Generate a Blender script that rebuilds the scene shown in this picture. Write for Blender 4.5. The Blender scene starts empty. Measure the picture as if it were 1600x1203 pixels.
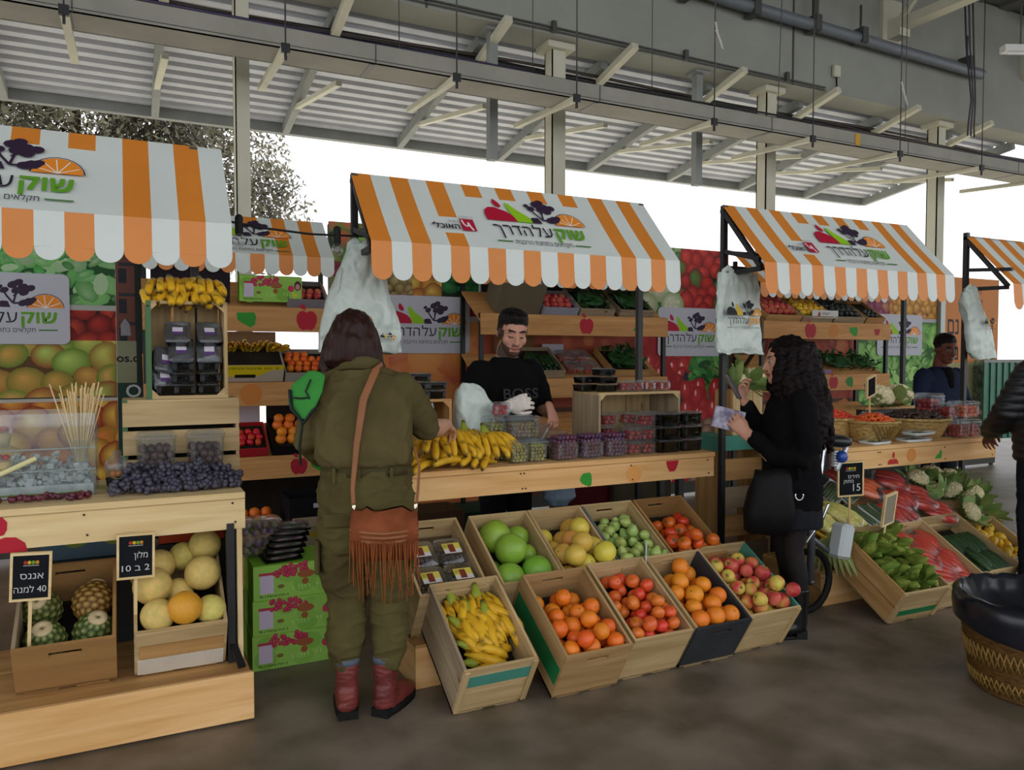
import bpy, bmesh, math, random, re
import numpy as np
from mathutils import Matrix, Vector, noise
from mathutils.geometry import tessellate_polygon
R = math.radians
PI = math.pi
random.seed(7)
SC = bpy.context.scene
COL = SC.collection

# ------------------------------------------------------------------ camera, sky, sun, exposure
cam_data = bpy.data.cameras.new('camera')
cam_data.sensor_width = 36.0
cam_data.lens = 36.0 * 1210.0 / 1600.0
cam_data.clip_end = 300
cam = bpy.data.objects.new('camera', cam_data)
cam.location = (0, 0, 1.5)
cam.rotation_euler = (R(90 - 2.1), 0, R(-26.3))
COL.objects.link(cam)
SC.camera = cam

world = bpy.data.worlds.new('overcast_sky')
SC.world = world
world.use_nodes = True
wn = world.node_tree
bg = wn.nodes['Background']
bg.inputs['Color'].default_value = (0.93, 0.95, 1.0, 1)
bg.inputs['Strength'].default_value = 1.15

sun_data = bpy.data.lights.new('sun', 'SUN')
sun_data.energy = 4.0
sun_data.angle = R(3)
sun_data.color = (1.0, 0.95, 0.86)
sun = bpy.data.objects.new('sun', sun_data)
sun.rotation_euler = (R(-36), 0, R(12))       # high behind the market, shines on the yard outside
COL.objects.link(sun)

SC.view_settings.view_transform = 'Standard'
SC.view_settings.look = 'None'
SC.view_settings.gamma = 1
SC.view_settings.use_curve_mapping = False
SC.view_settings.exposure = 0.68

# ------------------------------------------------------------------ colours and materials
def lin(h):
    h = h.lstrip('#')
    out = []
    for i in (0, 2, 4):
        c = int(h[i:i + 2], 16) / 255
        out.append(c / 12.92 if c <= 0.04045 else ((c + 0.055) / 1.055) ** 2.4)
    return tuple(out) + (1.0,)

def mixc(a, b, t):
    return tuple(a[i] * (1 - t) + b[i] * t for i in range(3)) + (1.0,)

MATS = {}
def mat(key, color=None, rough=0.6, metal=0.0, vary=0.0, nscale=8.0, col2=None, bump=0.0, bscale=40.0,
        alpha=1.0, stretch=None, emit=0.0, hue=0.0, sheen=0.0, ior=None, detail=4.0, spec=None):
    """procedural surface: base colour broken up by noise, varied a little from object to object, with fine bump"""
    if key in MATS:
        return MATS[key]
    m = bpy.data.materials.new(key)
    m.use_nodes = True
    t = m.node_tree
    N, L = t.nodes, t.links
    b = N['Principled BSDF']
    c = lin(color)
    b.inputs['Base Color'].default_value = c
    b.inputs['Roughness'].default_value = rough
    b.inputs['Metallic'].default_value = metal
    b.inputs['Alpha'].default_value = alpha
    b.inputs['Specular IOR Level'].default_value = spec if spec is not None else (.12 if rough > .75 else .3 if rough > .5 else .5)
    if sheen:
        b.inputs['Sheen Weight'].default_value = sheen
    co = N.new('ShaderNodeTexCoord')
    oi = N.new('ShaderNodeObjectInfo')
    add = N.new('ShaderNodeVectorMath'); add.operation = 'MULTIPLY_ADD'
    add.inputs[1].default_value = (1, 1, 1)
    sc = N.new('ShaderNodeMath'); sc.operation = 'MULTIPLY'; sc.inputs[1].default_value = 17.0
    L.new(oi.outputs['Random'], sc.inputs[0])
    L.new(co.outputs['Object'], add.inputs[0])
    L.new(sc.outputs[0], add.inputs[2])
    mp = N.new('ShaderNodeMapping')
    mp.inputs['Scale'].default_value = stretch or (1, 1, 1)
    L.new(add.outputs[0], mp.inputs['Vector'])
    last = None
    if col2 or vary:
        n = N.new('ShaderNodeTexNoise')
        n.inputs['Scale'].default_value = nscale
        n.inputs['Detail'].default_value = detail
        L.new(mp.outputs[0], n.inputs['Vector'])
        rmp = N.new('ShaderNodeValToRGB')
        c2 = lin(col2) if col2 else tuple(max(0, x * (1 - vary)) for x in c[:3]) + (1,)
        rmp.color_ramp.elements[0].position = 0.35
        rmp.color_ramp.elements[0].color = c2
        rmp.color_ramp.elements[1].position = 0.65
        rmp.color_ramp.elements[1].color = c
        L.new(n.outputs['Fac'], rmp.inputs[0])
        last = rmp.outputs[0]
    if hue:
        hs = N.new('ShaderNodeHueSaturation')
        mr = N.new('ShaderNodeMapRange')
        mr.inputs['To Min'].default_value = 0.5 - hue
        mr.inputs['To Max'].default_value = 0.5 + hue
        L.new(oi.outputs['Random'], mr.inputs['Value'])
        L.new(mr.outputs[0], hs.inputs['Hue'])
        if last is not None:
            L.new(last, hs.inputs['Color'])
        else:
            hs.inputs['Color'].default_value = c
        last = hs.outputs[0]
    if last is not None:
        L.new(last, b.inputs['Base Color'])
    if bump:
        n2 = N.new('ShaderNodeTexNoise')
        n2.inputs['Scale'].default_value = bscale
        n2.inputs['Detail'].default_value = 3
        L.new(mp.outputs[0], n2.inputs['Vector'])
        bp = N.new('ShaderNodeBump')
        bp.inputs['Strength'].default_value = bump
        bp.inputs['Distance'].default_value = 0.01
        L.new(n2.outputs['Fac'], bp.inputs['Height'])
        L.new(bp.outputs[0], b.inputs['Normal'])
    if emit:
        b.inputs['Emission Color'].default_value = c
        b.inputs['Emission Strength'].default_value = emit
    MATS[key] = m
    return m

def wood(key, c1, c2, c3=None, axis=0, rough=0.6, grain=1.0):
    """board grain running along one axis, with darker streaks and a few knots"""
    k = key + '_' + 'xyz'[axis]
    if k in MATS:
        return MATS[k]
    m = bpy.data.materials.new(k)
    m.use_nodes = True
    t = m.node_tree
    N, L = t.nodes, t.links
    b = N['Principled BSDF']
    b.inputs['Roughness'].default_value = rough
    b.inputs['Specular IOR Level'].default_value = .2
    co = N.new('ShaderNodeTexCoord')
    oi = N.new('ShaderNodeObjectInfo')
    sc = N.new('ShaderNodeMath'); sc.operation = 'MULTIPLY'; sc.inputs[1].default_value = 23.0
    L.new(oi.outputs['Random'], sc.inputs[0])
    add = N.new('ShaderNodeVectorMath'); add.operation = 'ADD'
    L.new(co.outputs['Object'], add.inputs[0]); L.new(sc.outputs[0], add.inputs[1])
    mp = N.new('ShaderNodeMapping')
    s = [22.0 * grain] * 3
    s[axis] = 1.6 * grain
    mp.inputs['Scale'].default_value = s
    L.new(add.outputs[0], mp.inputs['Vector'])
    n = N.new('ShaderNodeTexNoise'); n.inputs['Scale'].default_value = 1.0
    n.inputs['Detail'].default_value = 6; n.inputs['Distortion'].default_value = 0.6
    L.new(mp.outputs[0], n.inputs['Vector'])
    r = N.new('ShaderNodeValToRGB')
    r.color_ramp.elements[0].position = 0.30; r.color_ramp.elements[0].color = lin(c2)
    r.color_ramp.elements[1].position = 0.68; r.color_ramp.elements[1].color = lin(c1)
    L.new(n.outputs['Fac'], r.inputs[0])
    mp2 = N.new('ShaderNodeMapping')
    s2 = [5.5] * 3; s2[axis] = 2.2
    mp2.inputs['Scale'].default_value = s2
    L.new(add.outputs[0], mp2.inputs['Vector'])
    v = N.new('ShaderNodeTexVoronoi'); v.inputs['Scale'].default_value = 1.0
    L.new(mp2.outputs[0], v.inputs['Vector'])
    kr = N.new('ShaderNodeValToRGB')
    kr.color_ramp.elements[0].position = 0.0; kr.color_ramp.elements[0].color = (1, 1, 1, 1)
    kr.color_ramp.elements[1].position = 0.085; kr.color_ramp.elements[1].color = (0, 0, 0, 1)
    L.new(v.outputs['Distance'], kr.inputs[0])
    mx = N.new('ShaderNodeMix'); mx.data_type = 'RGBA'
    L.new(kr.outputs[0], mx.inputs[0]); L.new(r.outputs[0], mx.inputs[6])
    mx.inputs[7].default_value = lin(c3 or '5a3a1e')
    L.new(mx.outputs[2], b.inputs['Base Color'])
    bp = N.new('ShaderNodeBump'); bp.inputs['Strength'].default_value = 0.25; bp.inputs['Distance'].default_value = 0.004
    L.new(n.outputs['Fac'], bp.inputs['Height']); L.new(bp.outputs[0], b.inputs['Normal'])
    MATS[k] = m
    return m

def print_mat(key='print', rough=0.55):
    """printed or painted sheet: the colours are the ones stored with the picture itself"""
    if key in MATS:
        return MATS[key]
    m = bpy.data.materials.new(key)
    m.use_nodes = True
    N, L = m.node_tree.nodes, m.node_tree.links
    a = N.new('ShaderNodeVertexColor'); a.layer_name = 'Col'
    L.new(a.outputs['Color'], N['Principled BSDF'].inputs['Base Color'])
    N['Principled BSDF'].inputs['Roughness'].default_value = rough
    N['Principled BSDF'].inputs['Specular IOR Level'].default_value = .25
    MATS[key] = m
    return m

def plastic(key, color='ffffff', alpha=0.16, rough=0.08, gloss=.38):
    """thin clear plastic: mostly transparent with a glossy skin"""
    if key in MATS:
        return MATS[key]
    m = bpy.data.materials.new(key)
    m.use_nodes = True
    t = m.node_tree
    N, L = t.nodes, t.links
    N.remove(N['Principled BSDF'])
    out = N['Material Output']
    tr = N.new('ShaderNodeBsdfTransparent'); tr.inputs[0].default_value = mixc((1, 1, 1, 1), lin(color), 0.35)
    gl = N.new('ShaderNodeBsdfGlossy'); gl.inputs['Roughness'].default_value = rough
    gl.inputs['Color'].default_value = (0.9, 0.92, 0.95, 1)
    df = N.new('ShaderNodeBsdfDiffuse'); df.inputs[0].default_value = lin(color)
    lw = N.new('ShaderNodeLayerWeight'); lw.inputs['Blend'].default_value = 0.35
    m1 = N.new('ShaderNodeMixShader'); m2 = N.new('ShaderNodeMixShader')
    ad = N.new('ShaderNodeMath'); ad.operation = 'MULTIPLY_ADD'; ad.use_clamp = True
    ad.inputs[1].default_value = gloss; ad.inputs[2].default_value = 0.035
    L.new(lw.outputs['Facing'], ad.inputs[0])
    m1.inputs[0].default_value = alpha
    L.new(tr.outputs[0], m1.inputs[1]); L.new(df.outputs[0], m1.inputs[2])
    L.new(ad.outputs[0], m2.inputs[0])
    L.new(m1.outputs[0], m2.inputs[1]); L.new(gl.outputs[0], m2.inputs[2])
    L.new(m2.outputs[0], out.inputs[0])
    MATS[key] = m
    return m

# ------------------------------------------------------------------ mesh building
KIDS = {}
def set_parent(o, parent):
    if parent is not None:
        o.parent = parent
        KIDS.setdefault(parent.name, []).append(o)

class MB:
    """collects shapes and links them as ONE mesh object"""
    def __init__(self):
        self.v, self.f, self.m, self.s, self.c = [], [], [], [], []
        self.T = Matrix.Identity(4)
    def add(self, vs, fs, mi=0, smooth=False, col=None):
        o = len(self.v)
        T = self.T
        for k, p in enumerate(vs):
            self.v.append(tuple(T @ Vector(p)))
            self.c.append(col[k] if isinstance(col, list) else (col or (1, 1, 1, 1)))
        for f in fs:
            self.f.append([o + i for i in f]); self.m.append(mi); self.s.append(smooth)
        return self
    def box(self, c, s, mi=0, rot=None, col=None, taper=1.0):
        x, y, z = s[0] / 2, s[1] / 2, s[2] / 2
        vs = []
        for dz in (-z, z):
            k = taper if dz > 0 else 1.0
            for dx, dy in ((-x, -y), (x, -y), (x, y), (-x, y)):
                p = Vector((dx * k, dy * k, dz))
                if rot is not None:
                    p = rot @ p
                vs.append((c[0] + p[0], c[1] + p[1], c[2] + p[2]))
        return self.add(vs, [(0, 3, 2, 1), (4, 5, 6, 7), (0, 1, 5, 4), (1, 2, 6, 5), (2, 3, 7, 6), (3, 0, 4, 7)], mi, col=col)
    def bx(self, x0, x1, y0, y1, z0, z1, mi=0, col=None):
        return self.box(((x0 + x1) / 2, (y0 + y1) / 2, (z0 + z1) / 2), (x1 - x0, y1 - y0, z1 - z0), mi, col=col)
    def bar(self, p0, p1, w, h, mi=0, up=(0, 0, 1)):
        p0, p1 = Vector(p0), Vector(p1)
        d = (p1 - p0); L = d.length; d.normalize()
        u = Vector(up)
        if abs(d.dot(u)) > 0.99: u = Vector((0, 1, 0))
        sx = d.cross(u).normalized(); sz = sx.cross(d)
        rot = Matrix((sx, d, sz)).transposed()
        return self.box(tuple((p0 + p1) / 2), (w, L, h), mi, rot=rot)
    def tube(self, pts, rad, n=10, mi=0, caps=True, flat=None, up=None, col=None, closed=False):
        pts = [Vector(p) for p in pts]
        k = len(pts)
        if not isinstance(rad, (list, tuple)): rad = [rad] * k
        tang = []
        for i in range(k):
            a = pts[max(i - 1, 0)]; b = pts[min(i + 1, k - 1)]
            if closed: a = pts[(i - 1) % k]; b = pts[(i + 1) % k]
            d = (b - a)
            tang.append(d.normalized() if d.length > 1e-9 else Vector((0, 0, 1)))
        u = Vector(up) if up else (Vector((0, 0, 1)) if abs(tang[0].z) < 0.9 else Vector((1, 0, 0)))
        rings = []
        sx = None
        for i in range(k):
            d = tang[i]
            if sx is None or up:
                sx = d.cross(u)
                if sx.length < 1e-6: sx = d.orthogonal()
            else:
                sx = sx - d * sx.dot(d)
            sx.normalize()
            sy = sx.cross(d)
            r = rad[i]
            ra, rb = r if isinstance(r, tuple) else (r, r * (flat or 1.0))
            rings.append((pts[i], sx.copy(), sy.copy(), ra, rb, d))
        full = []
        if caps and not closed:
            p, a, b, ra, rb, d = rings[0]
            for ph in (0.25, 0.6):
                full.append((p - d * min(ra, rb) * math.cos(ph * PI / 2), a, b, ra * math.sin(ph * PI / 2), rb * math.sin(ph * PI / 2), d))
        full += rings
        if caps and not closed:
            p, a, b, ra, rb, d = rings[-1]
            for ph in (0.6, 0.25):
                full.append((p + d * min(ra, rb) * math.cos(ph * PI / 2), a, b, ra * math.sin(ph * PI / 2), rb * math.sin(ph * PI / 2), d))
        vs, fs = [], []
        for p, a, b, ra, rb, d in full:
            for j in range(n):
                t = 2 * PI * j / n
                vs.append(tuple(p + a * ra * math.cos(t) + b * rb * math.sin(t)))
        K = len(full)
        for i in range(K - 1 + (1 if closed else 0)):
            i2 = (i + 1) % K
            for j in range(n):
                j2 = (j + 1) % n
                fs.append((i * n + j, i * n + j2, i2 * n + j2, i2 * n + j))
        if not closed:
            fs.append(tuple(range(n - 1, -1, -1)))
            fs.append(tuple((K - 1) * n + j for j in range(n)))
        return self.add(vs, fs, mi, True, col)
    def loft(self, rings, n=20, mi=0, pw=2.0, col=None):
        """rings: (cx, cy, cz, rx, ry, rotz)"""
        vs, fs = [], []
        for rg in rings:
            cx, cy, cz, rx, ry = rg[:5]
            rz = rg[5] if len(rg) > 5 else 0.0
            for j in range(n):
                t = 2 * PI * j / n
                c, s = math.cos(t), math.sin(t)
                x = rx * math.copysign(abs(c) ** (2 / pw), c)
                y = ry * math.copysign(abs(s) ** (2 / pw), s)
                vs.append((cx + x * math.cos(rz) - y * math.sin(rz), cy + x * math.sin(rz) + y * math.cos(rz), cz))
        K = len(rings)
        for i in range(K - 1):
            for j in range(n):
                j2 = (j + 1) % n
                fs.append((i * n + j, i * n + j2, (i + 1) * n + j2, (i + 1) * n + j))
        fs.append(tuple(range(n - 1, -1, -1)))
        fs.append(tuple((K - 1) * n + j for j in range(n)))
        return self.add(vs, fs, mi, True, col)
    def ell(self, c, r, mi=0, n=14, k=9, rot=None, col=None):
        if not isinstance(r, (tuple, list)): r = (r, r, r)
        vs, fs = [(0, 0, -1)], []
        for i in range(1, k):
            a = PI * i / k - PI / 2
            for j in range(n):
                t = 2 * PI * j / n
                vs.append((math.cos(a) * math.cos(t), math.cos(a) * math.sin(t), math.sin(a)))
        vs.append((0, 0, 1))
        out = []
        for p in vs:
            q = Vector((p[0] * r[0], p[1] * r[1], p[2] * r[2]))
            if rot is not None: q = rot @ q
            out.append((c[0] + q[0], c[1] + q[1], c[2] + q[2]))
        for j in range(n):
            fs.append((0, 1 + (j + 1) % n, 1 + j))
        for i in range(k - 2):
            for j in range(n):
                a = 1 + i * n + j; b = 1 + i * n + (j + 1) % n
                fs.append((a, b, b + n, a + n))
        o = 1 + (k - 2) * n
        for j in range(n):
            fs.append((o + j, o + (j + 1) % n, len(vs) - 1))
        return self.add(out, fs, mi, True, col)
    def lathe(self, prof, n=20, mi=0, c=(0, 0, 0), col=None, wob=None):
        vs, fs = [], []
        for i, (r, z) in enumerate(prof):
            for j in range(n):
                t = 2 * PI * j / n
                q = r * (1 + (wob(t, z) if wob else 0))
                vs.append((c[0] + q * math.cos(t), c[1] + q * math.sin(t), c[2] + z))
        K = len(prof)
        for i in range(K - 1):
            for j in range(n):
                j2 = (j + 1) % n
                fs.append((i * n + j, i * n + j2, (i + 1) * n + j2, (i + 1) * n + j))
        if prof[0][0] > 1e-6: fs.append(tuple(range(n - 1, -1, -1)))
        if prof[-1][0] > 1e-6: fs.append(tuple((K - 1) * n + j for j in range(n)))
        return self.add(vs, fs, mi, True, col)
    def prism(self, pts, d0, d1, mi=0, col=None):
        """2-D outline in local x,z pushed along local y"""
        n = len(pts)
        vs = [(p[0], d0, p[1]) for p in pts] + [(p[0], d1, p[1]) for p in pts]
        fs = []
        for tri in tessellate_polygon([[Vector((p[0], p[1], 0)) for p in pts]]):
            fs.append(tuple(tri)); fs.append(tuple(n + i for i in reversed(tri)))
        for i in range(n):
            j = (i + 1) % n
            fs.append((i, i + n, j + n, j))
        return self.add(vs, fs, mi, False, col)
    def mesh(self, name, mats, colors=False):
        me = bpy.data.meshes.new(name)
        me.from_pydata(self.v, [], self.f)
        if not isinstance(mats, (list, tuple)): mats = [mats]
        for m in mats: me.materials.append(m)
        me.polygons.foreach_set('material_index', self.m)
        me.polygons.foreach_set('use_smooth', self.s)
        if colors:
            a = me.color_attributes.new('Col', 'FLOAT_COLOR', 'POINT')
            a.data.foreach_set('color', np.array(self.c, dtype=np.float32).ravel())
        me.update()
        return me
    def build(self, name, mats, parent=None, loc=None, rot=None, bevel=0.0, colors=False, sub=0, fix=False):
        me = self.mesh(name, mats, colors)
        if bevel or fix:
            bm = bmesh.new(); bm.from_mesh(me)
            if fix:
                bmesh.ops.recalc_face_normals(bm, faces=bm.faces)
            if bevel:
                bmesh.ops.bevel(bm, geom=list(bm.edges), offset=bevel, segments=1, affect='EDGES', clamp_overlap=True)
            bm.to_mesh(me); bm.free()
        o = bpy.data.objects.new(name, me)
        COL.objects.link(o)
        set_parent(o, parent)
        if loc: o.location = loc
        if rot: o.rotation_euler = rot
        if sub:
            md = o.modifiers.new('smooth', 'SUBSURF'); md.levels = sub; md.render_levels = sub
        return o

def tag(o, label=None, cat=None, group=None, kind=None):
    if label: o['label'] = label
    if cat: o['category'] = cat
    if group: o['group'] = group
    if kind: o['kind'] = kind
    return o

def thing(name, label, cat, loc=(0, 0, 0), rot=(0, 0, 0), group=None):
    o = bpy.data.objects.new(name, None)
    o.empty_display_size = 0.1
    COL.objects.link(o)
    o.location = loc
    o.rotation_euler = rot if hasattr(rot, '__len__') else (0, 0, rot)
    return tag(o, label, cat, group)

def link_mesh(name, me, parent=None, loc=None, rot=None, scale=None):
    o = bpy.data.objects.new(name, me)
    COL.objects.link(o)
    set_parent(o, parent)
    if loc: o.location = loc
    if rot: o.rotation_euler = rot
    if scale: o.scale = scale if isinstance(scale, (tuple, list)) else (scale,) * 3
    return o

def dup(root, loc=None, rot=None, label=None, group=None, scale=None):
    r = root.copy(); COL.objects.link(r)
    if loc: r.location = loc
    if rot is not None: r.rotation_euler = rot if hasattr(rot, '__len__') else (0, 0, rot)
    if scale: r.scale = scale if isinstance(scale, (tuple, list)) else (scale,) * 3
    if label: r['label'] = label
    if group: r['group'] = group
    for ch in KIDS.get(root.name, ()):
        c = ch.copy(); COL.objects.link(c); set_parent(c, r)
        for g in KIDS.get(ch.name, ()):
            d = g.copy(); COL.objects.link(d); set_parent(d, c)
    return r

def struct(o):
    o['kind'] = 'structure'
    return o

def evaluated(o, name):
    dg = bpy.context.evaluated_depsgraph_get()
    return bpy.data.meshes.new_from_object(o.evaluated_get(dg))

def fuse(name, mb, mats, parent=None, vox=0.01, smooth=6, fac=0.5, disp=None, paint=None, loc=None, rot=None):
    """one continuous surface grown round overlapping shapes"""
    me = mb.mesh(name, mats)
    t = bpy.data.objects.new('t', me); COL.objects.link(t)
    md = t.modifiers.new('r', 'REMESH'); md.mode = 'VOXEL'; md.voxel_size = vox
    if smooth:
        ms = t.modifiers.new('s', 'SMOOTH'); ms.factor = fac; ms.iterations = smooth
    me2 = evaluated(t, name)
    bpy.data.objects.remove(t); bpy.data.meshes.remove(me)
    me2.name = name
    me2.materials.clear()
    for m in (mats if isinstance(mats, (list, tuple)) else [mats]): me2.materials.append(m)
    nv = len(me2.vertices)
    co = np.empty(nv * 3, np.float32); me2.vertices.foreach_get('co', co); co = co.reshape(-1, 3)
    if disp:
        nr = np.empty(nv * 3, np.float32); me2.vertices.foreach_get('normal', nr); nr = nr.reshape(-1, 3)
        d = np.array([disp(Vector(p)) for p in co], np.float32)
        co = co + nr * d[:, None]
        me2.vertices.foreach_set('co', co.ravel())
    if paint:
        a = me2.color_attributes.new('Col', 'FLOAT_COLOR', 'POINT')
        cc = np.array([paint(p) for p in co], np.float32)
        a.data.foreach_set('color', cc.ravel())
    me2.polygons.foreach_set('material_index', np.zeros(len(me2.polygons), np.int32))
    me2.polygons.foreach_set('use_smooth', np.ones(len(me2.polygons), bool))
    me2.update()
    return link_mesh(name, me2, parent, loc, rot)

def fbm(p, s, o=3):
    return noise.fractal(p * s, 1.0, 2.0, o)

# ------------------------------------------------------------------ lettering and flat pictures
TXT = {}
def text_tris(s, bold=0.0):
    """filled outlines of a line of writing, height of a letter about 0.7, as (points, triangles, width)"""
    k = (s, bold)
    if k in TXT: return TXT[k]
    cu = bpy.data.curves.new('t', 'FONT')
    if any('\u0590' <= ch <= '\u05ff' for ch in s):     # right to left, figures kept in order
        s = re.sub(r'\d+', lambda q: q.group()[::-1], s[::-1])
    cu.body = s
    cu.resolution_u = 3
    cu.fill_mode = 'NONE'
    o = bpy.data.objects.new('t', cu); COL.objects.link(o)
    me = evaluated(o, 't')
    co = [(v.co.x, v.co.y) for v in me.vertices]
    nb = {}
    for e in me.edges:
        a, c = e.vertices
        nb.setdefault(a, []).append(c); nb.setdefault(c, []).append(a)
    bpy.data.objects.remove(o); bpy.data.curves.remove(cu); bpy.data.meshes.remove(me)
    loops, seen = [], set()
    for st in nb:
        if st in seen: continue
        lp, prev, cur = [], None, st
        while cur is not None and cur not in seen:
            seen.add(cur); lp.append(co[cur])
            nx = [q for q in nb[cur] if q != prev and q not in seen]
            prev, cur = cur, (nx[0] if nx else None)
        cl = []
        for p in lp:
            if not cl or math.hypot(p[0] - cl[-1][0], p[1] - cl[-1][1]) > 1e-4: cl.append(p)
        if len(cl) > 1 and math.hypot(cl[0][0] - cl[-1][0], cl[0][1] - cl[-1][1]) < 1e-4: cl.pop()
        if len(cl) > 2: loops.append(cl)
    def inside(p, lp):
        c = False
        for a, q in zip(lp, lp[1:] + lp[:1]):
            if (a[1] > p[1]) != (q[1] > p[1]) and p[0] < (q[0] - a[0]) * (p[1] - a[1]) / (q[1] - a[1]) + a[0]: c = not c
        return c
    depth = [sum(inside(lp[0], q) for q in loops if q is not lp) for lp in loops]
    pts, fs = [], []
    for lp, d in zip(loops, depth):
        if d % 2: continue
        holes = [q for q, dq in zip(loops, depth) if dq % 2 and inside(q[0], lp)]
        base = len(pts)
        for q in [lp] + holes: pts += q
        for tri in tessellate_polygon([[Vector((p[0], p[1], 0)) for p in q] for q in [lp] + holes]): fs.append(tuple(base + k for k in tri))
    if not pts: pts, fs = [(0, 0), (0.1, 0), (0, 0.1)], [(0, 1, 2)]
    x0 = min(p[0] for p in pts); x1 = max(p[0] for p in pts)
    y0 = min(p[1] for p in pts); y1 = max(p[1] for p in pts)
    TXT[k] = ([(p[0] - x0, p[1]) for p in pts], fs, x1 - x0, y0, y1)
    return TXT[k]

class Paint:
    """a flat picture: coloured shapes in thin layers; local x right, z up, facing -y"""
    def __init__(self, step=0.0003):
        self.b = MB(); self.step = step; self.n = 0; self.clip = None
    def _y(self):
        self.n += 1
        return -self.step * (1 + self.n * 0.02)
    def _p(self, pts):
        if not self.clip: return pts
        x0, z0, x1, z1 = self.clip
        return [(min(max(p[0], x0), x1), min(max(p[1], z0), z1)) for p in pts]
    def poly(self, pts, col):
        pts = self._p(pts); y = self._y()
        c = lin(col) if isinstance(col, str) else col
        fs = [tuple(t) for t in tessellate_polygon([[Vector((p[0], p[1], 0)) for p in pts]])]
        self.b.add([(p[0], y, p[1]) for p in pts], fs, col=c)
    def rect(self, x0, z0, x1, z1, col):
        self.poly([(x0, z0), (x1, z0), (x1, z1), (x0, z1)], col)
    def rrect(self, x0, z0, x1, z1, r, col):
        pts = []
        for cx, cz, a0 in ((x1 - r, z0 + r, -90), (x1 - r, z1 - r, 0), (x0 + r, z1 - r, 90), (x0 + r, z0 + r, 180)):
            for k in range(6):
                a = R(a0 + k * 18); pts.append((cx + r * math.cos(a), cz + r * math.sin(a)))
        self.poly(pts, col)
    def ell(self, cx, cz, rx, rz, col, rot=0.0, light=None, n=14, a0=0, a1=360, off=(-0.25, 0.3)):
        """filled ellipse; 'light' is the printed colour of its middle"""
        c = lin(col) if isinstance(col, str) else col
        l = (lin(light) if isinstance(light, str) else light) if light else c
        cr, sr = math.cos(rot), math.sin(rot)
        def tr(x, z): return (cx + x * cr - z * sr, cz + x * sr + z * cr)
        half = a1 - a0 < 360
        k = n if not half else n + 1
        rim = [tr(rx * math.cos(R(a0 + (a1 - a0) * i / n)), rz * math.sin(R(a0 + (a1 - a0) * i / n))) for i in range(k)]
        mid = tr(rx * off[0], rz * off[1]) if not half else tr(0, 0)
        pts = self._p([mid] + rim); y = self._y()
        fs = [(0, 1 + i, 1 + (i + 1) % k) for i in range(k if not half else k - 1)]
        self.b.add([(p[0], y, p[1]) for p in pts], fs, col=[l] + [c] * k)
    def text(self, s, x0, z0, x1, h, col, bold=0.0):
        """writing fitted between x0 and x1 with letters h high on baseline z0"""
        pts, fs, w, y0, y1 = text_tris(s)
        sx = (x1 - x0) / max(w, 1e-6); sz = h / 0.62
        for dx, dz in ((0, 0),) if bold <= 0 else ((-bold, -bold), (bold, -bold), (-bold, bold), (bold, bold), (0, 0)):
            y = self._y()
            self.b.add([(x0 + (p[0] + dx) * sx, y, z0 + (p[1] + dz) * sz) for p in pts], fs, col=lin(col))
    def scrawl(self, x0, z0, x1, h, col, w, seed=1):
        """a line of writing too small or blurred to read: short strokes"""
        g = random.Random(seed); x = x0
        while x < x1 - h * .3:
            if g.random() < .82:
                self.line([(x, z0 + h * g.uniform(.6, 1)), (x + h * g.uniform(.2, .6), z0 + h * g.uniform(.7, 1)), (x + h * g.uniform(.1, .6), z0 + h * g.uniform(0, .2))], w, col)
            x += h * g.uniform(.6, .9)
    def line(self, pts, w, col):
        for a, b in zip(pts[:-1], pts[1:]):
            dx, dz = b[0] - a[0], b[1] - a[1]
            L = math.hypot(dx, dz) or 1
            nx, nz = -dz / L * w / 2, dx / L * w / 2
            self.poly([(a[0] + nx, a[1] + nz), (b[0] + nx, b[1] + nz), (b[0] - nx, b[1] - nz), (a[0] - nx, a[1] - nz)], col)
    def build(self, name, parent=None, loc=None, rot=None, m=None, scale=None):
        o = self.b.build(name, m or print_mat(), parent, loc, rot, colors=True, fix=False)
        if scale: o.scale = scale if isinstance(scale, (tuple, list)) else (scale,) * 3
        return o
    def mesh(self, name, m=None):
        return self.b.mesh(name, m or print_mat(), colors=True)

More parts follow.
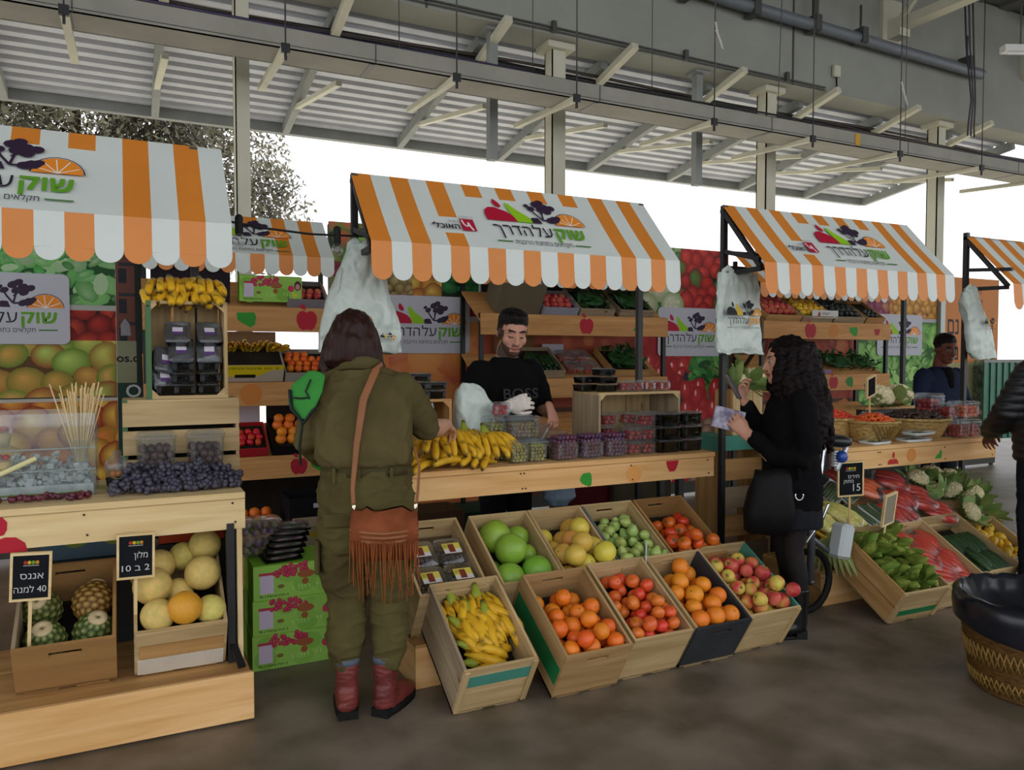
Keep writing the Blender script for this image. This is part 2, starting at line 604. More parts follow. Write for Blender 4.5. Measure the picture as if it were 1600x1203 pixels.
def logo_paint(P, x, z, s, sv=1.0, dark='2a2333', green='5f9a2a', tag=True, mono=False):
    """market emblem: apple, pear, beet leaf and orange slice over two lines of Hebrew"""
    def T(u, v): return (x + u * s, z + v * s * sv)
    red, pear, pur, org = ('b01534', '8fc31f', '33243a', 'e58a2b') if not mono else ('1a1a22', 'c8a828', '1a1a22', 'c98a20')
    ap = [(-.03, .19), (-.035, .27), (-.02, .33), (.03, .37), (.09, .375), (.13, .36), (.17, .345), (.22, .32), (.26, .28), (.285, .235), (.29, .19)]
    P.poly([T(*p) for p in ap], red)
    P.poly([T(*p) for p in [(.115, .40), (.10, .45), (.12, .50), (.15, .47), (.175, .43), (.18, .39), (.15, .375)]], red)
    P.poly([T(*p) for p in [(.30, .19), (.26, .30), (.235, .40), (.24, .455), (.275, .44), (.33, .37), (.40, .31), (.455, .255), (.475, .19)]], pear)
    P.poly([T(*p) for p in [(.465, .19), (.46, .255), (.50, .27), (.55, .265), (.575, .19)]], pur)
    P.ell(*T(.90, .19), .165 * s, .165 * s * sv, org, a0=0, a1=180, light=org)
    for k in range(10):
        a0 = R(k * 18 + 1)
        a = [T(.90 + .17 * math.cos(a0), .19 + .17 * math.sin(a0)), T(.90 + .17 * math.cos(a0 + .32), .19 + .17 * math.sin(a0 + .32)),
             T(.90 + .178 * math.cos(a0 + .32), .19 + .178 * math.sin(a0 + .32)), T(.90 + .178 * math.cos(a0), .19 + .178 * math.sin(a0))]
        P.poly(a, pur)
    for a0 in (25, 60, 95, 130, 160):
        P.line([T(.90, .19), T(.90 + .15 * math.cos(R(a0)), .19 + .15 * math.sin(R(a0)))], .008 * s, 'e9e2d4')
    for u, v, r in ((.60, .47, .055), (.65, .50, .05), (.69, .44, .055), (.76, .43, .05), (.70, .375, .05), (.63, .40, .05), (.52, .40, .045), (.48, .44, .03), (.74, .26, .06), (.69, .245, .05), (.78, .285, .04)):
        P.ell(*T(u, v), r * s, r * .8 * s * sv, pur, rot=.4, n=9)
    P.line([T(.60, .24), T(.62, .33), T(.64, .42)], .02 * s, pur)
    P.line([T(.60, .24), T(.54, .33), T(.51, .40)], .02 * s, pur)
    P.line([T(.60, .24), T(.70, .25)], .02 * s, pur)
    P.line([T(.60, .33), T(.70, .42)], .016 * s, pur)
    P.text('שוק', *T(.675, 0), x + 1.0 * s, .135 * s * sv, green, bold=.028)
    P.text('על', *T(.43, 0), x + .635 * s, .135 * s * sv, dark)
    P.text('הדרך', *T(.0, 0), x + .40 * s, .135 * s * sv, dark)
    if tag:
        P.text('חקלאים בתחנת הרכבת', *T(.17, -.115), x + .80 * s, .05 * s * sv, dark)
        P.line([T(.83, -.09), T(1.01, -.09)], .016 * s, '4c7a3c')
        P.line([T(-.02, -.09), T(.14, -.09)], .016 * s, '4c7a3c')
# ------------------------------------------------------------------ setting: floor, yard, beam, columns, roofs
floor_m = mat('polished_concrete', '84786a', rough=0.5, col2='5f5646', nscale=3.5, detail=12, bump=0.05, bscale=30)
yard_m = mat('pale_yard_paving', 'cdc8bb', rough=0.9, vary=0.2, nscale=1.5)
conc_m = mat('painted_concrete', '9a9c93', rough=0.85, vary=0.12, nscale=1.2, detail=8, bump=0.15, bscale=25)
cream_m = mat('cream_steel', 'c9c7b2', rough=0.55, vary=0.08, nscale=3)
grey_steel = mat('grey_steel', '8d918d', rough=0.55, vary=0.15, nscale=4)
dark_steel = mat('dark_steel', '4a4a48', rough=0.5, vary=0.2, nscale=5)
black_metal = mat('black_metal', '17181a', rough=0.45, vary=0.2)
black_rubber = mat('black_rubber', '141414', rough=0.7)
sheet_m = mat('corrugated_sheet', 'bcc0c8', rough=0.5, metal=0.15, vary=0.14, nscale=3)
rust_m = mat('rusty_steel', '6b4a38', rough=0.8, col2='8b8378', nscale=6)

b = MB(); b.bx(-14, 32, -12, 10.2, -0.2, 0); struct(b.build('floor', floor_m))
b = MB(); b.bx(-60, 90, 10.2, 80, -0.3, -0.02); struct(b.build('yard_ground', yard_m))

# concrete beam over the column line
b = MB()
b.bx(-14, 34, 8.75, 9.25, 5.6, 7.72)
for x in (-2.6, 3.2, 9.05, 14.9): b.bx(x - .012, x + .012, 8.735, 8.76, 5.6, 7.72, 1)
struct(b.build('trim_1', [conc_m, dark_steel])).name = 'concrete_beam'
# columns
for k, (x, w) in enumerate(((1.157, .15), (5.127, .2), (8.863, .2), (12.86, .2), (16.8, .2), (-2.9, .2))):
    b = MB()
    b.bx(x - w / 2, x + w / 2, 8.98, 9.0, 0, 5.52); b.bx(x - w / 2, x + w / 2, 9.17, 9.19, 0, 5.52)
    b.bx(x - .04, x + .04, 9.0, 9.17, 0, 5.52); b.bx(x - w / 2, x - w / 2 + .012, 8.98, 9.19, 0, 5.52)
    b.bx(x - w, x + w, 8.9, 9.25, 5.52, 5.6)
    struct(b.build('column', cream_m))

# outer canopy: corrugated sheet falling to the eave, rafters below it
def roof_z(y): return 5.66 - 0.148 * (y - 9.25)
b = MB()
ys = []
n_w = 15; y = 9.25
prof = [(0, 0), (.07, 0), (.10, .045), (.17, .045), (.20, 0)]
for k in range(int((12.72 - 9.25) / .235) + 1):
    for dy, dz in prof:
        if 9.25 + k * .235 + dy <= 12.75: ys.append((9.25 + k * .235 + dy, dz))
vs, fs = [], []
for x in (-8.0, 15.4):
    for yy, dz in ys: vs.append((x, yy, roof_z(yy) + dz))
n = len(ys)
for i in range(n - 1): fs.append((i, i + 1, n + i + 1, n + i))
for x in (-8.0, 15.4):
    for yy, dz in ys: vs.append((x, yy, roof_z(yy) + dz + .012))
for i in range(n - 1): fs.append((2 * n + i, 3 * n + i, 3 * n + i + 1, 2 * n + i + 1))
b.add(vs, fs)
struct(b.build('ceiling', sheet_m)).name = 'roof_sheet'
b = MB(); b.bx(-8, 15.4, 12.66, 12.78, 5.02, 5.2); struct(b.build('roof_gutter', grey_steel))
for k in range(-3, 9):
    x = .4 + 1.87 * k
    b = MB(); b.bar((x, 9.25, roof_z(9.25) - .08), (x, 12.66, roof_z(12.66) - .08), .1, .15)
    struct(b.build('roof_beam', grey_steel))

# roof above the hall, sheet and trusses
hall_m = mat('hall_roof_sheet', '6f706c', rough=0.7, vary=0.2, nscale=2)
b = MB()
b.bx(-14, 34, -4.5, 9.3, 7.75, 7.85)
for k in range(60): b.bx(-14 + k * .8, -14 + k * .8 + .3, -4.5, 9.3, 7.70, 7.76)
struct(b.build('ceiling', hall_m))
for x in (-.4, 3.35, 7.1, 11.15, 14.9, 18.6, 22.4):
    b = MB()
    b.bx(x - .11, x + .11, -4.5, 8.75, 6.72, 6.87); b.bx(x - .11, x + .11, -4.5, 8.75, 7.5, 7.65)
    for k in range(9):
        y0 = 8.6 - k * 1.5
        b.bar((x, y0, 6.82), (x, y0 - .75, 7.55), .08, .08); b.bar((x, y0 - .75, 7.55), (x, y0 - 1.5, 6.82), .08, .08)
    b.bx(x - .22, x + .22, 8.68, 8.76, 6.55, 7.25)
    b.bx(x - .12, x + .12, 8.45, 8.7, 6.6, 6.9)
    struct(b.build('roof_truss_beam', cream_m))
for y0 in (7.2, 4.5):
    b = MB(); b.bx(-14, 34, y0 - .06, y0 + .06, 7.55, 7.7); struct(b.build('roof_purlin_beam', cream_m))

# walkway-like cable duct hung in front of the columns
t = thing('cable_duct', 'long grey steel cable duct hung under the big concrete beam', 'cable duct', (0, 7.8, 4.48))
b = MB()
b.bx(-9, 18, 0, .012, 0, .2); b.bx(-9, 18, .42, .432, 0, .1); b.bx(-9, 18, 0, .43, 0, .012)
b.build('duct_channel', mat('duct_cream_grey', '9c9a8f', rough=.7, vary=.15, nscale=2.5), t)
b = MB()
for k in range(10):
    x0 = -9 + k * 2.7 + .5
    b.bx(x0, x0 + .012, -.004, 0, 0, .2); b.bx(x0 - .05, x0 + .0, .02, .4, -.004, 0)
b.bx(-9, 18, -.004, 0, .035, .042)
b.build('joint_lines', dark_steel, t)
b = MB()
for k in range(60):
    b.bx(-9 + k * .45, -9 + k * .45 + .008, .44, .448, .05, .34)
for z in (.16, .25, .34): b.bx(-9, 18, .44, .446, z, z + .008)
b.build('wire_mesh', dark_steel, t)
cab_ms = [mat('black_cable', '1c1c1e', rough=.5), mat('violet_cable', '3a3350', rough=.5), mat('brown_cable', '3b3028', rough=.5)]
for k in range(9):
    b = MB(); pts = []
    for i in range(46):
        x = -9 + i * .6
        pts.append((x, .12 + .27 * (k / 9) + .03 * math.sin(x * .9 + k * 2), .22 + .02 * (k % 4) + .05 * math.sin(x * .7 + k * 1.7) * math.sin(x * .23 + k)))
    b.tube(pts, .014 + .006 * (k % 3), 6)
    b.build('cable', cab_ms[k % 3], t)
for k in range(15):
    b = MB(); pts = []
    for i in range(46):
        x = -9 + i * .6
        pts.append((x, 1.56 + .28 * ((k * 7) % 15) / 15 + .02 * math.sin(x * .8 + k), .70 + .017 * k + .04 * math.sin(x * .6 + k * 1.3) * math.sin(x * .31 + k)))
    b.tube(pts, .016 + .006 * (k % 3), 6)
    b.build('cable', cab_ms[(k + 1) % 3], t)
hang_x = (-2.2, -.45, 1.39, 3.155, 4.63, 6.64, 8.35, 10.1, 11.99, 13.8)
for i, x in enumerate(hang_x):
    k = MB(); k.bar((x, -.09, -.035), (x, 1.45, .06), .07, .06)
    a = k.build('bracket', cream_m, t)
    k = MB(); k.bx(x - .04, x + .04, -.12, -.085, -.08, .01); k.bx(x - .012, x + .012, -.11, -.09, -.15, -.08)
    k.build('bracket_end', black_metal, t)
    k = MB(); k.tube([(x, -.1, -.1), (x, -.1, 3.2)], .0085, 6, caps=False)
    k.build('hanger_rod', dark_steel, t)
for i, x in enumerate((2.62, 4.22, 5.9, 8.0, 10.6)):
    k = MB(); k.tube([(x, .2, .1), (x + (.1 if i == 3 else 0), .2, 3.2)], .006, 6, caps=False)
    k.build('hanger_wire', dark_steel, t)
for x in (.4, 2.27, 4.16, 6.0, 7.88, 9.75, 11.6, 13.5):
    b = MB(); b.bar((x, 9.2, 4.72), (x, 11.7, roof_z(11.7) - .14), .07, .06)
    struct(b.build('roof_strut_beam', cream_m))
    b = MB(); b.bar((x, 8.5, 5.56), (x, 9.6, 5.3), .1, .08); struct(b.build('roof_strut_beam', cream_m))
tag(MB().bx(7.1, 7.2, 7.79, 7.798, 4.5, 4.66).build('warning_tag', mat('yellow_tag', 'c9992f', rough=.6)), 'small yellow tag stuck on the side of the grey cable duct', 'tag').location = (2.18, 0, 0)
for x in (4.16, 7.43):
    b = MB(); b.bx(x - .055, x + .055, 8.93, 9.04, 3.98, 5.56); b.bx(x - .13, x + .13, 8.86, 9.1, 5.56, 5.6)
    o = b.build('drain_pipe', grey_steel)
    tag(o, 'square grey pipe hanging from the beam above the ' + ('middle stall awning' if x < 5 else 'gap before the third stall'), 'pipe')
# pipe along the beam face, with clamps
t = thing('beam_pipe', 'thick grey pipe clamped along the top of the concrete beam', 'pipe', (0, 8.58, 6.5))
b = MB(); b.tube([(5.6, 0, .12), (7.7, 0, .0), (13.3, 0, -.12)], .085, 12); b.build('pipe_run', mat('pipe_grey', '6d7479', rough=.5, vary=.1), t)
for x in (6.9, 8.1, 9.3, 10.3, 12.9):
    b = MB(); b.tube([(x, 0, .0), (x, 0, .45)], .02, 6); b.bx(x - .06, x + .06, -.1, .12, -.13, .1); b.build('pipe_clamp', dark_steel, t)
b = MB(); b.tube([(9.3, -.02, .02), (9.3, -.02, .9)], .05, 8); b.build('riser_pipe', dark_steel, t)
# thin conduit and junction box on the beam
t = thing('junction_box', 'small pale junction box on the beam face with a black cable', 'junction box', (9.93, 8.74, 5.93))
b = MB(); b.bx(-.07, .07, -.06, 0, -.09, .09); b.build('box_body', cream_m, t, bevel=.01)
b = MB(); b.tube([(0, -.03, -.09), (0, -.04, -.22), (-.05, -.03, -.32), (-.16, -.02, -.36)], .014, 6); b.build('cable_tail', black_rubber, t)
t = thing('conduit', 'thin grey conduit clipped along the lower beam face', 'conduit', (0, 8.715, 5.63))
b = MB(); b.tube([(-6, 0, .10), (9.7, 0, .02)], .012, 6); b.tube([(-6, 0, .05), (9.7, 0, -.02)], .009, 6); b.build('conduit_run', dark_steel, t)
for x in (2.0, 4.9, 7.0, 8.9):
    b = MB(); b.bx(x - .03, x + .03, -.03, .02, -.02, .12); b.build('clip', dark_steel, t)
# loops of pale rope on two hanger rods, cables dropping at the end
for (x, z, lab) in ((6.64, 5.55, 'white rope knotted round the hanger rod over the middle awning'), (10.1, 5.35, 'white rope loop on the hanger rod over the third stall')):
    b = MB(); b.tube([(x, 7.69, z + .12), (x + .01, 7.67, z), (x + .07, 7.67, z - .13), (x + .1, 7.67, z - .2), (x + .06, 7.67, z - .1), (x + .0, 7.68, z + .02)], .012, 6)
    tag(b.build('rope', mat('white_rope', 'd8d6cc', rough=.8)), lab, 'rope')
t = thing('power_cables', 'bundle of cables dropping from the roof to the duct', 'cables', (11.5, 7.6, 0))
for k in range(3):
    b = MB(); b.tube([(-.05 + .1 * k, .1, 7.5), (-.02 + .09 * k, .05, 6.2), (.05 + .05 * k, 0, 5.4), (.08 + .07 * k, .06, 5.05), (.1 + .08 * k, .08, 4.9)], .014, 6)
    b.build('cable', cab_ms[k % 3], t)
t = thing('tube_light', 'long white fluorescent light fixture hung from the hall roof', 'light fixture', (11.8, 7.3, 6.1))
b = MB(); b.bar((0, 0, 0), (2.4, -1.1, 0), .14, .1); b.build('housing', mat('white_enamel', 'd9dad6', rough=.4), t)
b = MB(); b.tube([(.05, -.06, -.075), (2.35, -1.1, -.075)], .02, 8); b.build('tube', mat('white_glass', 'e8e8e4', rough=.3), t)
for s in (.25, 2.0):
    b = MB(); b.tube([(s, -s * .46, .05), (s, -s * .46, 1.6)], .012, 6); b.build('hanger', dark_steel, t)

# the tree outside, behind the first stall
t = thing('olive_tree', 'big grey-green leafy tree outside behind the striped stalls', 'tree', (-1.2, 18.2, -.02))
bark = mat('bark', '54483b', rough=.9, vary=.3, bump=.5)
b = MB(); b.tube([(0, 0, 0), (.1, 0, 1.5), (-.1, 0, 3.2), (.2, .1, 5)], [.35, .3, .26, .15], 10)
b.tube([(-.1, 0, 3), (-1.4, -.2, 4.6), (-2.4, -.3, 6.2)], [.2, .14, .05], 8); b.tube([(0, 0, 3.2), (1.6, -.1, 4.9), (3.2, -.3, 6.0)], [.2, .13, .05], 8)
b.tube([(.2, .1, 4.6), (.3, .2, 6.5), (0, .1, 8.2)], [.16, .1, .04], 8)
b.build('trunk', bark, t)
leaf_m = mat('olive_leaf', '7d7a62', rough=.6, col2='403d30', nscale=1.1, vary=.3)
rng = random.Random(3)
vs, fs = [], []
blobs = [(0, 0, 6.2, 3.6, 2.4, 2.6), (-3, 0, 5.8, 2.8, 2, 2.3), (2.6, -.2, 5.6, 2.0, 1.6, 1.9), (3.5, -.2, 4.6, 1.7, 1.2, 1.4), (1.6, .2, 7.4, 2.4, 1.8, 2), (-1.5, .1, 8.0, 2.6, 1.8, 2), (-5, 0, 5.0, 2, 1.6, 2), (.8, -.3, 4.3, 2.4, 1.4, 1.0)]
for k in range(74000):
    bl = blobs[rng.choices(range(8), weights=[9, 6, 3.4, 2, 4, 4, 3, 3])[0]]
    d = Vector((rng.gauss(0, 1), rng.gauss(0, 1), rng.gauss(0, 1))).normalized() * (rng.random() ** .4)
    p = Vector((bl[0] + d.x * bl[3], bl[1] + d.y * bl[4], bl[2] + d.z * bl[5]))
    if noise.noise(p * 1.1) < -.32: continue
    a = Vector((rng.uniform(-1, 1), rng.uniform(-1, 1), rng.uniform(-1, 1))).normalized()
    c = a.orthogonal().normalized()
    s = rng.uniform(.045, .095)
    o = len(vs)
    for q in (a * s, c * s * .45, -a * s, -c * s * .45): vs.append(tuple(p + q))
    fs.append((o, o + 1, o + 2, o + 3))
b = MB(); b.add(vs, fs); b.build('crown', leaf_m, t)
# ------------------------------------------------------------------ market stalls
pine = lambda ax: wood('pine', 'e6bb82', 'cf9d60', '7d5630', ax)
pale_pine = lambda ax: wood('pale_pine', 'ead2a0', 'd4b47c', '8e6a3a', ax)
shelf_pine = lambda ax: wood('shelf_pine', 'd09c62', 'b4804a', '6b4420', ax)
old_wood = lambda ax: wood('old_wood', 'c9ae80', 'a58b5e', '5a4226', ax)
grey_wood = lambda ax: wood('grey_wood', 'ad9a7a', '877560', '4a3c2a', ax)
rough_wood = lambda ax: wood('rough_wood', 'c49a62', '9f7444', '5a3a1c', ax)
ply = lambda ax: wood('ply_wood', 'ab834f', '906c42', '5a3a1c', ax, grain=.5)
awn_w = mat('awning_white_vinyl', 'd3dad4', rough=.45, vary=.05, nscale=2.5)
awn_o = mat('awning_orange_vinyl', 'd8832e', rough=.45, vary=.07, nscale=2.5)
screw_m = mat('screw_steel', '3a3026', rough=.5, metal=.6)

def apple_decal(parent, x, z, s, y, kind, col):
    P = Paint()
    def T(u, v): return (u * s, v * s)
    if kind == 'apple':
        P.poly([T(*p) for p in [(0, .34), (-.14, .42), (-.32, .38), (-.45, .2), (-.46, -.05), (-.36, -.32), (-.2, -.47), (0, -.42), (.2, -.47), (.36, -.32), (.46, -.05), (.45, .2), (.32, .38), (.14, .42)]], col)
        P.poly([T(*p) for p in [(-.05, .45), (-.22, .5), (-.34, .66), (-.18, .72), (-.05, .62)]], col)
    elif kind == 'apple_top':
        P.poly([T(*p) for p in [(-.62, -.35), (-.55, -.1), (-.38, .04), (-.18, .06), (-.05, .0), (.12, .06), (.36, .04), (.56, -.12), (.62, -.35)]], col)
        P.poly([T(*p) for p in [(-.02, .1), (-.1, .28), (-.05, .5), (.05, .62), (.18, .45), (.17, .25), (.1, .12)]], col)
    elif kind == 'pear':
        P.poly([T(*p) for p in [(-.5, -.3), (-.35, -.05), (0, .1), (.2, .45), (.36, .45), (.44, .2), (.38, -.3)]], col)
    elif kind == 'blob':
        P.poly([T(*p) for p in [(-.46, .0), (-.36, .25), (-.2, .42), (.3, .46), (.42, .3), (.46, .0), (.42, -.36), (.25, -.46), (.0, -.36), (-.3, -.22)]], col)
    elif kind == 'half':
        P.poly([T(*p) for p in [(-.5, .3), (.5, .3), (.42, .0), (.28, -.28), (.12, -.42), (-.05, -.38), (-.2, -.42), (-.36, -.2), (-.46, .05)]], col)
    elif kind == 'round':
        P.ell(0, 0, .5 * s, .5 * s, col, n=24)
    elif kind == 'leaf':
        P.poly([T(*p) for p in [(-.45, .3), (.4, .34), (.5, .1), (.42, -.3), (.2, -.42), (-.1, -.25), (-.4, -.05)]], col)
    P.build('painted_fruit', parent, (x, y, z))

def awning(parent, W, n=18, logo=True, sponsor=True, Hh=.43, V=.205):
    """striped vinyl awning: back rail at the origin, sloping forward to a fold and a scalloped valance"""
    w = W / n
    D = .40
    segs = {13: [(0, .55, 1), (.55, .8, 0), (.8, 1, 1)]}      # stripes counted from the right end
    for i in (5, 7, 9, 11): segs[i] = [(0, .2, 1), (.2, 1, 0)]
    b = MB()
    def S(t, x):
        sag = .012 * math.sin(PI * t) * (1 + .5 * math.sin(x * 5))
        return (-D * t, -Hh * t - sag * .5)
    def mi_at(i, t):
        if (n - 1 - i) % 2 == 0: return 0
        for a, c, m in segs.get(n - 1 - i, [(0, 1, 1)]):
            if a <= t <= c: return m
        return 1
    ts = [0, .1, .2, .38, .55, .68, .8, .9, 1.0]
    for i in range(n):
        x0, x1 = i * w, (i + 1) * w
        for a, c in zip(ts[:-1], ts[1:]):
            vs = []
            for t in (a, c):
                for x in (x0, x1):
                    y, z = S(t, x); vs.append((x, y, z))
            b.add(vs, [(0, 2, 3, 1)], mi_at(i, (a + c) / 2), False)
        m = 1 if (n - 1 - i) % 2 else 0
        def vy(x, d): return -D - .016 * d / .2 - .005 * math.sin(x * 13) * d / .2
        straight = [0, V - w / 2]
        zz = -Hh
        for a, c in zip(straight[:-1], straight[1:]):
            b.add([(x0, vy(x0, a), zz - a), (x1, vy(x1, a), zz - a), (x1, vy(x1, c), zz - c), (x0, vy(x0, c), zz - c)], [(0, 3, 2, 1)], m, False)
        cx = (x0 + x1) / 2; k = 12
        pts = [(cx, vy(cx, straight[-1]), zz - straight[-1])]
        for j in range(k + 1):
            a = PI + PI * j / k
            d = straight[-1] - math.sin(a) * w / 2
            pts.append((cx + math.cos(a) * (w / 2), vy(cx, d), zz - d))
        b.add(pts, [(0, j, j + 1) for j in range(1, k + 1)], m, False)
    aw = b.build('awning', [awn_w, awn_o], parent, bevel=0)
    so = aw.modifiers.new('thick', 'SOLIDIFY'); so.thickness = .002; so.offset = 1
    ang = math.atan2(Hh, D)
    if logo:
        P = Paint(.0006)
        logo_paint(P, -.02, -.045, .60, 1.12)
        if sponsor:
            P.rrect(-.225, -.04, -.14, .065, .003, 'a81d3a')
            P.line([(-.212, .055), (-.208, .02), (-.195, -.002), (-.182, .004), (-.178, .03)], .010, 'ead6da'); P.line([(-.178, .035), (-.172, .0), (-.160, -.035)], .012, 'ead6da')
            P.text('האוכל׳', -.40, -.03, -.24, .040, '26232c', bold=.02)
            P.scrawl(-.225, .073, -.13, .016, '8f8a92', .003)
            P.scrawl(-.30, .025, -.24, .018, '8f8aa0', .004)
        t = .70
        y, z = S(t, 0)
        o = P.build('awning_print', aw, (W * .52 - .26, y - .012, z + .006))
        o.rotation_euler = (-(PI / 2 - ang), 0, 0)
    return aw

def stall(name, label, x0, W, yf, depth=.62, zc=.93, posts=True, decals=(), group=None, legs=True, top=None, front=None, sponsor=True, board_h=.115, post_sides=(0, 1), leg_y=None, post_x=None, c0=0.0):
    t = thing(name, label, 'market stall', (x0, yf, 0), 0, group)
    top = top or pine(0); front = front or pine(0)
    b = MB()
    nb = 4
    for k in range(nb):
        b.bx(c0, W, depth * k / nb + (0 if k else -.012), depth * (k + 1) / nb - .004, zc - .028, zc)
    b.build('counter_top', top, t, bevel=.003)
    b = MB(); b.bx(c0, W, 0, .024, zc - .03 - board_h, zc - .030)
    for x in (c0 + .04, c0 + .06, W * .35, W * .36, W - .05, W * .7):
        b.box((x, -.001, zc - .045), (.008, .004, .008), 1); b.box((x + .01, -.001, zc - .125), (.008, .004, .008), 1)
    fb = b.build('front_board', [front, screw_m], t)
    for (x, z, s, kind, col) in decals: apple_decal(fb, x, z, s, -.0015, kind, col)
    if legs:
        for x in (c0 + .05, W - .05):
            for y in leg_y or (.06, depth - .05):
                b = MB(); b.bx(x - .02, x + .02, y - .02, y + .02, 0, zc - .03); b.build('leg', black_metal, t)
    if posts:
        for s in post_sides:
            x = (.02 if s == 0 else W - .02) if not post_x else post_x[s]
            b = MB(); b.bx(x - .018, x + .018, .74 - .018, .74 + .018, 0, 2.53); b.build('post', black_metal, t)
            b = MB(); b.bar((x, .74, 2.22), (x, .40, 2.13), .028, .028); b.bar((x, .74, 2.06), (x, .39, 2.07), .03, .03); b.bar((x, .74, 2.49), (x, .39, 2.08), .03, .03)
            b.build('awning_arm', black_metal, t)
        b = MB(); b.bx(0, W, .735, .76, 2.48, 2.505); b.bx(0, W, .725, .755, 2.2, 2.225); b.bx(0, W, .375, .395, 2.06, 2.08); b.build('rail', black_metal, t)
        a = awning(t, W, sponsor=sponsor); a.location = (0, .74, 2.535)
    return t

red_p, green_p, orange_p = 'b3202f', '2f8f2c', 'd98a3e'
# first stall (at the left edge of the photo)
LX0, LW, LY = -1.56, 1.99, 3.42
S1 = stall('market_stall', 'first market stall, pineapples and melons on its plinth, grapes on its pale counter', LX0, LW, LY, top=pale_pine(0), front=pale_pine(0),
           decals=((1.115, .815, .145, 'apple_top', red_p),), group=None, board_h=.125, post_x=(.02, 1.86), leg_y=(.06, .70))
b = MB(); b.bx(0, LW + .01, -.135, -.11, .01, .205); b.build('plinth_front', pine(0), S1, bevel=.003)
b = MB(); b.bx(0, LW, -.11, .30, .18, .203); b.bx(0, LW, .31, .6, .18, .203); b.bx(LW - .03, LW, -.11, .6, 0.01, .18); b.build('plinth_top', rough_wood(0), S1, bevel=.003)
b = MB(); b.bx(LW - .035, LW - .012, .005, .075, .2, .80); b.build('corner_board', pale_pine(2), S1, bevel=.002)
b = MB(); b.bar((LW - .06, .02, .21), (LW - .06, .02, .8), .03, .05); b.bar((LW - .06, .02, .30), (LW - .03, -.09, .215), .03, .012); b.build('leg', black_metal, S1)
b = MB()
for k in range(4): b.bx(LW - .03, LW - .012, .1 + k * .13, .22 + k * .13, .2, .8)
b.build('side_boards', grey_wood(2), S1)
# second stall
MX0, MW, MY = 1.135, 2.0, 3.61
S2 = stall('market_stall', 'second market stall, bananas and boxed berries on its orange-tinted counter', MX0, MW, MY,
           leg_y=(.26, .45), depth=.5, decals=((1.10, .825, .085, 'blob', green_p), (1.42, .835, .10, 'round', 'd99a55'), (1.69, .868, .09, 'half', red_p)))
# third stall
RX0, RW, RY = 3.645, 1.88, 3.40
S3 = stall('market_stall', 'third market stall, straw baskets on its counter and vegetables below', RX0, RW, RY,
           decals=((.80, .83, .085, 'apple_top', 'b5302a'), (.98, .85, .09, 'round', 'cf8a45'), (1.255, .835, .075, 'pear', green_p)), post_sides=(0,), leg_y=(.46, .58), c0=.31)
b = MB(); b.bx(RW - .04, RW - .01, .72, .75, 0, 2.5); b.build('post', black_metal, S3)
# fourth stall: only the end of its striped awning is in the picture
S4 = thing('market_stall', 'fourth market stall, only its striped awning and black post in view', 'market stall', (6.25, RY, 0))
b = MB(); b.bx(.0, .036, .722, .758, 0, 2.53); b.build('post', black_metal, S4)
b = MB(); b.bar((.02, .74, 2.22), (.02, .36, 2.19), .028, .028); b.bar((.02, .74, 2.06), (.02, .39, 2.05), .03, .03); b.bar((.02, .74, 2.47), (.02, .39, 2.06), .03, .03); b.build('awning_arm', black_metal, S4)
a = awning(S4, 1.95, sponsor=False); a.location = (0, .74, 2.505)
b = MB(); b.bx(0, 1.95, .725, .755, 2.47, 2.495); b.bx(1.914, 1.95, .722, .758, 0, 2.5); b.build('rail', black_metal, S4)

# ------------------------------------------------------------------ back shelf units behind the sellers
def back_unit(label, x0, W, yf, decals, n=18):
    t = thing('shelf_unit', label, 'shelf unit', (x0, yf, 0))
    for i, (z0, z1) in enumerate(((1.69, 1.875), (1.125, 1.305), (.565, .74))):
        b = MB(); b.bx(0, W, 0, .025, z0, z1); fb = b.build('front_board', shelf_pine(0), t, bevel=.003)
        for (lv, x, s, kind, col) in decals:
            if lv == i: apple_decal(fb, x, (z0 + z1) / 2, s, -.0015, kind, col)
        b = MB(); b.add([(0, .03, z1 - .07), (W, .03, z1 - .07), (W, .44, z1 + .20), (0, .44, z1 + .20), (0, .03, z1 - .05), (W, .03, z1 - .05), (W, .44, z1 + .22), (0, .44, z1 + .22)],
                        [(0, 3, 2, 1), (4, 5, 6, 7), (0, 1, 5, 4), (1, 2, 6, 5), (2, 3, 7, 6), (3, 0, 4, 7)])
        b.build('shelf', shelf_pine(0), t)
    for x in (.02, W - .02):
        for y in (.05, .46):
            b = MB(); b.bx(x - .018, x + .018, y - .018, y + .018, 0, 2.54 if y > .1 else 1.88); b.build('post', black_metal, t)
    a = awning(t, W, n, sponsor=False, Hh=.34, V=.155); a.location = (0, .46, 2.62)
    return t
BU1 = back_unit('back shelf unit behind the soldier with bananas and oranges on it', .09, 1.38, 6.1,
                ((0, .70, .15, 'leaf', green_p), (0, 1.15, .17, 'apple', red_p), (1, .73, .16, 'round', 'c87a35'), (2, 1.08, .14, 'apple', 'a5202e'), (2, 1.23, .14, 'leaf', green_p)), n=13)
BU2 = back_unit('back shelf unit right behind the black shirted seller', 2.72, 1.99, 6.1,
                ((0, 1.06, .16, 'apple', red_p), (0, 1.64, .13, 'pear', green_p)))
BU3 = back_unit('back shelf unit with lemons, beyond the woman in black', 5.95, 1.95, 6.1,
                ((0, .67, .18, 'apple', 'a5252e'), (0, 1.02, .15, 'round', 'c57a35'), (0, 1.33, .14, 'leaf', green_p), (1, 1.03, .15, 'apple', 'a5252e'), (1, 1.28, .13, 'blob', '2f7a2c'), (0, 1.72, .1, 'half', 'a5252e')))
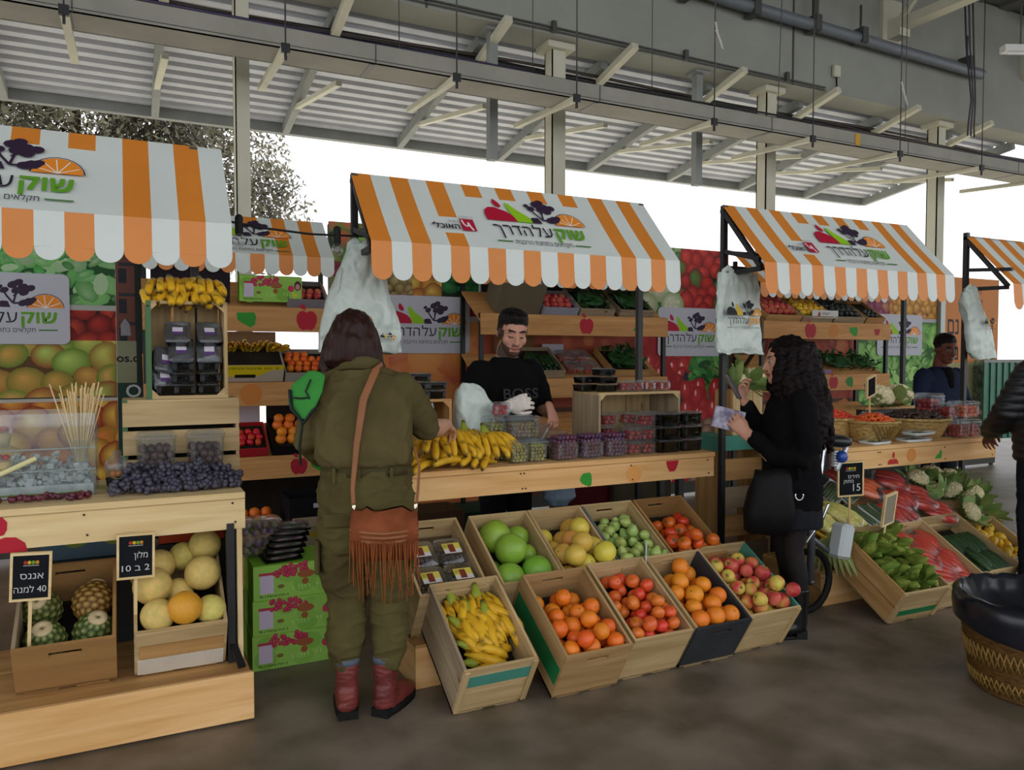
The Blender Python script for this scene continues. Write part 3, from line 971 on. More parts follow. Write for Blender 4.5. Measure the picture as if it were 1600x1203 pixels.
b = MB(); b.add([(0, 0, 1.70), (0, .5, 1.92), (0, .5, 2.2), (0, 0, 1.90), (-.02, 0, 1.70), (-.02, .5, 1.92), (-.02, .5, 2.2), (-.02, 0, 1.90)], [(0, 1, 2, 3), (7, 6, 5, 4), (0, 3, 7, 4), (1, 5, 6, 2), (0, 4, 5, 1), (3, 2, 6, 7)])
b.build('side_panel', mat('grey_board', '6a5f58', rough=.7, vary=.15), BU3, (.0, .01, .0))
b = MB(); b.bar((0, .02, 1.68), (0, .45, 1.2), .03, .03); b.build('side_brace', black_metal, BU3)

# ------------------------------------------------------------------ produce posters behind the stalls
rp = random.Random(11)
def leafy(P, x0, z0, x1, z1, n, cols, s=(.05, .13)):
    P.clip = (x0, z0, x1, z1)
    P.rect(x0, z0, x1, z1, cols[0])
    for k in range(n):
        c = mixc(lin(rp.choice(cols)), lin(rp.choice(cols)), rp.random())
        l = mixc(c, lin(cols[-1]), rp.uniform(.2, .8))
        P.ell(rp.uniform(x0, x1), rp.uniform(z0, z1), rp.uniform(*s), rp.uniform(*s) * .6, c, rp.uniform(0, 3.1), l, n=9)
    P.clip = None
def fruits(P, x0, z0, x1, z1, bg_, cols, r, asp=(.8, 1.1), lights=None, dense=1.0, shine=None):
    P.clip = (x0, z0, x1, z1)
    P.rect(x0, z0, x1, z1, bg_)
    st = r * 1.55 / dense
    z = z1
    row = 0
    while z > z0 - r:
        x = x0 + (row % 2) * st / 2
        while x < x1 + r:
            c = lin(rp.choice(cols)); l = lin(rp.choice(lights)) if lights else mixc(c, (1, .9, .6, 1), .4)
            rr = r * rp.uniform(.8, 1.15)
            cx, cz = x + rp.uniform(-.3, .3) * r, z + rp.uniform(-.3, .3) * r
            ro = rp.uniform(-.5, .5)
            P.ell(cx, cz, rr, rr * rp.uniform(*asp), mixc(c, (0, 0, 0, 1), .45), ro, l, n=14)
            if shine: P.ell(cx - rr * .3, cz + rr * .35, rr * .18, rr * .3, shine, ro, n=8)
            x += st
        z -= st * .75; row += 1
    P.clip = None
def sign(parent, x, z, w=.84, h=.515):
    P = Paint(.0006)
    P.rrect(0, 0, w, h, .045, 'b9bac2')
    logo_paint(P, .085, .155, .67, .87, dark='252230')
    return P.build('sign_board', parent, (x, -.012, z))
def poster(label, x0, x1, fill, z0=.03, z1=2.65, y=6.62, name='produce_poster'):
    t = thing(name, label, 'poster', (x0, y, 0))
    b = MB(); b.bx(0, x1 - x0, .004, .03, z0, z1); b.build('backing_board', mat('poster_backing', '4a4a44', rough=.8), t)
    P = Paint(.0001)
    fill(P, x1 - x0)
    P.build('printed_picture', t, (0, .003, 0))
    for x in (.02, x1 - x0 - .02):
        b = MB(); b.bx(x - .02, x + .02, .03, .07, 0, z1 - .02); b.build('support_post', black_metal, t)
    return t
def pA(P, w):
    leafy(P, 0, 1.88, w, 2.65, 420, ['1d4d22', '2c7a2e', '3d9a3c', '6fb25e', 'a9c79a'], (.04, .11))
    fruits(P, 0, 2.0, w - .75, 2.65, '12351a', ['2d6a2b', '3c7d34', '234f22'], .13, (.5, .7), ['5b9448', '417a38'])
    P.rect(0, 1.845, w, 1.885, 'a9aaa4')
    fruits(P, 0, 1.55, w, 1.845, '3a1010', ['8c1c18', 'a5281c', '6d1412'], .10, lights=['c2452c', 'b03020'])
    fruits(P, 0, 1.2, w, 1.62, '5a3c1a', ['9a9a34', 'b88a3a', '8fae3c', 'b8622e', '7fa838'], .125, (.75, .95), ['c6c860', 'd9a85a', 'b4cf62', 'd4a04c'])
    P.rect(0, 1.165, w, 1.19, 'b9b4a8')
    fruits(P, 0, .15, w, 1.165, '5c0f10', ['c8781c', 'b8301c', 'cf9a26', 'a31f1c'], .12, lights=['ecc04e', 'e0803a', 'e6a040'])
P1 = poster('produce poster behind the wooden skewers, with pears and a logo sign', -2.6, -.084, pA)
sign(P1, 2.6 - .388 - .84, 1.59)
def pB(P, w):
    fruits(P, 0, 1.86, w, 2.65, '30203a', ['6a2138', '7a2a52', '8d3040', '5a1c4a'], .14, lights=['a4405a', '9a4a70'])
    fruits(P, .0, 2.3, .9, 2.65, '30401a', ['5a8a34', '8a2a28', '7ba040'], .13, lights=['8ab45a', 'c05040'])
    fruits(P, .32, 2.05, .8, 2.3, '3a2a14', ['8a7440', '9a8450', '7a6434'], .055, lights=['b8a46a', 'a8945a'])
    fruits(P, .74, 2.03, 1.12, 2.38, '4a2a10', ['c88a28', 'b8622a', 'd0a838'], .10, lights=['e0b850', 'd8983c'])
    fruits(P, 1.02, 1.95, w, 2.45, '0d2a14', ['1f6a34', '2d8040', '185a2c'], .10, (.45, .6), ['4a9a58', '3a8a48'])
    P.poly([(0, 2.2), (.5, 2.03), (.72, 1.98), (.7, 1.9), (0, 2.1)], '8a8a50')
    fruits(P, 1.1, 1.86, w, 1.97, '2a1a24', ['7a1c2c', '9a2a34'], .05, lights=['b84a50'])
    P.rect(0, 1.82, w, 1.87, 'a9a7a8')
    P.clip = (0, .15, w, 1.82)
    P.rect(0, .15, w, 1.82, 'c56a34')
    for k in range(170):
        x, z = rp.uniform(0, w), rp.uniform(.2, 1.8)
        c = mixc(lin(rp.choice(['cf7a3a', 'd88a40', 'c8603a', 'b84a4c', 'd89850'])), lin('c97038'), .45)
        P.ell(x, z, rp.uniform(.07, .24), rp.uniform(.06, .17), c, rp.uniform(-.5, .5), mixc(c, lin('dcae66'), .4), n=20)
    for k in range(26):
        P.ell(rp.uniform(.35, .95), rp.uniform(.95, 1.22), rp.uniform(.06, .14), rp.uniform(.04, .08), rp.choice(['2e6a3c', '3f7f48', '4a8a3c']), rp.uniform(-.6, .9), n=10)
    P.clip = None
P2 = poster('produce poster with peaches behind the black shirted seller', 1.54, 2.93, pB)
sign(P2, 1.99 - 1.54, 1.53)
def pC(P, w):
    leafy(P, 0, 1.9, w, 2.65, 120, ['2c5a2a', '4a7a3c', '7a9a54', 'a6b884'], (.05, .12))
    fruits(P, .55, 2.0, w, 2.65, '1a2a14', ['a81c1c', 'b82a22', '2e6a2c', '90181a'], .10, (.8, 1.3), ['d8453a', 'c83a30', '4a8a40'])
    for (cx, cz, r) in ((.28, 2.22, .17), (.45, 2.05, .15), (.12, 2.04, .14), (.2, 2.5, .16)):
        P.ell(cx, cz, r, r * .9, '8fa06a', 0, 'dcdcc0', n=18)
        for k in range(14): P.ell(cx + rp.gauss(0, r * .4), cz + rp.gauss(0, r * .35), r * .22, r * .17, 'b9bd98', 0, 'd6d6bc', n=9)
    fruits(P, 0, .15, w, 1.92, '3a0a0c', ['b01c20', 'c42a28', '981418'], .095, (1.0, 1.5), ['d04038', 'c83430'], 1.05, 'e8b0a8')
    P.clip = (0, .15, w, 2.65)
    P.poly([(0, 1.95), (.1, 1.95), (.62, 1.1), (.35, .2), (0, .2)], '9a1c1e')
    for k in range(40):
        u = rp.random(); v = rp.random()
        x = u * .5; z = .4 + v * 1.3
        if x < .1 + (1.95 - z) * .33: P.ell(x, z, .08, .11, '941418', 0, 'cc3a34', n=12); P.ell(x - .02, z + .03, .012, .03, 'e6b4ac', n=6)
    P.poly([(.62, 1.35), (.70, 1.3), (.45, .3), (.38, .4)], '2c2c34')
    P.clip = (0, .15, w, 2.65)
    for k in range(150): P.ell(rp.uniform(.72, w), rp.uniform(1.18, 1.62) - .1, rp.uniform(.04, .1), rp.uniform(.03, .06), rp.choice(['1f4a20', '2f6a2c', '3f8038', '58984a']), rp.uniform(0, 3), n=9)
    for k in range(32):
        x = rp.uniform(.62, w); z = rp.uniform(.75, 1.2)
        P.ell(x, z, .085, .12, 'a01a1e', rp.uniform(-.3, .3), 'd0403a', n=12); P.ell(x - .02, z + .04, .012, .035, 'eec0b8', n=6)
    for k in range(34):
        x = rp.uniform(.45, w); z = .15 + rp.random() ** 1.2 * .65
        P.ell(x, z, rp.uniform(.08, .13), rp.uniform(.07, .1), '6a4a36', rp.uniform(-.4, .4), 'b8977c', n=14)
    P.clip = None
P3 = poster('produce poster with red peppers and potatoes between second and third stall', 4.72, 5.93, pC)
sign(P3, .25, 1.505)
def pD(P, w):
    fruits(P, 0, 1.98, w, 2.65, '30141e', ['6a1c3a', '8a2a4a', 'a05040'], .09, lights=['a04a68', 'c08060'])
    fruits(P, .55, 1.98, w, 2.65, '3a2a10', ['c07a2c', 'b8682a', 'd09038'], .08, lights=['e0a850', 'd89a48'])
    P.rect(0, 1.94, w, 1.985, 'a9a9a6')
    leafy(P, 0, .15, w, 1.94, 520, ['2a5a22', '3c7a2c', '5a9a3c', '7fb452', 'a4cc78'], (.05, .12))
P4 = poster('produce poster with green lettuce behind the seller in navy', 8.0, 9.45, pD)
sign(P4, .31, 1.515)
def pE(P, w):
    P.rect(0, .15, w, 2.55, 'c27a3c')
    P.rect(0, .15, w, 1.42, '9a9468')
    P.text('מטיסי', w - .58, 1.80, w - .12, .20, '2c2a2c', bold=.012)
    P.text('נם', .08, 1.80, .30, .20, '2c2a2c', bold=.012)
    P.text('להוי', w - .46, 1.46, w - .08, .20, '2c2a2c', bold=.012)
    P.text('מ', .16, 1.46, .3, .20, '2c2a2c', bold=.012)
    for z, x in ((2.32, .30), (2.2, .26), (2.1, .36)): P.scrawl(w - .95 + x, z, w - .35, .07, '4a4038', .014)
    leafy(P, .62, .9, w - .02, 1.45, 70, ['3a4a2c', '55663c', '6f7a50', '8a8a60'], (.04, .1))
P5 = poster('orange banner with black Hebrew writing behind the seller in navy', 9.6, 10.75, pE, z1=2.55, name='banner')
b = MB(); b.bx(-.14, -.05, -.05, .05, 0, 2.62); b.build('frame_post', mat('aluminium', '9aa09a', rough=.4, metal=.5), P5)
t = thing('green_curtain', 'pleated green plastic curtain hanging below the orange banner', 'curtain', (10.1, 6.4, 0))
b = MB()
for k in range(14): b.bx(k * .07, k * .07 + .062, -.01 + .015 * (k % 2), .01 + .015 * (k % 2), .4, 1.42)
b.build('strips', mat('green_strip', '1f6a4a', rough=.4, vary=.3), t)
b = MB(); b.bx(-.02, 1.0, -.02, .03, 1.42, 1.46); b.build('rail', grey_steel, t)
def pF(P, w):
    P.rect(0, .15, w, 2.5, '5a3a2c')
    P.rect(0, 1.0, w, 1.75, 'a85038')
    for k in range(50):
        c = lin(rp.choice(['a84030', 'b8583a', '8a3428', 'c06a40', '8a2a30']))
        P.ell(rp.uniform(.1, w - .1), rp.uniform(.3, 1.7), rp.uniform(.06, .1), rp.uniform(.06, .12), c, rp.uniform(-.5, .5), mixc(c, lin('d08858'), .5), n=14)
    P.rect(0, 1.78, w, 2.5, '2a2a24')
P6 = poster('dim reddish produce poster behind the shelf unit of the black shirted seller', 2.96, 4.69, pF, z1=2.5)
P7 = poster('dim reddish produce poster behind the lemon shelf unit', 5.97, 7.97, pF, z1=2.5)
t = thing('added_dark_screen', 'added dark sheet standing in for shade at the lower back of the banana shelf unit', 'screen', (.12, 6.66, 0))  # added dark sheet, stands in for the shade below the shelves
b = MB(); b.bx(0, 1.4, 0, .02, 0, .95); b.build('sheet', mat('shade_screen_dark', '2e261e', rough=.9, vary=.2), t)
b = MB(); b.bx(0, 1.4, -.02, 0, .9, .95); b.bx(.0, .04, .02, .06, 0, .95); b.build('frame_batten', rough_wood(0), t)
# roll-up banner beside the first shelf unit
t = thing('roll_up_banner', 'narrow dark banner with a brick building print beside the first poster', 'banner', (-.083, 6.62, 0))
P = Paint(.0002)
P.rect(0, .1, .2, 2.35, '1f3a30'); P.rect(.0, 1.62, .135, 2.35, '6a4034'); P.rect(.13, 1.2, .2, 2.35, '1c2620')
for z in (2.15, 1.92, 1.7): P.rect(.02, z - .09, .075, z + .02, '20242c'); P.rect(.02, z + .04, .13, z + .065, '2c3038')
P.rect(.0, 1.3, .135, 1.62, '84876a'); P.poly([(.03, 1.66), (.03, 1.75), (.06, 1.79), (.09, 1.75), (.1, 1.66)], '8a8a90')
P.text('os.co', .0, 1.46, .2, .055, '1c1c1c', bold=.02); P.text('Oi', .06, 1.19, .19, .085, 'b9c0c0', bold=.01)
P.build('printed_sheet', t)
b = MB(); b.bx(0, .2, .003, .012, .05, 2.36); b.bx(0, .2, -.02, .08, 0, .06); b.bx(0, .2, -.012, .022, 2.35, 2.38); b.build('stand', black_metal, t)
# ------------------------------------------------------------------ crates
teal = mat('teal_paint', '4a8f7c', rough=.6, vary=.15)
green_paint = mat('green_paint', '1c7a44', rough=.6, vary=.12)
black_paint = mat('black_stain', '34363a', rough=.6, vary=.25, nscale=5)
white_paint = mat('white_paint', 'cfc8b8', rough=.7, vary=.1)
liner_m = mat('crate_liner', '2e2a24', rough=.9, vary=.3)

def crate(name, label, loc, W=.335, L=.48, H=.265, tilt=31.0, woods=None, front=None, left=None, right=None, slats=False, slot=True, stripe=None, white_low=False, rz=0.0, group=None, liner=.06, liner_b=None, back=None, cat='crate'):
    t = thing(name, label, cat, loc, (R(tilt), 0, rz), group)
    woods = woods or old_wood
    th = .013
    def panel(nm, T, w, mt, sl, two=None):
        """an upright panel in local x/z, w wide, H high"""
        b = MB(); b.T = T
        if sl:
            s0, s1, z0, z1 = -.055, .055, H - .06, H - .037
            b.bx(-w / 2, w / 2, -th / 2, th / 2, 0, z0); b.bx(-w / 2, s0, -th / 2, th / 2, z0, z1); b.bx(s1, w / 2, -th / 2, th / 2, z0, z1); b.bx(-w / 2, w / 2, -th / 2, th / 2, z1, H)
        elif slats:
            g = H / 2
            b.bx(-w / 2, w / 2, -th / 2, th / 2, 0, g - .004); b.bx(-w / 2, w / 2, -th / 2, th / 2, g + .004, H)
        else:
            b.bx(-w / 2, w / 2, -th / 2, th / 2, 0, H)
        if two:  # painted band on the outside
            b.bx(-w / 2 + .002, w / 2 - .002, -th / 2 - .0015, -th / 2, two[0], two[1], 1)
        return b.build(nm, [mt, two[2]] if two else mt, t)
    X = Matrix.Translation
    bd = MB(); bd.bx(-W / 2, W / 2, 0, L, 0, .012); bd.build('base', woods(1), t)
    panel('front_panel', X((0, th / 2, 0)), W, front or woods(0), slot and not slats, stripe)
    panel('back_panel', X((0, L - th / 2, 0)), W, back or woods(0), slot)
    rotz = Matrix.Rotation(-PI / 2, 4, 'Z')
    panel('side_panel', X((-W / 2 + th / 2, L / 2, 0)) @ rotz, L - 2 * th - .001, left or woods(1), False, (.10, .205, green_paint) if left == 'green' else None) if left != 'green' else None
    if left == 'green':
        b = MB(); b.bx(-W / 2, -W / 2 + th, th, L - th, 0, H); b.bx(-W / 2 - .0015, -W / 2, th, L - th, .07, .175, 1); b.build('side_panel', [woods(1), green_paint], t)
    b = MB(); b.bx(W / 2 - th, W / 2, th, L - th, 0, H); b.build('side_panel', right or woods(1), t)
    if slats:
        for x in (-W / 2 + .012, W / 2 - .012):
            b = MB(); b.bx(x - .012, x + .012, -.008, 0, .01, H - .005); b.build('batten', woods(2), t)
    for y in (.0, L - .03):
        b = MB(); b.bx(-W / 2 + .03, -.03, y, y + .03, -.006, .0); b.build('skid', woods(0), t)
        b = MB(); b.bx(.03, W / 2 - .03, y, y + .03, -.006, 0); b.build('skid', woods(0), t)
    if white_low:
        b = MB(); b.bx(-W / 2 + .01, W / 2 - .01, -.006, 0, .005, .085); b.build('white_slat', white_paint, t)
        b = MB(); b.bx(-W / 2 + .005, W / 2 - .005, -.006, 0, .17, H - .005); b.build('top_slat', old_wood(0), t)
        b = MB(); b.bx(-W / 2 + .02, W / 2 - .01, -.004, 0, .09, .165); b.build('middle_slat', rough_wood(0), t)
    if liner:
        lb = liner if liner_b is None else liner_b
        b = MB(); b.add([(-W / 2 + th, th, liner), (W / 2 - th, th, liner), (W / 2 - th, L - th, lb), (-W / 2 + th, L - th, lb), (-W / 2 + th, th, .012), (W / 2 - th, th, .012), (W / 2 - th, L - th, .012), (-W / 2 + th, L - th, .012)],
                        [(0, 1, 2, 3), (7, 6, 5, 4), (0, 4, 5, 1), (1, 5, 6, 2), (2, 6, 7, 3), (3, 7, 4, 0)]); b.build('liner', liner_m, t)
    t.location = loc
    return t
def M_of(t):
    return Matrix.Translation(t.location) @ t.rotation_euler.to_matrix().to_4x4()

def settle(n, rad, W, L, z0, z1, slope=.12, seed=1, iters=260, jit=.1, heap=0.0):
    """drop n balls into a crate-shaped box and let them come to rest against each other"""
    g = np.random.RandomState(seed)
    r = rad * (1 + g.uniform(-jit, jit, n))
    p = np.stack([g.uniform(-W / 2 + rad, W / 2 - rad, n), g.uniform(rad, L - rad, n), z0 + .08 + g.uniform(0, .55, n)], 1)
    gv = np.array([0, -slope, -1.0]) * .004
    for it in range(iters):
        p = p + gv * (1 if it < iters - 70 else .25)
        for rep in range(3):
            d = p[:, None] - p[None]
            q = np.sqrt((d ** 2).sum(-1)) + np.eye(n) * 9
            o = np.maximum(0, r[:, None] + r[None] - q)
            p = p + (d / q[..., None] * o[..., None] * .5).sum(1) * .9
            p[:, 0] = np.clip(p[:, 0], -W / 2 + r, W / 2 - r)
            p[:, 1] = np.clip(p[:, 1], r, L - r)
            fl = z0 + (z1 - z0) * p[:, 1] / L
            p[:, 2] = np.maximum(p[:, 2], fl + r)
    return p, r

# ------------------------------------------------------------------ fruit kinds (one of each, then copied)
fruit_print = print_mat('fruit_skin', .35)
def ballprof(n=12, sq=.96, dt=.0, db=.0):
    out = []
    for i in range(n + 1):
        a = -PI / 2 + PI * i / n
        r, z = math.cos(a), math.sin(a) * sq
        if i == n: r = 0
        if i == 0: r = 0
        z -= dt * max(0, 1 - r / .45) ** 1.5 if z > 0 else 0
        z += db * max(0, 1 - r / .4) ** 1.5 if z < 0 else 0
        out.append((r, z))
    return out
def skin_tint(me, fn):
    a = me.color_attributes.new('Col', 'FLOAT_COLOR', 'POINT')
    for i, v in enumerate(me.vertices): a.data[i].color = fn(v.co)
def fruit_mesh(name, prof, m, n=16, tint=None, wob=None):
    b = MB(); b.lathe(prof, n, wob=wob)
    me = b.mesh(name, m)
    if tint: skin_tint(me, tint)
    return me
orange_m = mat('orange_peel', 'f08a1e', rough=.38, vary=.12, nscale=1.5, bump=.25, bscale=55, hue=.012)
deep_orange_m = mat('deep_orange_peel', 'f0791c', rough=.36, vary=.12, nscale=1.5, bump=.2, bscale=55, hue=.016)
clem_m = mat('clementine_peel', 'e4632a', rough=.32, vary=.15, nscale=1.5, bump=.15, bscale=50, hue=.018)
persim_m = mat('persimmon_peel', 'd95a1e', rough=.3, vary=.2, nscale=1.2, hue=.014)
pomelo_m = mat('pomelo_peel', '86b23a', rough=.4, vary=.18, nscale=1.0, bump=.12, bscale=60, hue=.02)
grapef_m = mat('grapefruit_peel', 'd9b04a', rough=.4, vary=.15, nscale=1.0, bump=.12, bscale=55, hue=.045)
melon_m = mat('melon_rind', 'e0c470', rough=.55, col2='c9b865', nscale=3, bump=.2, bscale=40, hue=.02)
pear_m = mat('pear_peel', 'a8bf66', rough=.4, vary=.18, nscale=2, hue=.02)
lemon_m = mat('lemon_peel', 'e6b62a', rough=.38, vary=.1, bump=.2, bscale=50, hue=.01)
tomato_m = mat('tomato_skin', 'd3301f', rough=.22, vary=.12, hue=.012)
stem_m = mat('fruit_stem', '4a3a1e', rough=.8)
calyx_m = mat('calyx_green', '5c6b2a', rough=.7, vary=.2)
ME = {}
ME['orange'] = fruit_mesh('orange', ballprof(12, .95, .05, .03), orange_m)
ME['deep_orange'] = fruit_mesh('orange', ballprof(12, .97, .05, .03), deep_orange_m)
ME['clementine'] = fruit_mesh('clementine', ballprof(12, .86, .08, .06), clem_m)
ME['persimmon'] = fruit_mesh('persimmon', ballprof(12, .80, .10, .03), persim_m)
ME['tomato'] = fruit_mesh('tomato', ballprof(12, .82, .10, .04), tomato_m, wob=lambda t, z: .02 * math.cos(5 * t))
ME['pomelo'] = fruit_mesh('pomelo', [(r * (1 - .12 * (z > 0) * z), z * 1.04) for r, z in ballprof(16, .98, .05, .04)], pomelo_m, 22)
ME['grapefruit'] = fruit_mesh('grapefruit', ballprof(14, .96, .04, .04), grapef_m, 18)
ME['melon'] = fruit_mesh('melon', ballprof(16, 1.02, .03, .03), melon_m, 22)
ME['pear'] = fruit_mesh('pear', [(0, -.95), (.35, -.9), (.72, -.65), (.9, -.25), (.86, .15), (.66, .55), (.42, .85), (.27, 1.05), (.12, 1.12), (0, 1.1)], pear_m, 14)
ME['lemon'] = fruit_mesh('lemon', [(0, -1.3), (.12, -1.26), (.2, -1.1), (.55, -.85), (.82, -.4), (.88, 0), (.82, .4), (.55, .85), (.22, 1.1), (.14, 1.25), (0, 1.3)], lemon_m, 14)
def apple_tint(a, b_, k):
    a, b_ = lin(a), lin(b_)
    def f(co):
        v = fbm(Vector((co.x * 1.2, co.y * 1.2, co.z * .8)) + Vector((k, k, k)), 1.0) * .9 + .5 + .25 * math.sin(math.atan2(co.y, co.x) + k)
        s = .06 * math.sin(math.atan2(co.y, co.x) * 23 + k)
        v = min(1, max(0, v + s))
        c = mixc(a, b_, v)
        if co.z > .6 and math.hypot(co.x, co.y) < .4: c = mixc(c, lin('a9a34a'), .6)
        return c
    return f
AP = [(0, -.78), (.16, -.86), (.36, -.88), (.62, -.72), (.85, -.35), (.97, .1), (.94, .45), (.78, .75), (.52, .88), (.3, .86), (.14, .74), (0, .62)]
ME['apple_red'] = fruit_mesh('apple', AP, fruit_print, 18, apple_tint('a82430', 'cf6a54', 1.0))
ME['apple_mixed'] = fruit_mesh('apple', AP, fruit_print, 18, apple_tint('c6b24e', 'c0343a', 3.0))
ME['apple_gold'] = fruit_mesh('apple', AP, fruit_print, 18, apple_tint('c9bf56', 'd88a4a', 5.2))
b = MB(); b.ell((0, 0, .90), (.10, .10, .035), n=8, k=5); ME['button'] = b.mesh('stem_button', calyx_m)
b = MB(); b.tube([(0, 0, .62), (.02, 0, .85), (.08, .02, 1.06)], .045, 6); ME['stalk'] = b.mesh('stem', stem_m)
b = MB(); b.tube([(0, 0, 1.05), (.03, 0, 1.25), (.1, .02, 1.4)], .045, 6); ME['pear_stalk'] = b.mesh('stem', stem_m)
b = MB(); b.ell((0, 0, -.95), (.14, .14, .05), n=8, k=5); ME['calyx_end'] = b.mesh('calyx', mat('dark_calyx', '2c261a', rough=.9))
vs = [(0, 0, .70)]; fs = []
for i in range(10):
    a = 2 * PI * i / 10; r = .48 if i % 2 == 0 else .16
    vs.append((r * math.cos(a), r * math.sin(a), .78 if i % 2 == 0 else .75))
for i in range(10): fs.append((0, 1 + i, 1 + (i + 1) % 10))
b = MB(); b.add(vs, fs); ME['leaf_calyx'] = b.mesh('calyx', calyx_m)
EXTRA = {'orange': ('button',), 'deep_orange': ('button',), 'clementine': ('button',), 'persimmon': ('leaf_calyx',), 'tomato': ('leaf_calyx',), 'pomelo': ('button',), 'grapefruit': ('button',), 'melon': (),
         'pear': ('pear_stalk', 'calyx_end'), 'lemon': (), 'apple_red': ('stalk',), 'apple_mixed': ('stalk',), 'apple_gold': ('stalk',)}
NAMEOF = {'apple_red': 'apple', 'apple_mixed': 'apple', 'apple_gold': 'apple', 'deep_orange': 'orange'}
fr = random.Random(5)
def put_fruit(kind, pos, r, label, cat, group, rot=None, parts=True, sc=(1, 1, 1)):
    o = link_mesh(NAMEOF.get(kind, kind), ME[kind], None, pos, rot if rot is not None else (fr.uniform(-1.2, 1.2), fr.uniform(-1.2, 1.2), fr.uniform(0, 6)), (r * sc[0], r * sc[1], r * sc[2]))
    tag(o, label, cat, group)
    if parts:
        for e in EXTRA[kind]: link_mesh(ME[e].name.split('.')[0], ME[e], o)
    return o
def fill(t, kinds, n, rad, W, L, z0, z1, label, cat, group, seed=1, slope=.12, jit=.08, parts=True, sc=(1, 1, 1)):
    M = M_of(t)
    p, r = settle(n, rad, W - .03, L - .03, z0, z1, slope, seed, jit=jit)
    for q, rr in zip(p, r):
        k = fr.choice(kinds)
        lb = label[k] if isinstance(label, dict) else label
        put_fruit(k, M @ Vector((q[0], q[1] + .015, q[2] + .003)), rr * .975, lb, cat, group, parts=parts, sc=sc)

# bananas: one finger shape, hands of several fingers on a crown
def finger_mesh(ln=.19, curl=1.0, r=.0175, key=0):
    b = MB(); pts, rad = [], []
    n = 12
    for i in range(n):
        t = i / (n - 1)
        a = curl * (t - .15)
        pts.append((0, ln * math.sin(a) / curl + ln * .15, ln * (math.cos(a) - 1) / curl + .0))
        s = .30 + .7 * min(1, (t / .25)) ** 1.2 if t < .25 else 1.0
        if t > .82: s = max(.30, 1 - ((t - .82) / .18) ** 1.5 * .75)
        rad.append(r * s)
    b.tube(pts, rad, 8)
    me = b.mesh('banana', fruit_print)
    ye, gr, dk = lin('e3b62c'), lin('a9a23a'), lin('3a2a14')
    def tint(co):
        t = (co.y + .02) / (ln * 1.0)
        c = mixc(ye, lin('cf9c22'), max(0, min(1, .5 + fbm(co + Vector((key, 0, 0)), 18.0))))
        if t < .22: c = mixc(c, gr, min(1, (.22 - t) * 5))
        if fbm(co + Vector((key * 3, 1, 0)), 60.0) > .55: c = mixc(c, dk, .7)
        return c
    skin_tint(me, tint)
    vs = sorted(range(len(me.vertices)), key=lambda i: -(me.vertices[i].co - Vector(pts[-1])).length)
    a = me.color_attributes['Col']
    for v in me.vertices:
        if (v.co - Vector(pts[-1])).length < .010: a.data[v.index].color = dk
    return me
FING = [finger_mesh(.185, .95, .0175, 1), finger_mesh(.17, 1.15, .017, 2), finger_mesh(.195, .8, .018, 3)]
b = MB(); b.tube([(0, -.055, .012), (0, -.03, .008), (0, 0, 0), (0, .022, -.004)], [.010, .013, .022, .020], 8)
CROWN = b.mesh('crown', fruit_print)
skin_tint(CROWN, lambda co: mixc(lin('8f9a34'), lin('4a3a1c'), max(0, min(1, (-.03 - co.y) * 40))))
def banana_hand(loc, rot, n, label, group, rows=1, sc=1.0, seed=0, spread=.17):
    g = random.Random(seed)
    t = thing('banana_bunch', label, 'bananas', loc, rot, group)
    link_mesh('crown', CROWN, t, scale=(.62 + n * .07, .72, .75))
    for rw in range(rows):
        for i in range(n):
            u = i - (n - 1) / 2
            link_mesh('banana', FING[(i + rw + seed) % 3], t, (u * .024, -.002 + rw * .004, -.012 * abs(u) * .3 - .026 * rw), (R(14 - 20 * rw + g.uniform(-5, 5)), R(g.uniform(-6, 6) + u * 4), -u * spread + g.uniform(-.04, .04)), g.uniform(.93, 1.06))
    t.scale = (sc,) * 3
    return t

# ------------------------------------------------------------------ the two rows of tilted crates under the second stall
riser = thing('crate_riser', 'low wooden platform under the tilted crates of the second stall', 'platform', (1.135, 3.275, 0))
b = MB(); b.bx(0, 1.95, 0, .022, 0, .185); b.build('front_board', pine(0), riser)
for x in (0, 1.928):
    b = MB(); b.bx(x, x + .022, .022, .52, 0, .185); b.build('end_board', pine(1), riser)
b = MB(); b.bx(0, 1.95, .0, .52, .185, .20); b.build('deck', rough_wood(0), riser)
fx = [(1.338, 'F1'), (1.772, 'F2'), (2.14, 'F3'), (2.488, 'F4'), (2.842, 'F5')]
FY, FZ = 2.91, .008
cr1 = crate('wooden_crate', 'tilted wooden crate of bananas with a teal stripe along its front', (1.353, 2.96, FZ), W=.335, slats=True, slot=False, stripe=(.16, .225, teal), left=grey_wood(1), liner=.10)
cr2 = crate('wooden_crate', 'tilted crate of deep oranges with a green band on its side', (1.798, FY, FZ), W=.34, left='green', woods=lambda ax: wood('tan_wood', 'b59466', '97774a', '5a4226', ax), liner=.12, liner_b=.10)
cr3 = crate('wooden_crate', 'tilted crate of small red clementines in the front row', (2.162, FY + .03, FZ), W=.33, slot=False, liner=.135, liner_b=.13)
cr4 = crate('wooden_crate', 'tilted crate of big oranges with a blackened front panel', (2.508, FY + .02, FZ), W=.335, front=black_paint, right=black_paint, liner=.12, liner_b=.10)
cr5 = crate('wooden_crate', 'tilted crate of apples with a teal inner side', (2.860, FY + .05, FZ), W=.335, right=teal, slats=True, slot=False, liner=.145, liner_b=.135)
BY, BZ = 3.362, .208
cb1 = crate('wooden_crate', 'tilted crate of boxed dates beside the fringed bag', (1.31, BY, BZ), W=.34, liner=.05)
cb2 = crate('wooden_crate', 'tilted crate of huge green pomelos in the back row', (1.715, BY, BZ), W=.335, slot=False, liner=.10)
cb3 = crate('wooden_crate', 'tilted crate of pale grapefruits beside the pomelos', (2.05, BY, BZ), W=.325, slot=False, liner=.12, liner_b=.11)
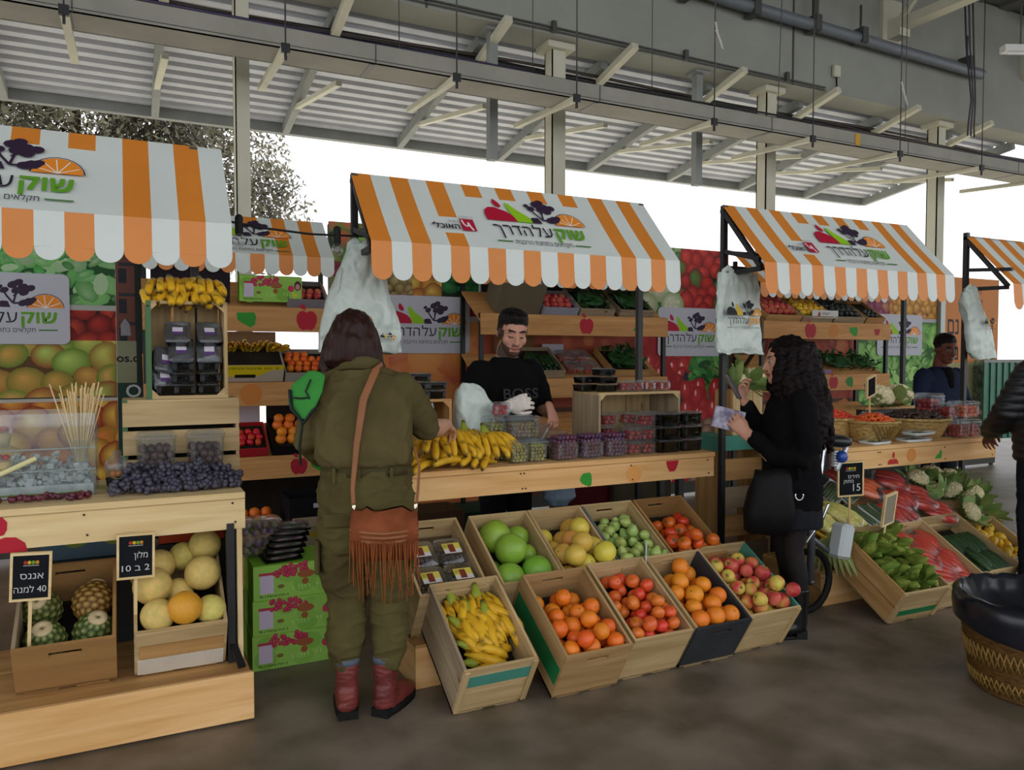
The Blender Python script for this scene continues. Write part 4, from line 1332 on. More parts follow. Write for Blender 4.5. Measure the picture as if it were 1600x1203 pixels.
cb4 = crate('wooden_crate', 'tilted crate of small green pears in the back row', (2.385, BY, BZ), W=.335, left=mat('blue_grey_paint', '5d666a', rough=.7, vary=.2), liner=.15, liner_b=.14)
cb5 = crate('wooden_crate', 'tilted crate of orange persimmons under the counter end', (2.738, BY, BZ), W=.345, woods=ply, liner=.14, liner_b=.12)
fill(cr2, ['deep_orange', 'deep_orange', 'deep_orange', 'orange'], 34, .041, .34, .48, .12, .10, 'deep orange in the front crate with the green side', 'orange', 'oranges in the green sided crate', 2, .18)
fill(cr3, ['clementine'], 50, .035, .33, .48, .135, .13, 'small red clementine in the crate between the two orange crates', 'clementine', 'clementines in the front row', 3, .15)
fill(cr4, ['orange'], 26, .046, .335, .48, .12, .10, 'big bright orange in the crate with the blackened front', 'orange', 'oranges in the black fronted crate', 4, .15)
fill(cr5, ['apple_red', 'apple_mixed', 'apple_gold', 'apple_red', 'apple_mixed'], 40, .0405, .335, .48, .145, .135, {'apple_red': 'red apple in the tilted crate with the teal inner side', 'apple_mixed': 'red and yellow apple in the crate with the teal inner side', 'apple_gold': 'yellow apple in the tilted crate with the teal inner side'}, 'apple', 'apples in the teal sided crate', 5, .15)
for k, kk in (('apple_red', 'red'), ('apple_mixed', 'two-tone'), ('apple_gold', 'yellow')):
    for o in bpy.data.objects:
        if o.get('category') == 'apple' and o.data == ME[k]: o['group'] = kk + ' apples in the teal sided crate'
fill(cb3, ['grapefruit'], 16, .056, .325, .48, .12, .11, 'yellow or pinkish grapefruit in the crate right of the pomelos', 'grapefruit', 'grapefruits in the back row', 6, .2, jit=.1)
fill(cb4, ['pear'], 44, .034, .335, .48, .15, .14, 'small green pear in the back row crate', 'pear', 'pears in the back row', 8, .15)
fill(cb5, ['persimmon'], 34, .040, .345, .48, .14, .12, 'orange persimmon in the crate under the counter end', 'persimmon', 'persimmons in the back row', 9, .2)
M = M_of(cb2)
for k, (x, y, z, r, lab) in enumerate(((-.045, .375, .205, .086, 'large dark green pomelo at the top of its crate'), (-.015, .245, .235, .082, 'pale green pomelo leaning in front of the top one'), (.095, .385, .17, .064, 'yellowish green pomelo beside the crate edge, upper one'),
        (.098, .265, .165, .054, 'small yellowish pomelo in the middle of the crate'), (-.072, .105, .185, .078, 'green pomelo at the lower left of the crate'), (.080, .115, .20, .078, 'dark green pomelo at the lower right of the crate'), (-.10, .225, .12, .05, 'pomelo half hidden at the left side of the crate'))):
    put_fruit('pomelo', M @ Vector((x, y, z)), r, lab, 'pomelo', 'pomelos')
M = M_of(cr1)
q0 = M.to_quaternion()
for k, (x, y, z, rz, n, tilt, lab) in enumerate(((.05, .425, .225, 3.12, 5, -12, 'banana bunch at the top right of the tilted crate'), (-.065, .43, .205, 3.35, 5, -12, 'banana bunch at the top left of the tilted crate'), (-.01, .36, .215, 3.6, 5, -6, 'banana bunch lying across the middle of the crate'),
        (.05, .315, .225, 3.12, 5, -16, 'banana bunch with greenish stems at the lower right of the crate'), (-.085, .30, .20, 4.0, 4, -2, 'banana bunch along the left side of the crate'), (-.08, .19, .185, 4.45, 4, 0, 'banana bunch at the lower left corner of the crate'), (-.08, .11, .165, 4.68, 3, 0, 'banana bunch tucked low at the front of the crate'))):
    h = banana_hand(M @ Vector((x, y, z)), (0, 0, 0), n, lab, None, seed=k + 3, sc=1.22)
    h.rotation_euler = (q0.to_matrix() @ Matrix.Rotation(rz, 3, 'Z') @ Matrix.Rotation(R(tilt), 3, 'X')).to_euler()
# ------------------------------------------------------------------ containers, cartons, bags, signs
clear = plastic('clear_plastic', 'e6ecee', .05, .06)
clear_film = plastic('clear_film', 'eef2f4', .02, .15, .16)
smoky = plastic('dark_tray_plastic', '0a0b0d', .85, .12, .22)
acryl = plastic('acrylic', 'e8f0f0', .03, .02, .12)
g4 = random.Random(21)

def berries(w, d, h, r, n, seed=0, asp=1.0, shell=True):
    """a heap of little fruit as one mass filling a box"""
    g = random.Random(seed); b = MB()
    nx = max(1, int(w / (1.8 * r))); ny = max(1, int(d / (1.8 * r))); nz = max(1, int(h / (1.7 * r)))
    for k in range(nz):
        for i in range(nx):
            for j in range(ny):
                if shell and 0 < k < nz - 1 and 0 < i < nx - 1 and 0 < j < ny - 1: continue
                b.ell((-w / 2 + r + (i + .5 * (k % 2) * .6) * (w - 2 * r) / max(1, nx - 1 + .3) + g.uniform(-.2, .2) * r, -d / 2 + r + j * (d - 2 * r) / max(1, ny - 1) + g.uniform(-.2, .2) * r, r + k * 1.7 * r + g.uniform(-.1, .2) * r),
                      (r * g.uniform(.85, 1.05), r * g.uniform(.85, 1.05), r * asp * g.uniform(.85, 1.05)), n=8, k=5)
    return b
grape_p = mat('purple_grape', '6a3448', rough=.4, col2='4a3656', nscale=14, hue=.02)
grape_b = mat('blue_black_grape', '35303e', rough=.5, col2='4c4a58', nscale=22, vary=.3)
grape_g = mat('green_grape', 'a5a850', rough=.35, col2='8a7a44', nscale=18)
grape_r = mat('red_grape', '6e2a38', rough=.35, col2='4a1e30', nscale=18)
strawb = mat('strawberry', 'b3221f', rough=.35, col2='8c1a1c', nscale=25)
blackb = mat('black_berry', '1d1a26', rough=.4, col2='2c2a3c', nscale=25)
date_m = mat('date_skin', '4a2a1c', rough=.35, col2='2e1a14', nscale=20)
cherry_t = mat('cherry_tomato', 'd8481f', rough=.25, col2='e07a1e', nscale=20)
fig_m = mat('dark_fig', '3e2628', rough=.5, col2='5a4038', nscale=20)

def clamshell(name, label, cat, loc, w, d, h, m, r=.012, rz=0, group=None, lid=True, tray=None, sticker=None, over=0.0, seed=1, asp=1.0, roundish=False, st=(.6, .42)):
    t = thing(name, label, cat, loc, rz, group)
    def ring(z, k): return (0, 0, z, w / 2 * k, d / 2 * k)
    pw = 2.6 if roundish else 7
    b = MB(); zs = [(.0015, .90), (.006, .93), (h * .8, 1.0), (h * .82, 1.05), (h * .86, 1.05)]
    b.loft([ring(z, k) for z, k in zs], 28, pw=pw)
    for sx in (-1, 1):
        for k in range(4): b.bx(sx * (w * .3 + k * .005) - .001, sx * (w * .3 + k * .005) + .001, -d / 2 * 1.01, -d / 2 * .985, h * .2, h * .75)
    b.build('tray', tray or clear, t)
    b = berries(w * .86, d * .86, h * .78 + over, r, 0, seed, asp); o = b.build('fruit', m, t, (0, 0, .004)); o['kind'] = 'stuff'
    if lid:
        b = MB(); b.loft([ring(h * .865, 1.06), ring(h * .89, 1.06), ring(h * .9, .97), ring(h * .98, .93), ring(h, .86)], 28, pw=pw); b.build('lid', clear, t)
    if sticker:
        P = Paint(.0004); sw, sd = w * st[0], d * st[1]
        P.rect(-sw / 2, -sd / 2, sw / 2, sd / 2, sticker[0]); P.rect(-sw / 2, -sd / 2, sw / 2, -sd * .1, sticker[1])
        if len(sticker) > 2: P.rect(-sw * .2, -sd * .4, sw * .15, sd * .4, sticker[2]); P.rect(-sw * .45, .05 * sd, -sw * .25, sd * .4, sticker[3])
        o = P.build('sticker', t, (0, 0, h + (.001 if lid else .006))); o.rotation_euler = (-PI / 2, 0, 0)
    return t

def carton(name, label, cat, loc, w, d, h, col, rz=0, art=None, group=None, tilt=0, open_top=False, liner=None, slot=True, cm=None):
    t = thing(name, label, cat, loc, (R(tilt), 0, rz), group)
    m = cm or mat('carton_' + col, col, rough=.8, vary=.08)
    th = .006
    b = MB(); b.bx(-w / 2, w / 2, 0, th, 0, h); b.build('front_panel', m, t)
    b = MB(); b.bx(-w / 2, w / 2, d - th, d, 0, h * (1.0 if not open_top else 1.0)); b.build('back_panel', m, t)
    b = MB(); b.bx(-w / 2, -w / 2 + th, th, d - th, 0, h); b.build('side_panel', m, t)
    b = MB(); b.bx(w / 2 - th, w / 2, th, d - th, 0, h); b.build('side_panel', m, t)
    b = MB(); b.bx(-w / 2 + th, w / 2 - th, th, d - th, 0, th); b.build('base', m, t)
    if not open_top:
        b = MB(); b.bx(-w / 2, w / 2, 0, d, h, h + .004); b.build('lid', m, t)
    if liner:
        b = MB(); b.bx(-w / 2 + th, w / 2 - th, th, d - th, th, liner); b.build('liner', liner_m, t)
    if art:
        P = Paint(.0003); art(P, w, h); P.build('printed_side', t, (0, -.001, 0))
    return t

def price_board(label, loc, w, h, lines, rz=0, tilt=8, stick=.3, lean=0, back=False):
    t = thing('price_board', label, 'price sign', loc, (R(tilt), R(lean), rz))
    b = MB(); b.bx(-w / 2, w / 2, -.004, .004, 0, h); b.build('chalkboard', mat('chalkboard_black', '1b1d20', rough=.8, vary=.3) if not back else mat('board_back', '8a8272', rough=.8), t)
    fw = .009
    b = MB(); b.bx(-w / 2 - fw, w / 2 + fw, -.008, .008, -fw, 0); b.bx(-w / 2 - fw, w / 2 + fw, -.008, .008, h, h + fw); b.bx(-w / 2 - fw, -w / 2, -.008, .008, 0, h); b.bx(w / 2, w / 2 + fw, -.008, .008, 0, h)
    b.build('frame', pale_pine(0), t)
    b = MB(); b.bx(-.006, .006, .006, .012, -stick, h * .3); b.build('stick', pale_pine(2), t)
    if lines:
        P = Paint(.0003)
        for k, c in enumerate(('a8332a', 'c8b02a', '6f9a2a', 'c8842a')): P.ell(-w * .16 + k * w * .11, h * .83, w * .055, h * .045, c, n=8)
        P.line([(-w * .22, h * .76), (w * .22, h * .76)], h * .02, '9a9a94')
        for (s, x0, z, x1, hh) in lines: P.text(s, x0 * w, z * h, x1 * w, hh * h, 'c9cbc8', bold=-.004)
        P.build('chalk_writing', t, (0, -.0045, 0))
    return t

def grape_bunch(label, loc, rz, m, n=42, L=.16, w=.055, r=.0095, seed=0, group=None, flat=.6):
    g = random.Random(seed)
    t = thing('grape_bunch', label, 'grapes', loc, rz, group)
    b = MB()
    for k in range(n):
        u = g.random(); a = g.uniform(0, 2 * PI); q = math.sqrt(g.random())
        ww = w * (1 - .55 * u) * (.6 + .4 * min(1, u * 5))
        x, y = -L / 2 + u * L, math.cos(a) * q * ww
        z = r + abs(math.sin(a)) * q * ww * flat * 1.6
        rr = r * g.uniform(.85, 1.15)
        b.ell((x, y, z), (rr * 1.05, rr, rr * 1.02), n=9, k=6)
    o = b.build('grapes', m, t); o['kind'] = 'stuff'
    b = MB(); b.tube([(-L / 2 - .03, .01, .03), (-L / 2, 0, .03), (L * .2, 0, .03)], .0025, 5); b.build('stalk', calyx_m, t)
    return t

def leaf(b, base, d, up, L, w, bend=.6, mi=0, seg=5, cup=.25, wav=0):
    d = Vector(d).normalized(); up = Vector(up); up = (up - d * up.dot(d)).normalized(); s = d.cross(up)
    vs, fs = [], []
    if abs(bend) < .05: bend = .05
    for i in range(seg + 1):
        t = i / seg
        a = bend * t
        c = Vector(base) + d * (L * math.sin(a) / bend) + up * (-L * (1 - math.cos(a)) / bend)
        ww = w * math.sin(PI * min(.97, .12 + t * .86)) ** .7
        for j in (-2, -1, 0, 1, 2):
            vs.append(tuple(c + s * ww * j / 4 * 1.0 + up * (cup * ww * (abs(j) / 2) ** 2 * .5 + wav * math.sin(i * 2.1 + j * 1.7) * w)))
    for i in range(seg):
        for j in range(4): fs.append((i * 5 + j, i * 5 + j + 1, (i + 1) * 5 + j + 1, (i + 1) * 5 + j))
    b.add(vs, fs, mi, True)

caul_m = mat('cauliflower_curd', 'e6dcb6', rough=.8, col2='cfc294', nscale=30, bump=.6, bscale=60)
cleaf_m = mat('cabbage_leaf', '93ab66', rough=.6, col2='6a8c48', nscale=8, hue=.02)
def cauliflower(label, loc, r, rot=(0, 0, 0), leaves=9, group=None, seed=0, sp=1.0):
    g = random.Random(seed)
    t = thing('cauliflower', label, 'cauliflower', loc, rot, group)
    b = MB()
    for k in range(70):
        z = 1 - 1.15 * (k + .5) / 70; a = k * 2.4
        q = math.sqrt(max(0, 1 - z * z))
        b.ell((r * .84 * q * math.cos(a), r * .84 * q * math.sin(a), r * (.75 + .62 * z)), r * .22 * g.uniform(.8, 1.15), n=8, k=5)
    b.ell((0, 0, r * .75), (r * .85, r * .85, r * .66))
    o = b.build('curd', caul_m, t); o['kind'] = 'stuff'
    for k in range(leaves):
        a = 2 * PI * k / leaves + g.uniform(-.2, .2)
        b = MB(); leaf(b, (r * .45 * math.cos(a), r * .45 * math.sin(a), r * .12), (math.cos(a), math.sin(a), .9 * g.uniform(.5, 1.2) / sp), (-math.cos(a) * .6, -math.sin(a) * .6, .8), r * g.uniform(1.3, 1.9) * sp, r * g.uniform(.8, 1.1), -.5 + g.uniform(0, .8) * sp, wav=.05)
        b.build('leaf', cleaf_m, t)
    return t

bag_m = mat('carrier_bag_film', 'c6d1c8', rough=.4, vary=.1, nscale=4, bump=1.0, bscale=16)
def carrier_bags(name, label, loc, rings, rz=0, logo=None, m=None, seed=0, handles=None, cat='carrier bags', amp=.012):
    """hanging or standing thin plastic bag(s): rings = (x, y, z, rx, ry)"""
    t = thing(name, label, cat, loc, rz)
    b = MB(); n = 80
    fine = []
    for a, c in zip(rings[:-1], rings[1:]):
        for k in range(12):
            u = k / 12; fine.append(tuple(a[i] * (1 - u) + c[i] * u for i in range(5)))
    fine.append(rings[-1])
    b.loft(fine, n, pw=2.6)
    for i, p in enumerate(b.v):
        v = Vector((p[0] * 9 + seed, p[1] * 9, p[2] * 2.2))
        f = noise.fractal(v, 1, 2, 3)
        q = noise.noise(Vector((p[0] * 25 + seed * 3, p[1] * 5, p[2] * 14)))
        rd = .42 - abs(noise.noise(Vector((p[0] * 14 + seed * 2, p[1] * 14, p[2] * 9)))) * 1.6
        q += max(0, rd) * 1.5 + .4 * max(0, .25 - abs(noise.noise(Vector((p[0] * 34 + seed, p[1] * 30, p[2] * 22)))))
        b.v[i] = (p[0] + f * amp * .6, p[1] + (f * 1.0 + q * .5) * amp * (1 if p[1] > 0 else -1), p[2] + noise.noise(v * 1.7) * amp * .6)
    body = b.build('bag_film', m or bag_m, t)
    if handles:
        for (x, z, w, hh) in handles:
            b = MB(); b.tube([(x - w / 2, 0, z), (x - w * .45, -.01, z + hh * .6), (x, -.012, z + hh), (x + w * .45, -.01, z + hh * .6), (x + w / 2, 0, z)], [(.008, .022)] * 5, 8); b.build('handle', m or bag_m, t)
    if logo:
        for (x, z, s, y) in logo:
            P = Paint(.0008); logo_paint(P, 0, 0, s, 1.0, mono=True, green='c98a20'); P.build('printed_logo', t, (x, y, z))
    return t

# ------------------------------------------------------------------ first stall goods
cpA = crate('wooden_crate', 'tall plywood crate of pineapples on the plinth of the first stall', (-.235, 3.44, .212), W=.345, L=.44, H=.24, tilt=30, woods=ply, left=grey_wood(1), liner=.03)
cpB = crate('wooden_crate', 'slatted crate of yellow melons with a white lower board', (.172, 3.44, .212), W=.345, L=.42, H=.24, tilt=30, woods=old_wood, slot=False, white_low=True, liner=.08)
M = M_of(cpB)
for k, (x, y, z, r, lab) in enumerate(((.115, .40, .30, .066, 'yellowish melon at the top right corner of the heap'), (.03, .41, .235, .062, 'dull melon at the back of the crate, beneath the top right one'), (-.07, .36, .245, .066, 'greenish yellow melon at the back left of the heap'), (-.13, .40, .17, .06, 'green melon half hidden behind the price board'),
        (-.10, .22, .265, .076, 'large beige melon at the left edge of the crate'), (.095, .25, .28, .072, 'round netted pale melon at the right of the crate'), (.0, .23, .20, .06, 'small beige melon wedged in the middle of the heap'), (-.085, .085, .235, .066, 'pale green melon at the front left of the crate'), (.015, .075, .27, .066, 'bright orange-yellow melon at the front of the crate'), (.115, .09, .225, .060, 'yellow melon at the front right of the crate'))):
    o = put_fruit('melon', M @ Vector((x, y, z)), r, lab, 'melon', 'melons in the slatted crate')
    if k == 8: o.data = ME['melon'].copy(); o.data.materials[0] = mat('orange_melon_rind', 'e2a02c', rough=.5, vary=.1, bump=.2)
# pineapples
pine_skin = print_mat('pineapple_skin', .5)
def pineapple(label, loc, rot, r=.075, L=.17, key=0, ripe=0.0):
    t = thing('pineapple', label, 'pineapple', loc, rot, 'pineapples')
    b = MB(); n, k = 66, 40
    vs, fs, cs = [], [], []
    rows, cols = 8, 11
    for i in range(k + 1):
        v = i / k; a = PI * (v - .5)
        base = r * max(.0, math.cos(a * .93)) ** .5
        for j in range(n):
            u = j / n; best = 9
            for rr in (math.floor(v * rows) - 1, math.floor(v * rows), math.floor(v * rows) + 1):
                off = .5 * (rr % 2)
                du = (u * cols - off) - round(u * cols - off); dv = v * rows - rr - .5
                best = min(best, du * du * 3.2 + dv * dv * 2.6)
            bump = max(0, 1 - math.sqrt(best))
            q = base * (.97 + .10 * bump)
            vs.append((q * math.cos(2 * PI * u), q * math.sin(2 * PI * u), L * (v - .5)))
            c = mixc(lin('18220f'), mixc(lin('5f7034'), lin('a8702c'), ripe), min(1, bump * 2.2))
            cs.append(mixc(c, lin('aaa878'), min(1, max(0, bump - .62) * 3.2)))
    for i in range(k):
        for j in range(n): fs.append((i * n + j, i * n + (j + 1) % n, (i + 1) * n + (j + 1) % n, (i + 1) * n + j))
    fs.append(tuple(range(n - 1, -1, -1))); fs.append(tuple(k * n + j for j in range(n)))
    b.add(vs, fs, 0, True, cs)
    b.build('rind', pine_skin, t, colors=True)
    b = MB(); b.lathe([(0, L * .5 + .001), (.0, L * .5 + .004), (.02, L * .5 + .007), (.034, L * .5 + .002), (.036, L * .5 - .01)], 16); b.build('cut_end', mat('pineapple_cut', 'cdb98e', rough=.7, vary=.25, nscale=20), t)
    return t
M = M_of(cpA)
for (x, y, z, rx, ry, L, ripe, lab) in ((-.075, .12, .10, 25, -4, .18, .0, 'green pineapple with a pale cut end, front left in the crate'), (.09, .13, .105, 20, 14, .18, .0, 'green pineapple with a brown cut end, front right in the crate'),
        (.085, .28, .125, -60, 20, .17, .8, 'ripe brownish pineapple lying behind the front right one'), (-.10, .29, .10, 35, -10, .17, .1, 'small pineapple in shade at the back left of the crate')):
    pineapple(lab, M @ Vector((x, y, z + .035)), (R(rx + 12), R(ry), 0), L=L, ripe=ripe)
price_board('chalk price board on a stick at the pineapple crate', (-.345, 3.36, .60), .115, .165, [('אננס', -.3, .45, .35, .13), ('40 למנה', -.46, .14, .44, .13)], tilt=4, stick=.28, lean=3)
price_board('chalk price board on a stick at the melon crate', (.01, 3.39, .63), .118, .165, [('מלון', -.05, .45, .36, .13), ('2 ב 10', -.42, .14, .42, .13)], tilt=4, stick=.28, lean=1)
def art_ban(P, w, h):
    P.rect(-w / 2, 0, w / 2, h, '4a6472')
    for cx in (-w * .28, w * .28):
        s = 1 if cx > 0 else -1
        for k in range(5):
            pts = [(cx + s * (.055 * math.cos(a) - .02 * k * .5), h * .55 + .05 * math.sin(a) - .008 * k) for a in [R(-150 + 13 * i) for i in range(9)]]
            P.line(pts, .013, '7a8a34')
    P.rect(-w * .07, h * .3, w * .07, h * .4, '5c7684')
carton('fruit_carton', 'blue-grey carton with banana drawings behind the pineapple crate', 'carton', (-.15, 3.93, .60), .42, .1, .25, '4a6472', art=art_ban)
b = MB(); tag(b.bx(-.38, .1, 3.9, 4.05, .205, .598).build('plastic_crate', mat('dark_grey_plastic', '2a2e31', rough=.5)), 'dark grey plastic crate standing behind the pineapple crate', 'crate')
def art_red(P, w, h): P.rect(-w / 2, 0, w / 2, h, 'b8451f'); P.rect(-w / 2, h * .4, w / 2, h * .5, '8c2f18')
carton('fruit_carton', 'orange-red tray of melons behind the melon crate', 'carton', (.25, 3.88, .64), .28, .12, .085, 'b8451f', art=art_red, open_top=True, liner=.03)
for k, (x, lab) in enumerate(((.17, 'melon in the orange-red tray, nearest the price board'), (.25, 'dark melon in the middle of the orange-red tray'), (.33, 'melon with a red sticker in the orange-red tray'))): put_fruit('melon', (x, 3.945, .725), .052, lab, 'melon', None)
b = MB(); tag(b.bx(.1, .41, 3.87, 4.02, .205, .635).build('plastic_crate', mat('dark_grey_plastic', '2a2e31')), 'dark plastic crate standing behind the melon crate', 'crate')
# wooden boxes stacked on the counter
def side_box(label, x0, x1, y0, y1, z0, z1, woodf=old_wood, closed=False, green=False, grey=False, th=.014, lab2=None):
    t = thing('wooden_crate', label, 'crate', ((x0 + x1) / 2, y0, z0))
    w, d, h = x1 - x0, y1 - y0, z1 - z0
    for nm, a in (('bottom_panel', (-w / 2, w / 2, 0, d, 0, th)), ('top_panel', (-w / 2, w / 2, 0, d, h - th, h))):
        b = MB(); b.bx(*a); b.build(nm, woodf(0), t)
    for sx in (-1, 1):
        b = MB(); b.bx(min(sx * w / 2, sx * (w / 2 - th)), max(sx * w / 2, sx * (w / 2 - th)), 0, d, th, h - th); b.build('side_panel', grey_wood(2) if grey or (green and sx < 0) else woodf(2), t)
        if green and sx < 0:
            b = MB(); b.bx(-w / 2 - .002, -w / 2, .02, .1, 0, h); b.bx(-w / 2 - .001, -w / 2 + .02, -.002, 0, 0, h); b.build('painted_stripe', mat('moss_paint', '4d7048', rough=.7), t)
    if closed:
        for k in range(3):
            b = MB(); b.bx(-w / 2, w / 2, -.014, 0, h * k / 3 + .008, h * (k + 1) / 3 - .012); b.build('front_slat', woodf(0), t)
        b = MB(); b.bx(-w / 2 + th, w / 2 - th, .1, .11, th, h - th); b.build('back_panel', liner_m, t)
    else:
        for k in range(3):
            b = MB(); b.bx(-w / 2 + th + k * (w - 2 * th) / 3 + .006, -w / 2 + th + (k + 1) * (w - 2 * th) / 3 - .006, d - th, d, th, h - th); b.build('back_slat', woodf(2), t)
        for sx in (-1, 1):
            for z, dz in ((th, 1), (h - th, -1)):
                b = MB(); b.prism([(sx * (w / 2 - th), z), (sx * (w / 2 - th - .035), z), (sx * (w / 2 - th), z + dz * .035)], .0, .02); b.build('corner_block', woodf(0), t)
    return t
side_box('slatted wooden box lying on its side under the crate of dark punnets', -.03, .455, 3.80, 4.03, .931, 1.308, green=True, closed=True)
side_box('open upright crate of dark plum punnets with bananas on top', .07, .41, 3.80, 4.03, 1.31, 1.75, green=True, woodf=old_wood)
pun = None
def dark_punnet(label, loc, rot=(0, 0, 0), group=None, w=.105, d=.12, h=.05, sticker=True, proto={}):
    key = (w, d, h, sticker)
    if key not in proto:
        t = clamshell('plum_punnet', label, 'punnet', loc, w, d, h, blackb, .012, group=group, tray=smoky, sticker=('c9c3cc', '5a3a72') if sticker else None, st=(.42, .36))
        t.rotation_euler = rot
        proto[key] = t
        return t
    return dup(proto[key], loc, rot, label, group)
y = 3.88
for (x, z, rot, lab) in ((.155, 1.325, (0, 0, 0), 'dark punnet at the bottom left of the open crate'), (.22, 1.325, (0, 0, .1), None), (.33, 1.325, (0, 0, 0), None), (.22, 1.378, (0, 0, 0), None), (.33, 1.378, (0, 0, .1), None), (.33, 1.431, (0, 0, 0), None), (.22, 1.431, (0, 0, 0), None)):
    dark_punnet('dark plum punnet in the flat stacks at the bottom of the upright crate', (x + .02 * 0, y + .0, z), rot, 'dark punnets lying flat in the upright crate', w=.095)
for (x, z, rot, lab) in ((.125, 1.395, (R(75), 0, R(25)), 'dark punnet standing on edge at the lower left of the crate'), (.135, 1.47, (R(70), R(10), R(20)), 'dark punnet leaning on the crate side, above the lower one'), (.215, 1.51, (R(62), 0, 0), 'dark punnet with purple label, middle of the upright crate'), (.205, 1.585, (R(50), 0, R(-6)), 'dark punnet with purple label, top left of the heap'),
        (.335, 1.585, (R(50), 0, R(5)), 'dark punnet with purple label, top right of the heap'), (.335, 1.51, (R(70), 0, 0), 'punnet with clear shiny lid facing out, right of the crate')):
    dark_punnet(lab, (x, y + .02, z), rot, None)
for k, (x, z, yy, rz, n, lab) in enumerate(((.11, 1.80, 3.98, 3.55, 5, 'banana bunch at the left end on top of the upright crate'), (.18, 1.862, 3.99, 3.3, 6, 'banana bunch at the top of the pile on the upright crate'), (.235, 1.80, 3.95, 3.1, 5, 'banana bunch hanging over the crate front, left of centre'), (.30, 1.862, 3.99, 2.95, 6, 'banana bunch at the top right of the crate'), (.365, 1.80, 3.98, 2.6, 5, 'banana bunch at the right end on top of the crate'), (.31, 1.80, 3.93, 3.0, 4, 'banana bunch hanging over the right part of the crate front'))):
    banana_hand((x, yy, z), (R(-18), 0, rz), n, lab, None, seed=k, sc=1.05)
# tubs, grapes, cups, acrylic cooler
for k, (x, lab) in enumerate(((.10, 'tall clear tub of dried figs, left of two'), (.30, 'tall clear tub of dried figs, right of two'))):
    clamshell('clear_box', 'flat clear box under the ' + ('left' if k == 0 else 'right') + ' tall tub behind the blue-black grapes', 'box', (x, 3.71, .932), .17, .12, .085, fig_m, .016)
    clamshell('clear_tub', lab, 'tub', (x, 3.71, 1.018), .16, .125, .155, fig_m, .018, roundish=True, seed=k)
for k, (x, yy, rz, lab) in enumerate(((.02, 3.56, .2, 'blue-black grape bunch at the left tip of the heap'), (.12, 3.55, .1, 'blue-black grape bunch at the front of the heap'), (.24, 3.54, -.1, 'blue-black grape bunch in the middle of the heap'), (.33, 3.55, .2, 'blue-black grape bunch at the right end near the counter corner'), (.1, 3.63, .0, 'blue-black grape bunch at the back left of the heap'), (.23, 3.62, .3, 'blue-black grape bunch at the back middle of the heap'), (.34, 3.63, -.2, 'blue-black grape bunch at the back right of the heap'), (.07, 3.60, .15, 'blue-black grape bunch lying on top at the left of the heap'), (.20, 3.60, -.1, 'blue-black grape bunch lying on top in the middle of the heap'), (.31, 3.60, .1, 'blue-black grape bunch lying on top at the right of the heap'))):
    grape_bunch(lab, (x, yy, .931 if k < 7 else .965), rz, grape_b, 85, .20, .065, .0118, k, flat=.9 if yy > 3.58 else .6)
for k, (x, lab) in enumerate(((-.50, 'red grape cluster at the left edge of the picture on the pale counter'), (-.38, 'small red grape cluster, second from the picture edge'), (-.29, 'red grape cluster before the ice box, third along the counter'), (-.19, 'red grape cluster nearest the fruit cup on the pale counter'))):
    grape_bunch(lab, (x, 3.53, .931), .1 * k, grape_r, 24, .085, .035, .0105, 40 + k, flat=.4)
t = thing('fruit_cup', 'clear cup of mixed fruit with a dome lid beside the ice box', 'cup', (-.055, 3.69, .931))
b = MB(); b.lathe([(0, .002), (.03, .002), (.045, .09), (.047, .095)], 20); b.build('cup', clear, t)
b = berries(.06, .06, .09, .016, 0, 3); b.build('fruit', mat('mixed_fruit', 'c0722a', rough=.4, col2='6f8a3a', nscale=18), t)['kind'] = 'stuff'
b = MB(); b.lathe([(.049, .095), (.049, .10), (.046, .118), (.03, .142), (.018, .148), (.018, .17), (0, .171)], 20); b.build('dome_lid', clear, t)
b = MB(); b.lathe([(.0375, .02), (.0432, .055)], 20); b.build('black_band', black_rubber, t)
t = thing('acrylic_ice_box', 'clear acrylic ice box with crushed ice on the first counter', 'ice box', (-.47, 3.60, .931))
b = MB(); W, D, Hh = .68, .32, .34
for a in ((-W / 2, W / 2, 0, .006, 0, Hh), (-W / 2, W / 2, D - .006, D, 0, Hh), (-W / 2, -W / 2 + .006, .006, D - .006, 0, Hh), (W / 2 - .006, W / 2, .006, D - .006, 0, Hh)): b.bx(*a)
b.build('acrylic_walls', acryl, t)
b = MB(); b.bx(-W / 2, W / 2, 0, .007, .195, .2); b.bx(-W / 2, W / 2, 0, .007, .108, .112); b.build('wall_edges', mat('acrylic_edge', 'b8c4c0', rough=.2), t)
b = MB()
for k in range(700):
    x, yv = g4.uniform(-W / 2 + .03, W / 2 - .03), g4.uniform(.03, D - .03)
    z = g4.uniform(.03, .10) if g4.random() < .6 else .05 + .09 * g4.random() * (yv / D + .5)
    b.box((x, yv, z), (g4.uniform(.010, .026),) * 3, rot=Matrix.Rotation(g4.uniform(0, 3), 3, 'X') @ Matrix.Rotation(g4.uniform(0, 3), 3, 'Z'))
b.bx(-W / 2 + .01, W / 2 - .01, .015, D - .01, .004, .05)
b.build('crushed_ice', mat('ice', 'b4bcb8', rough=.25, vary=.25, nscale=30), t)['kind'] = 'stuff'
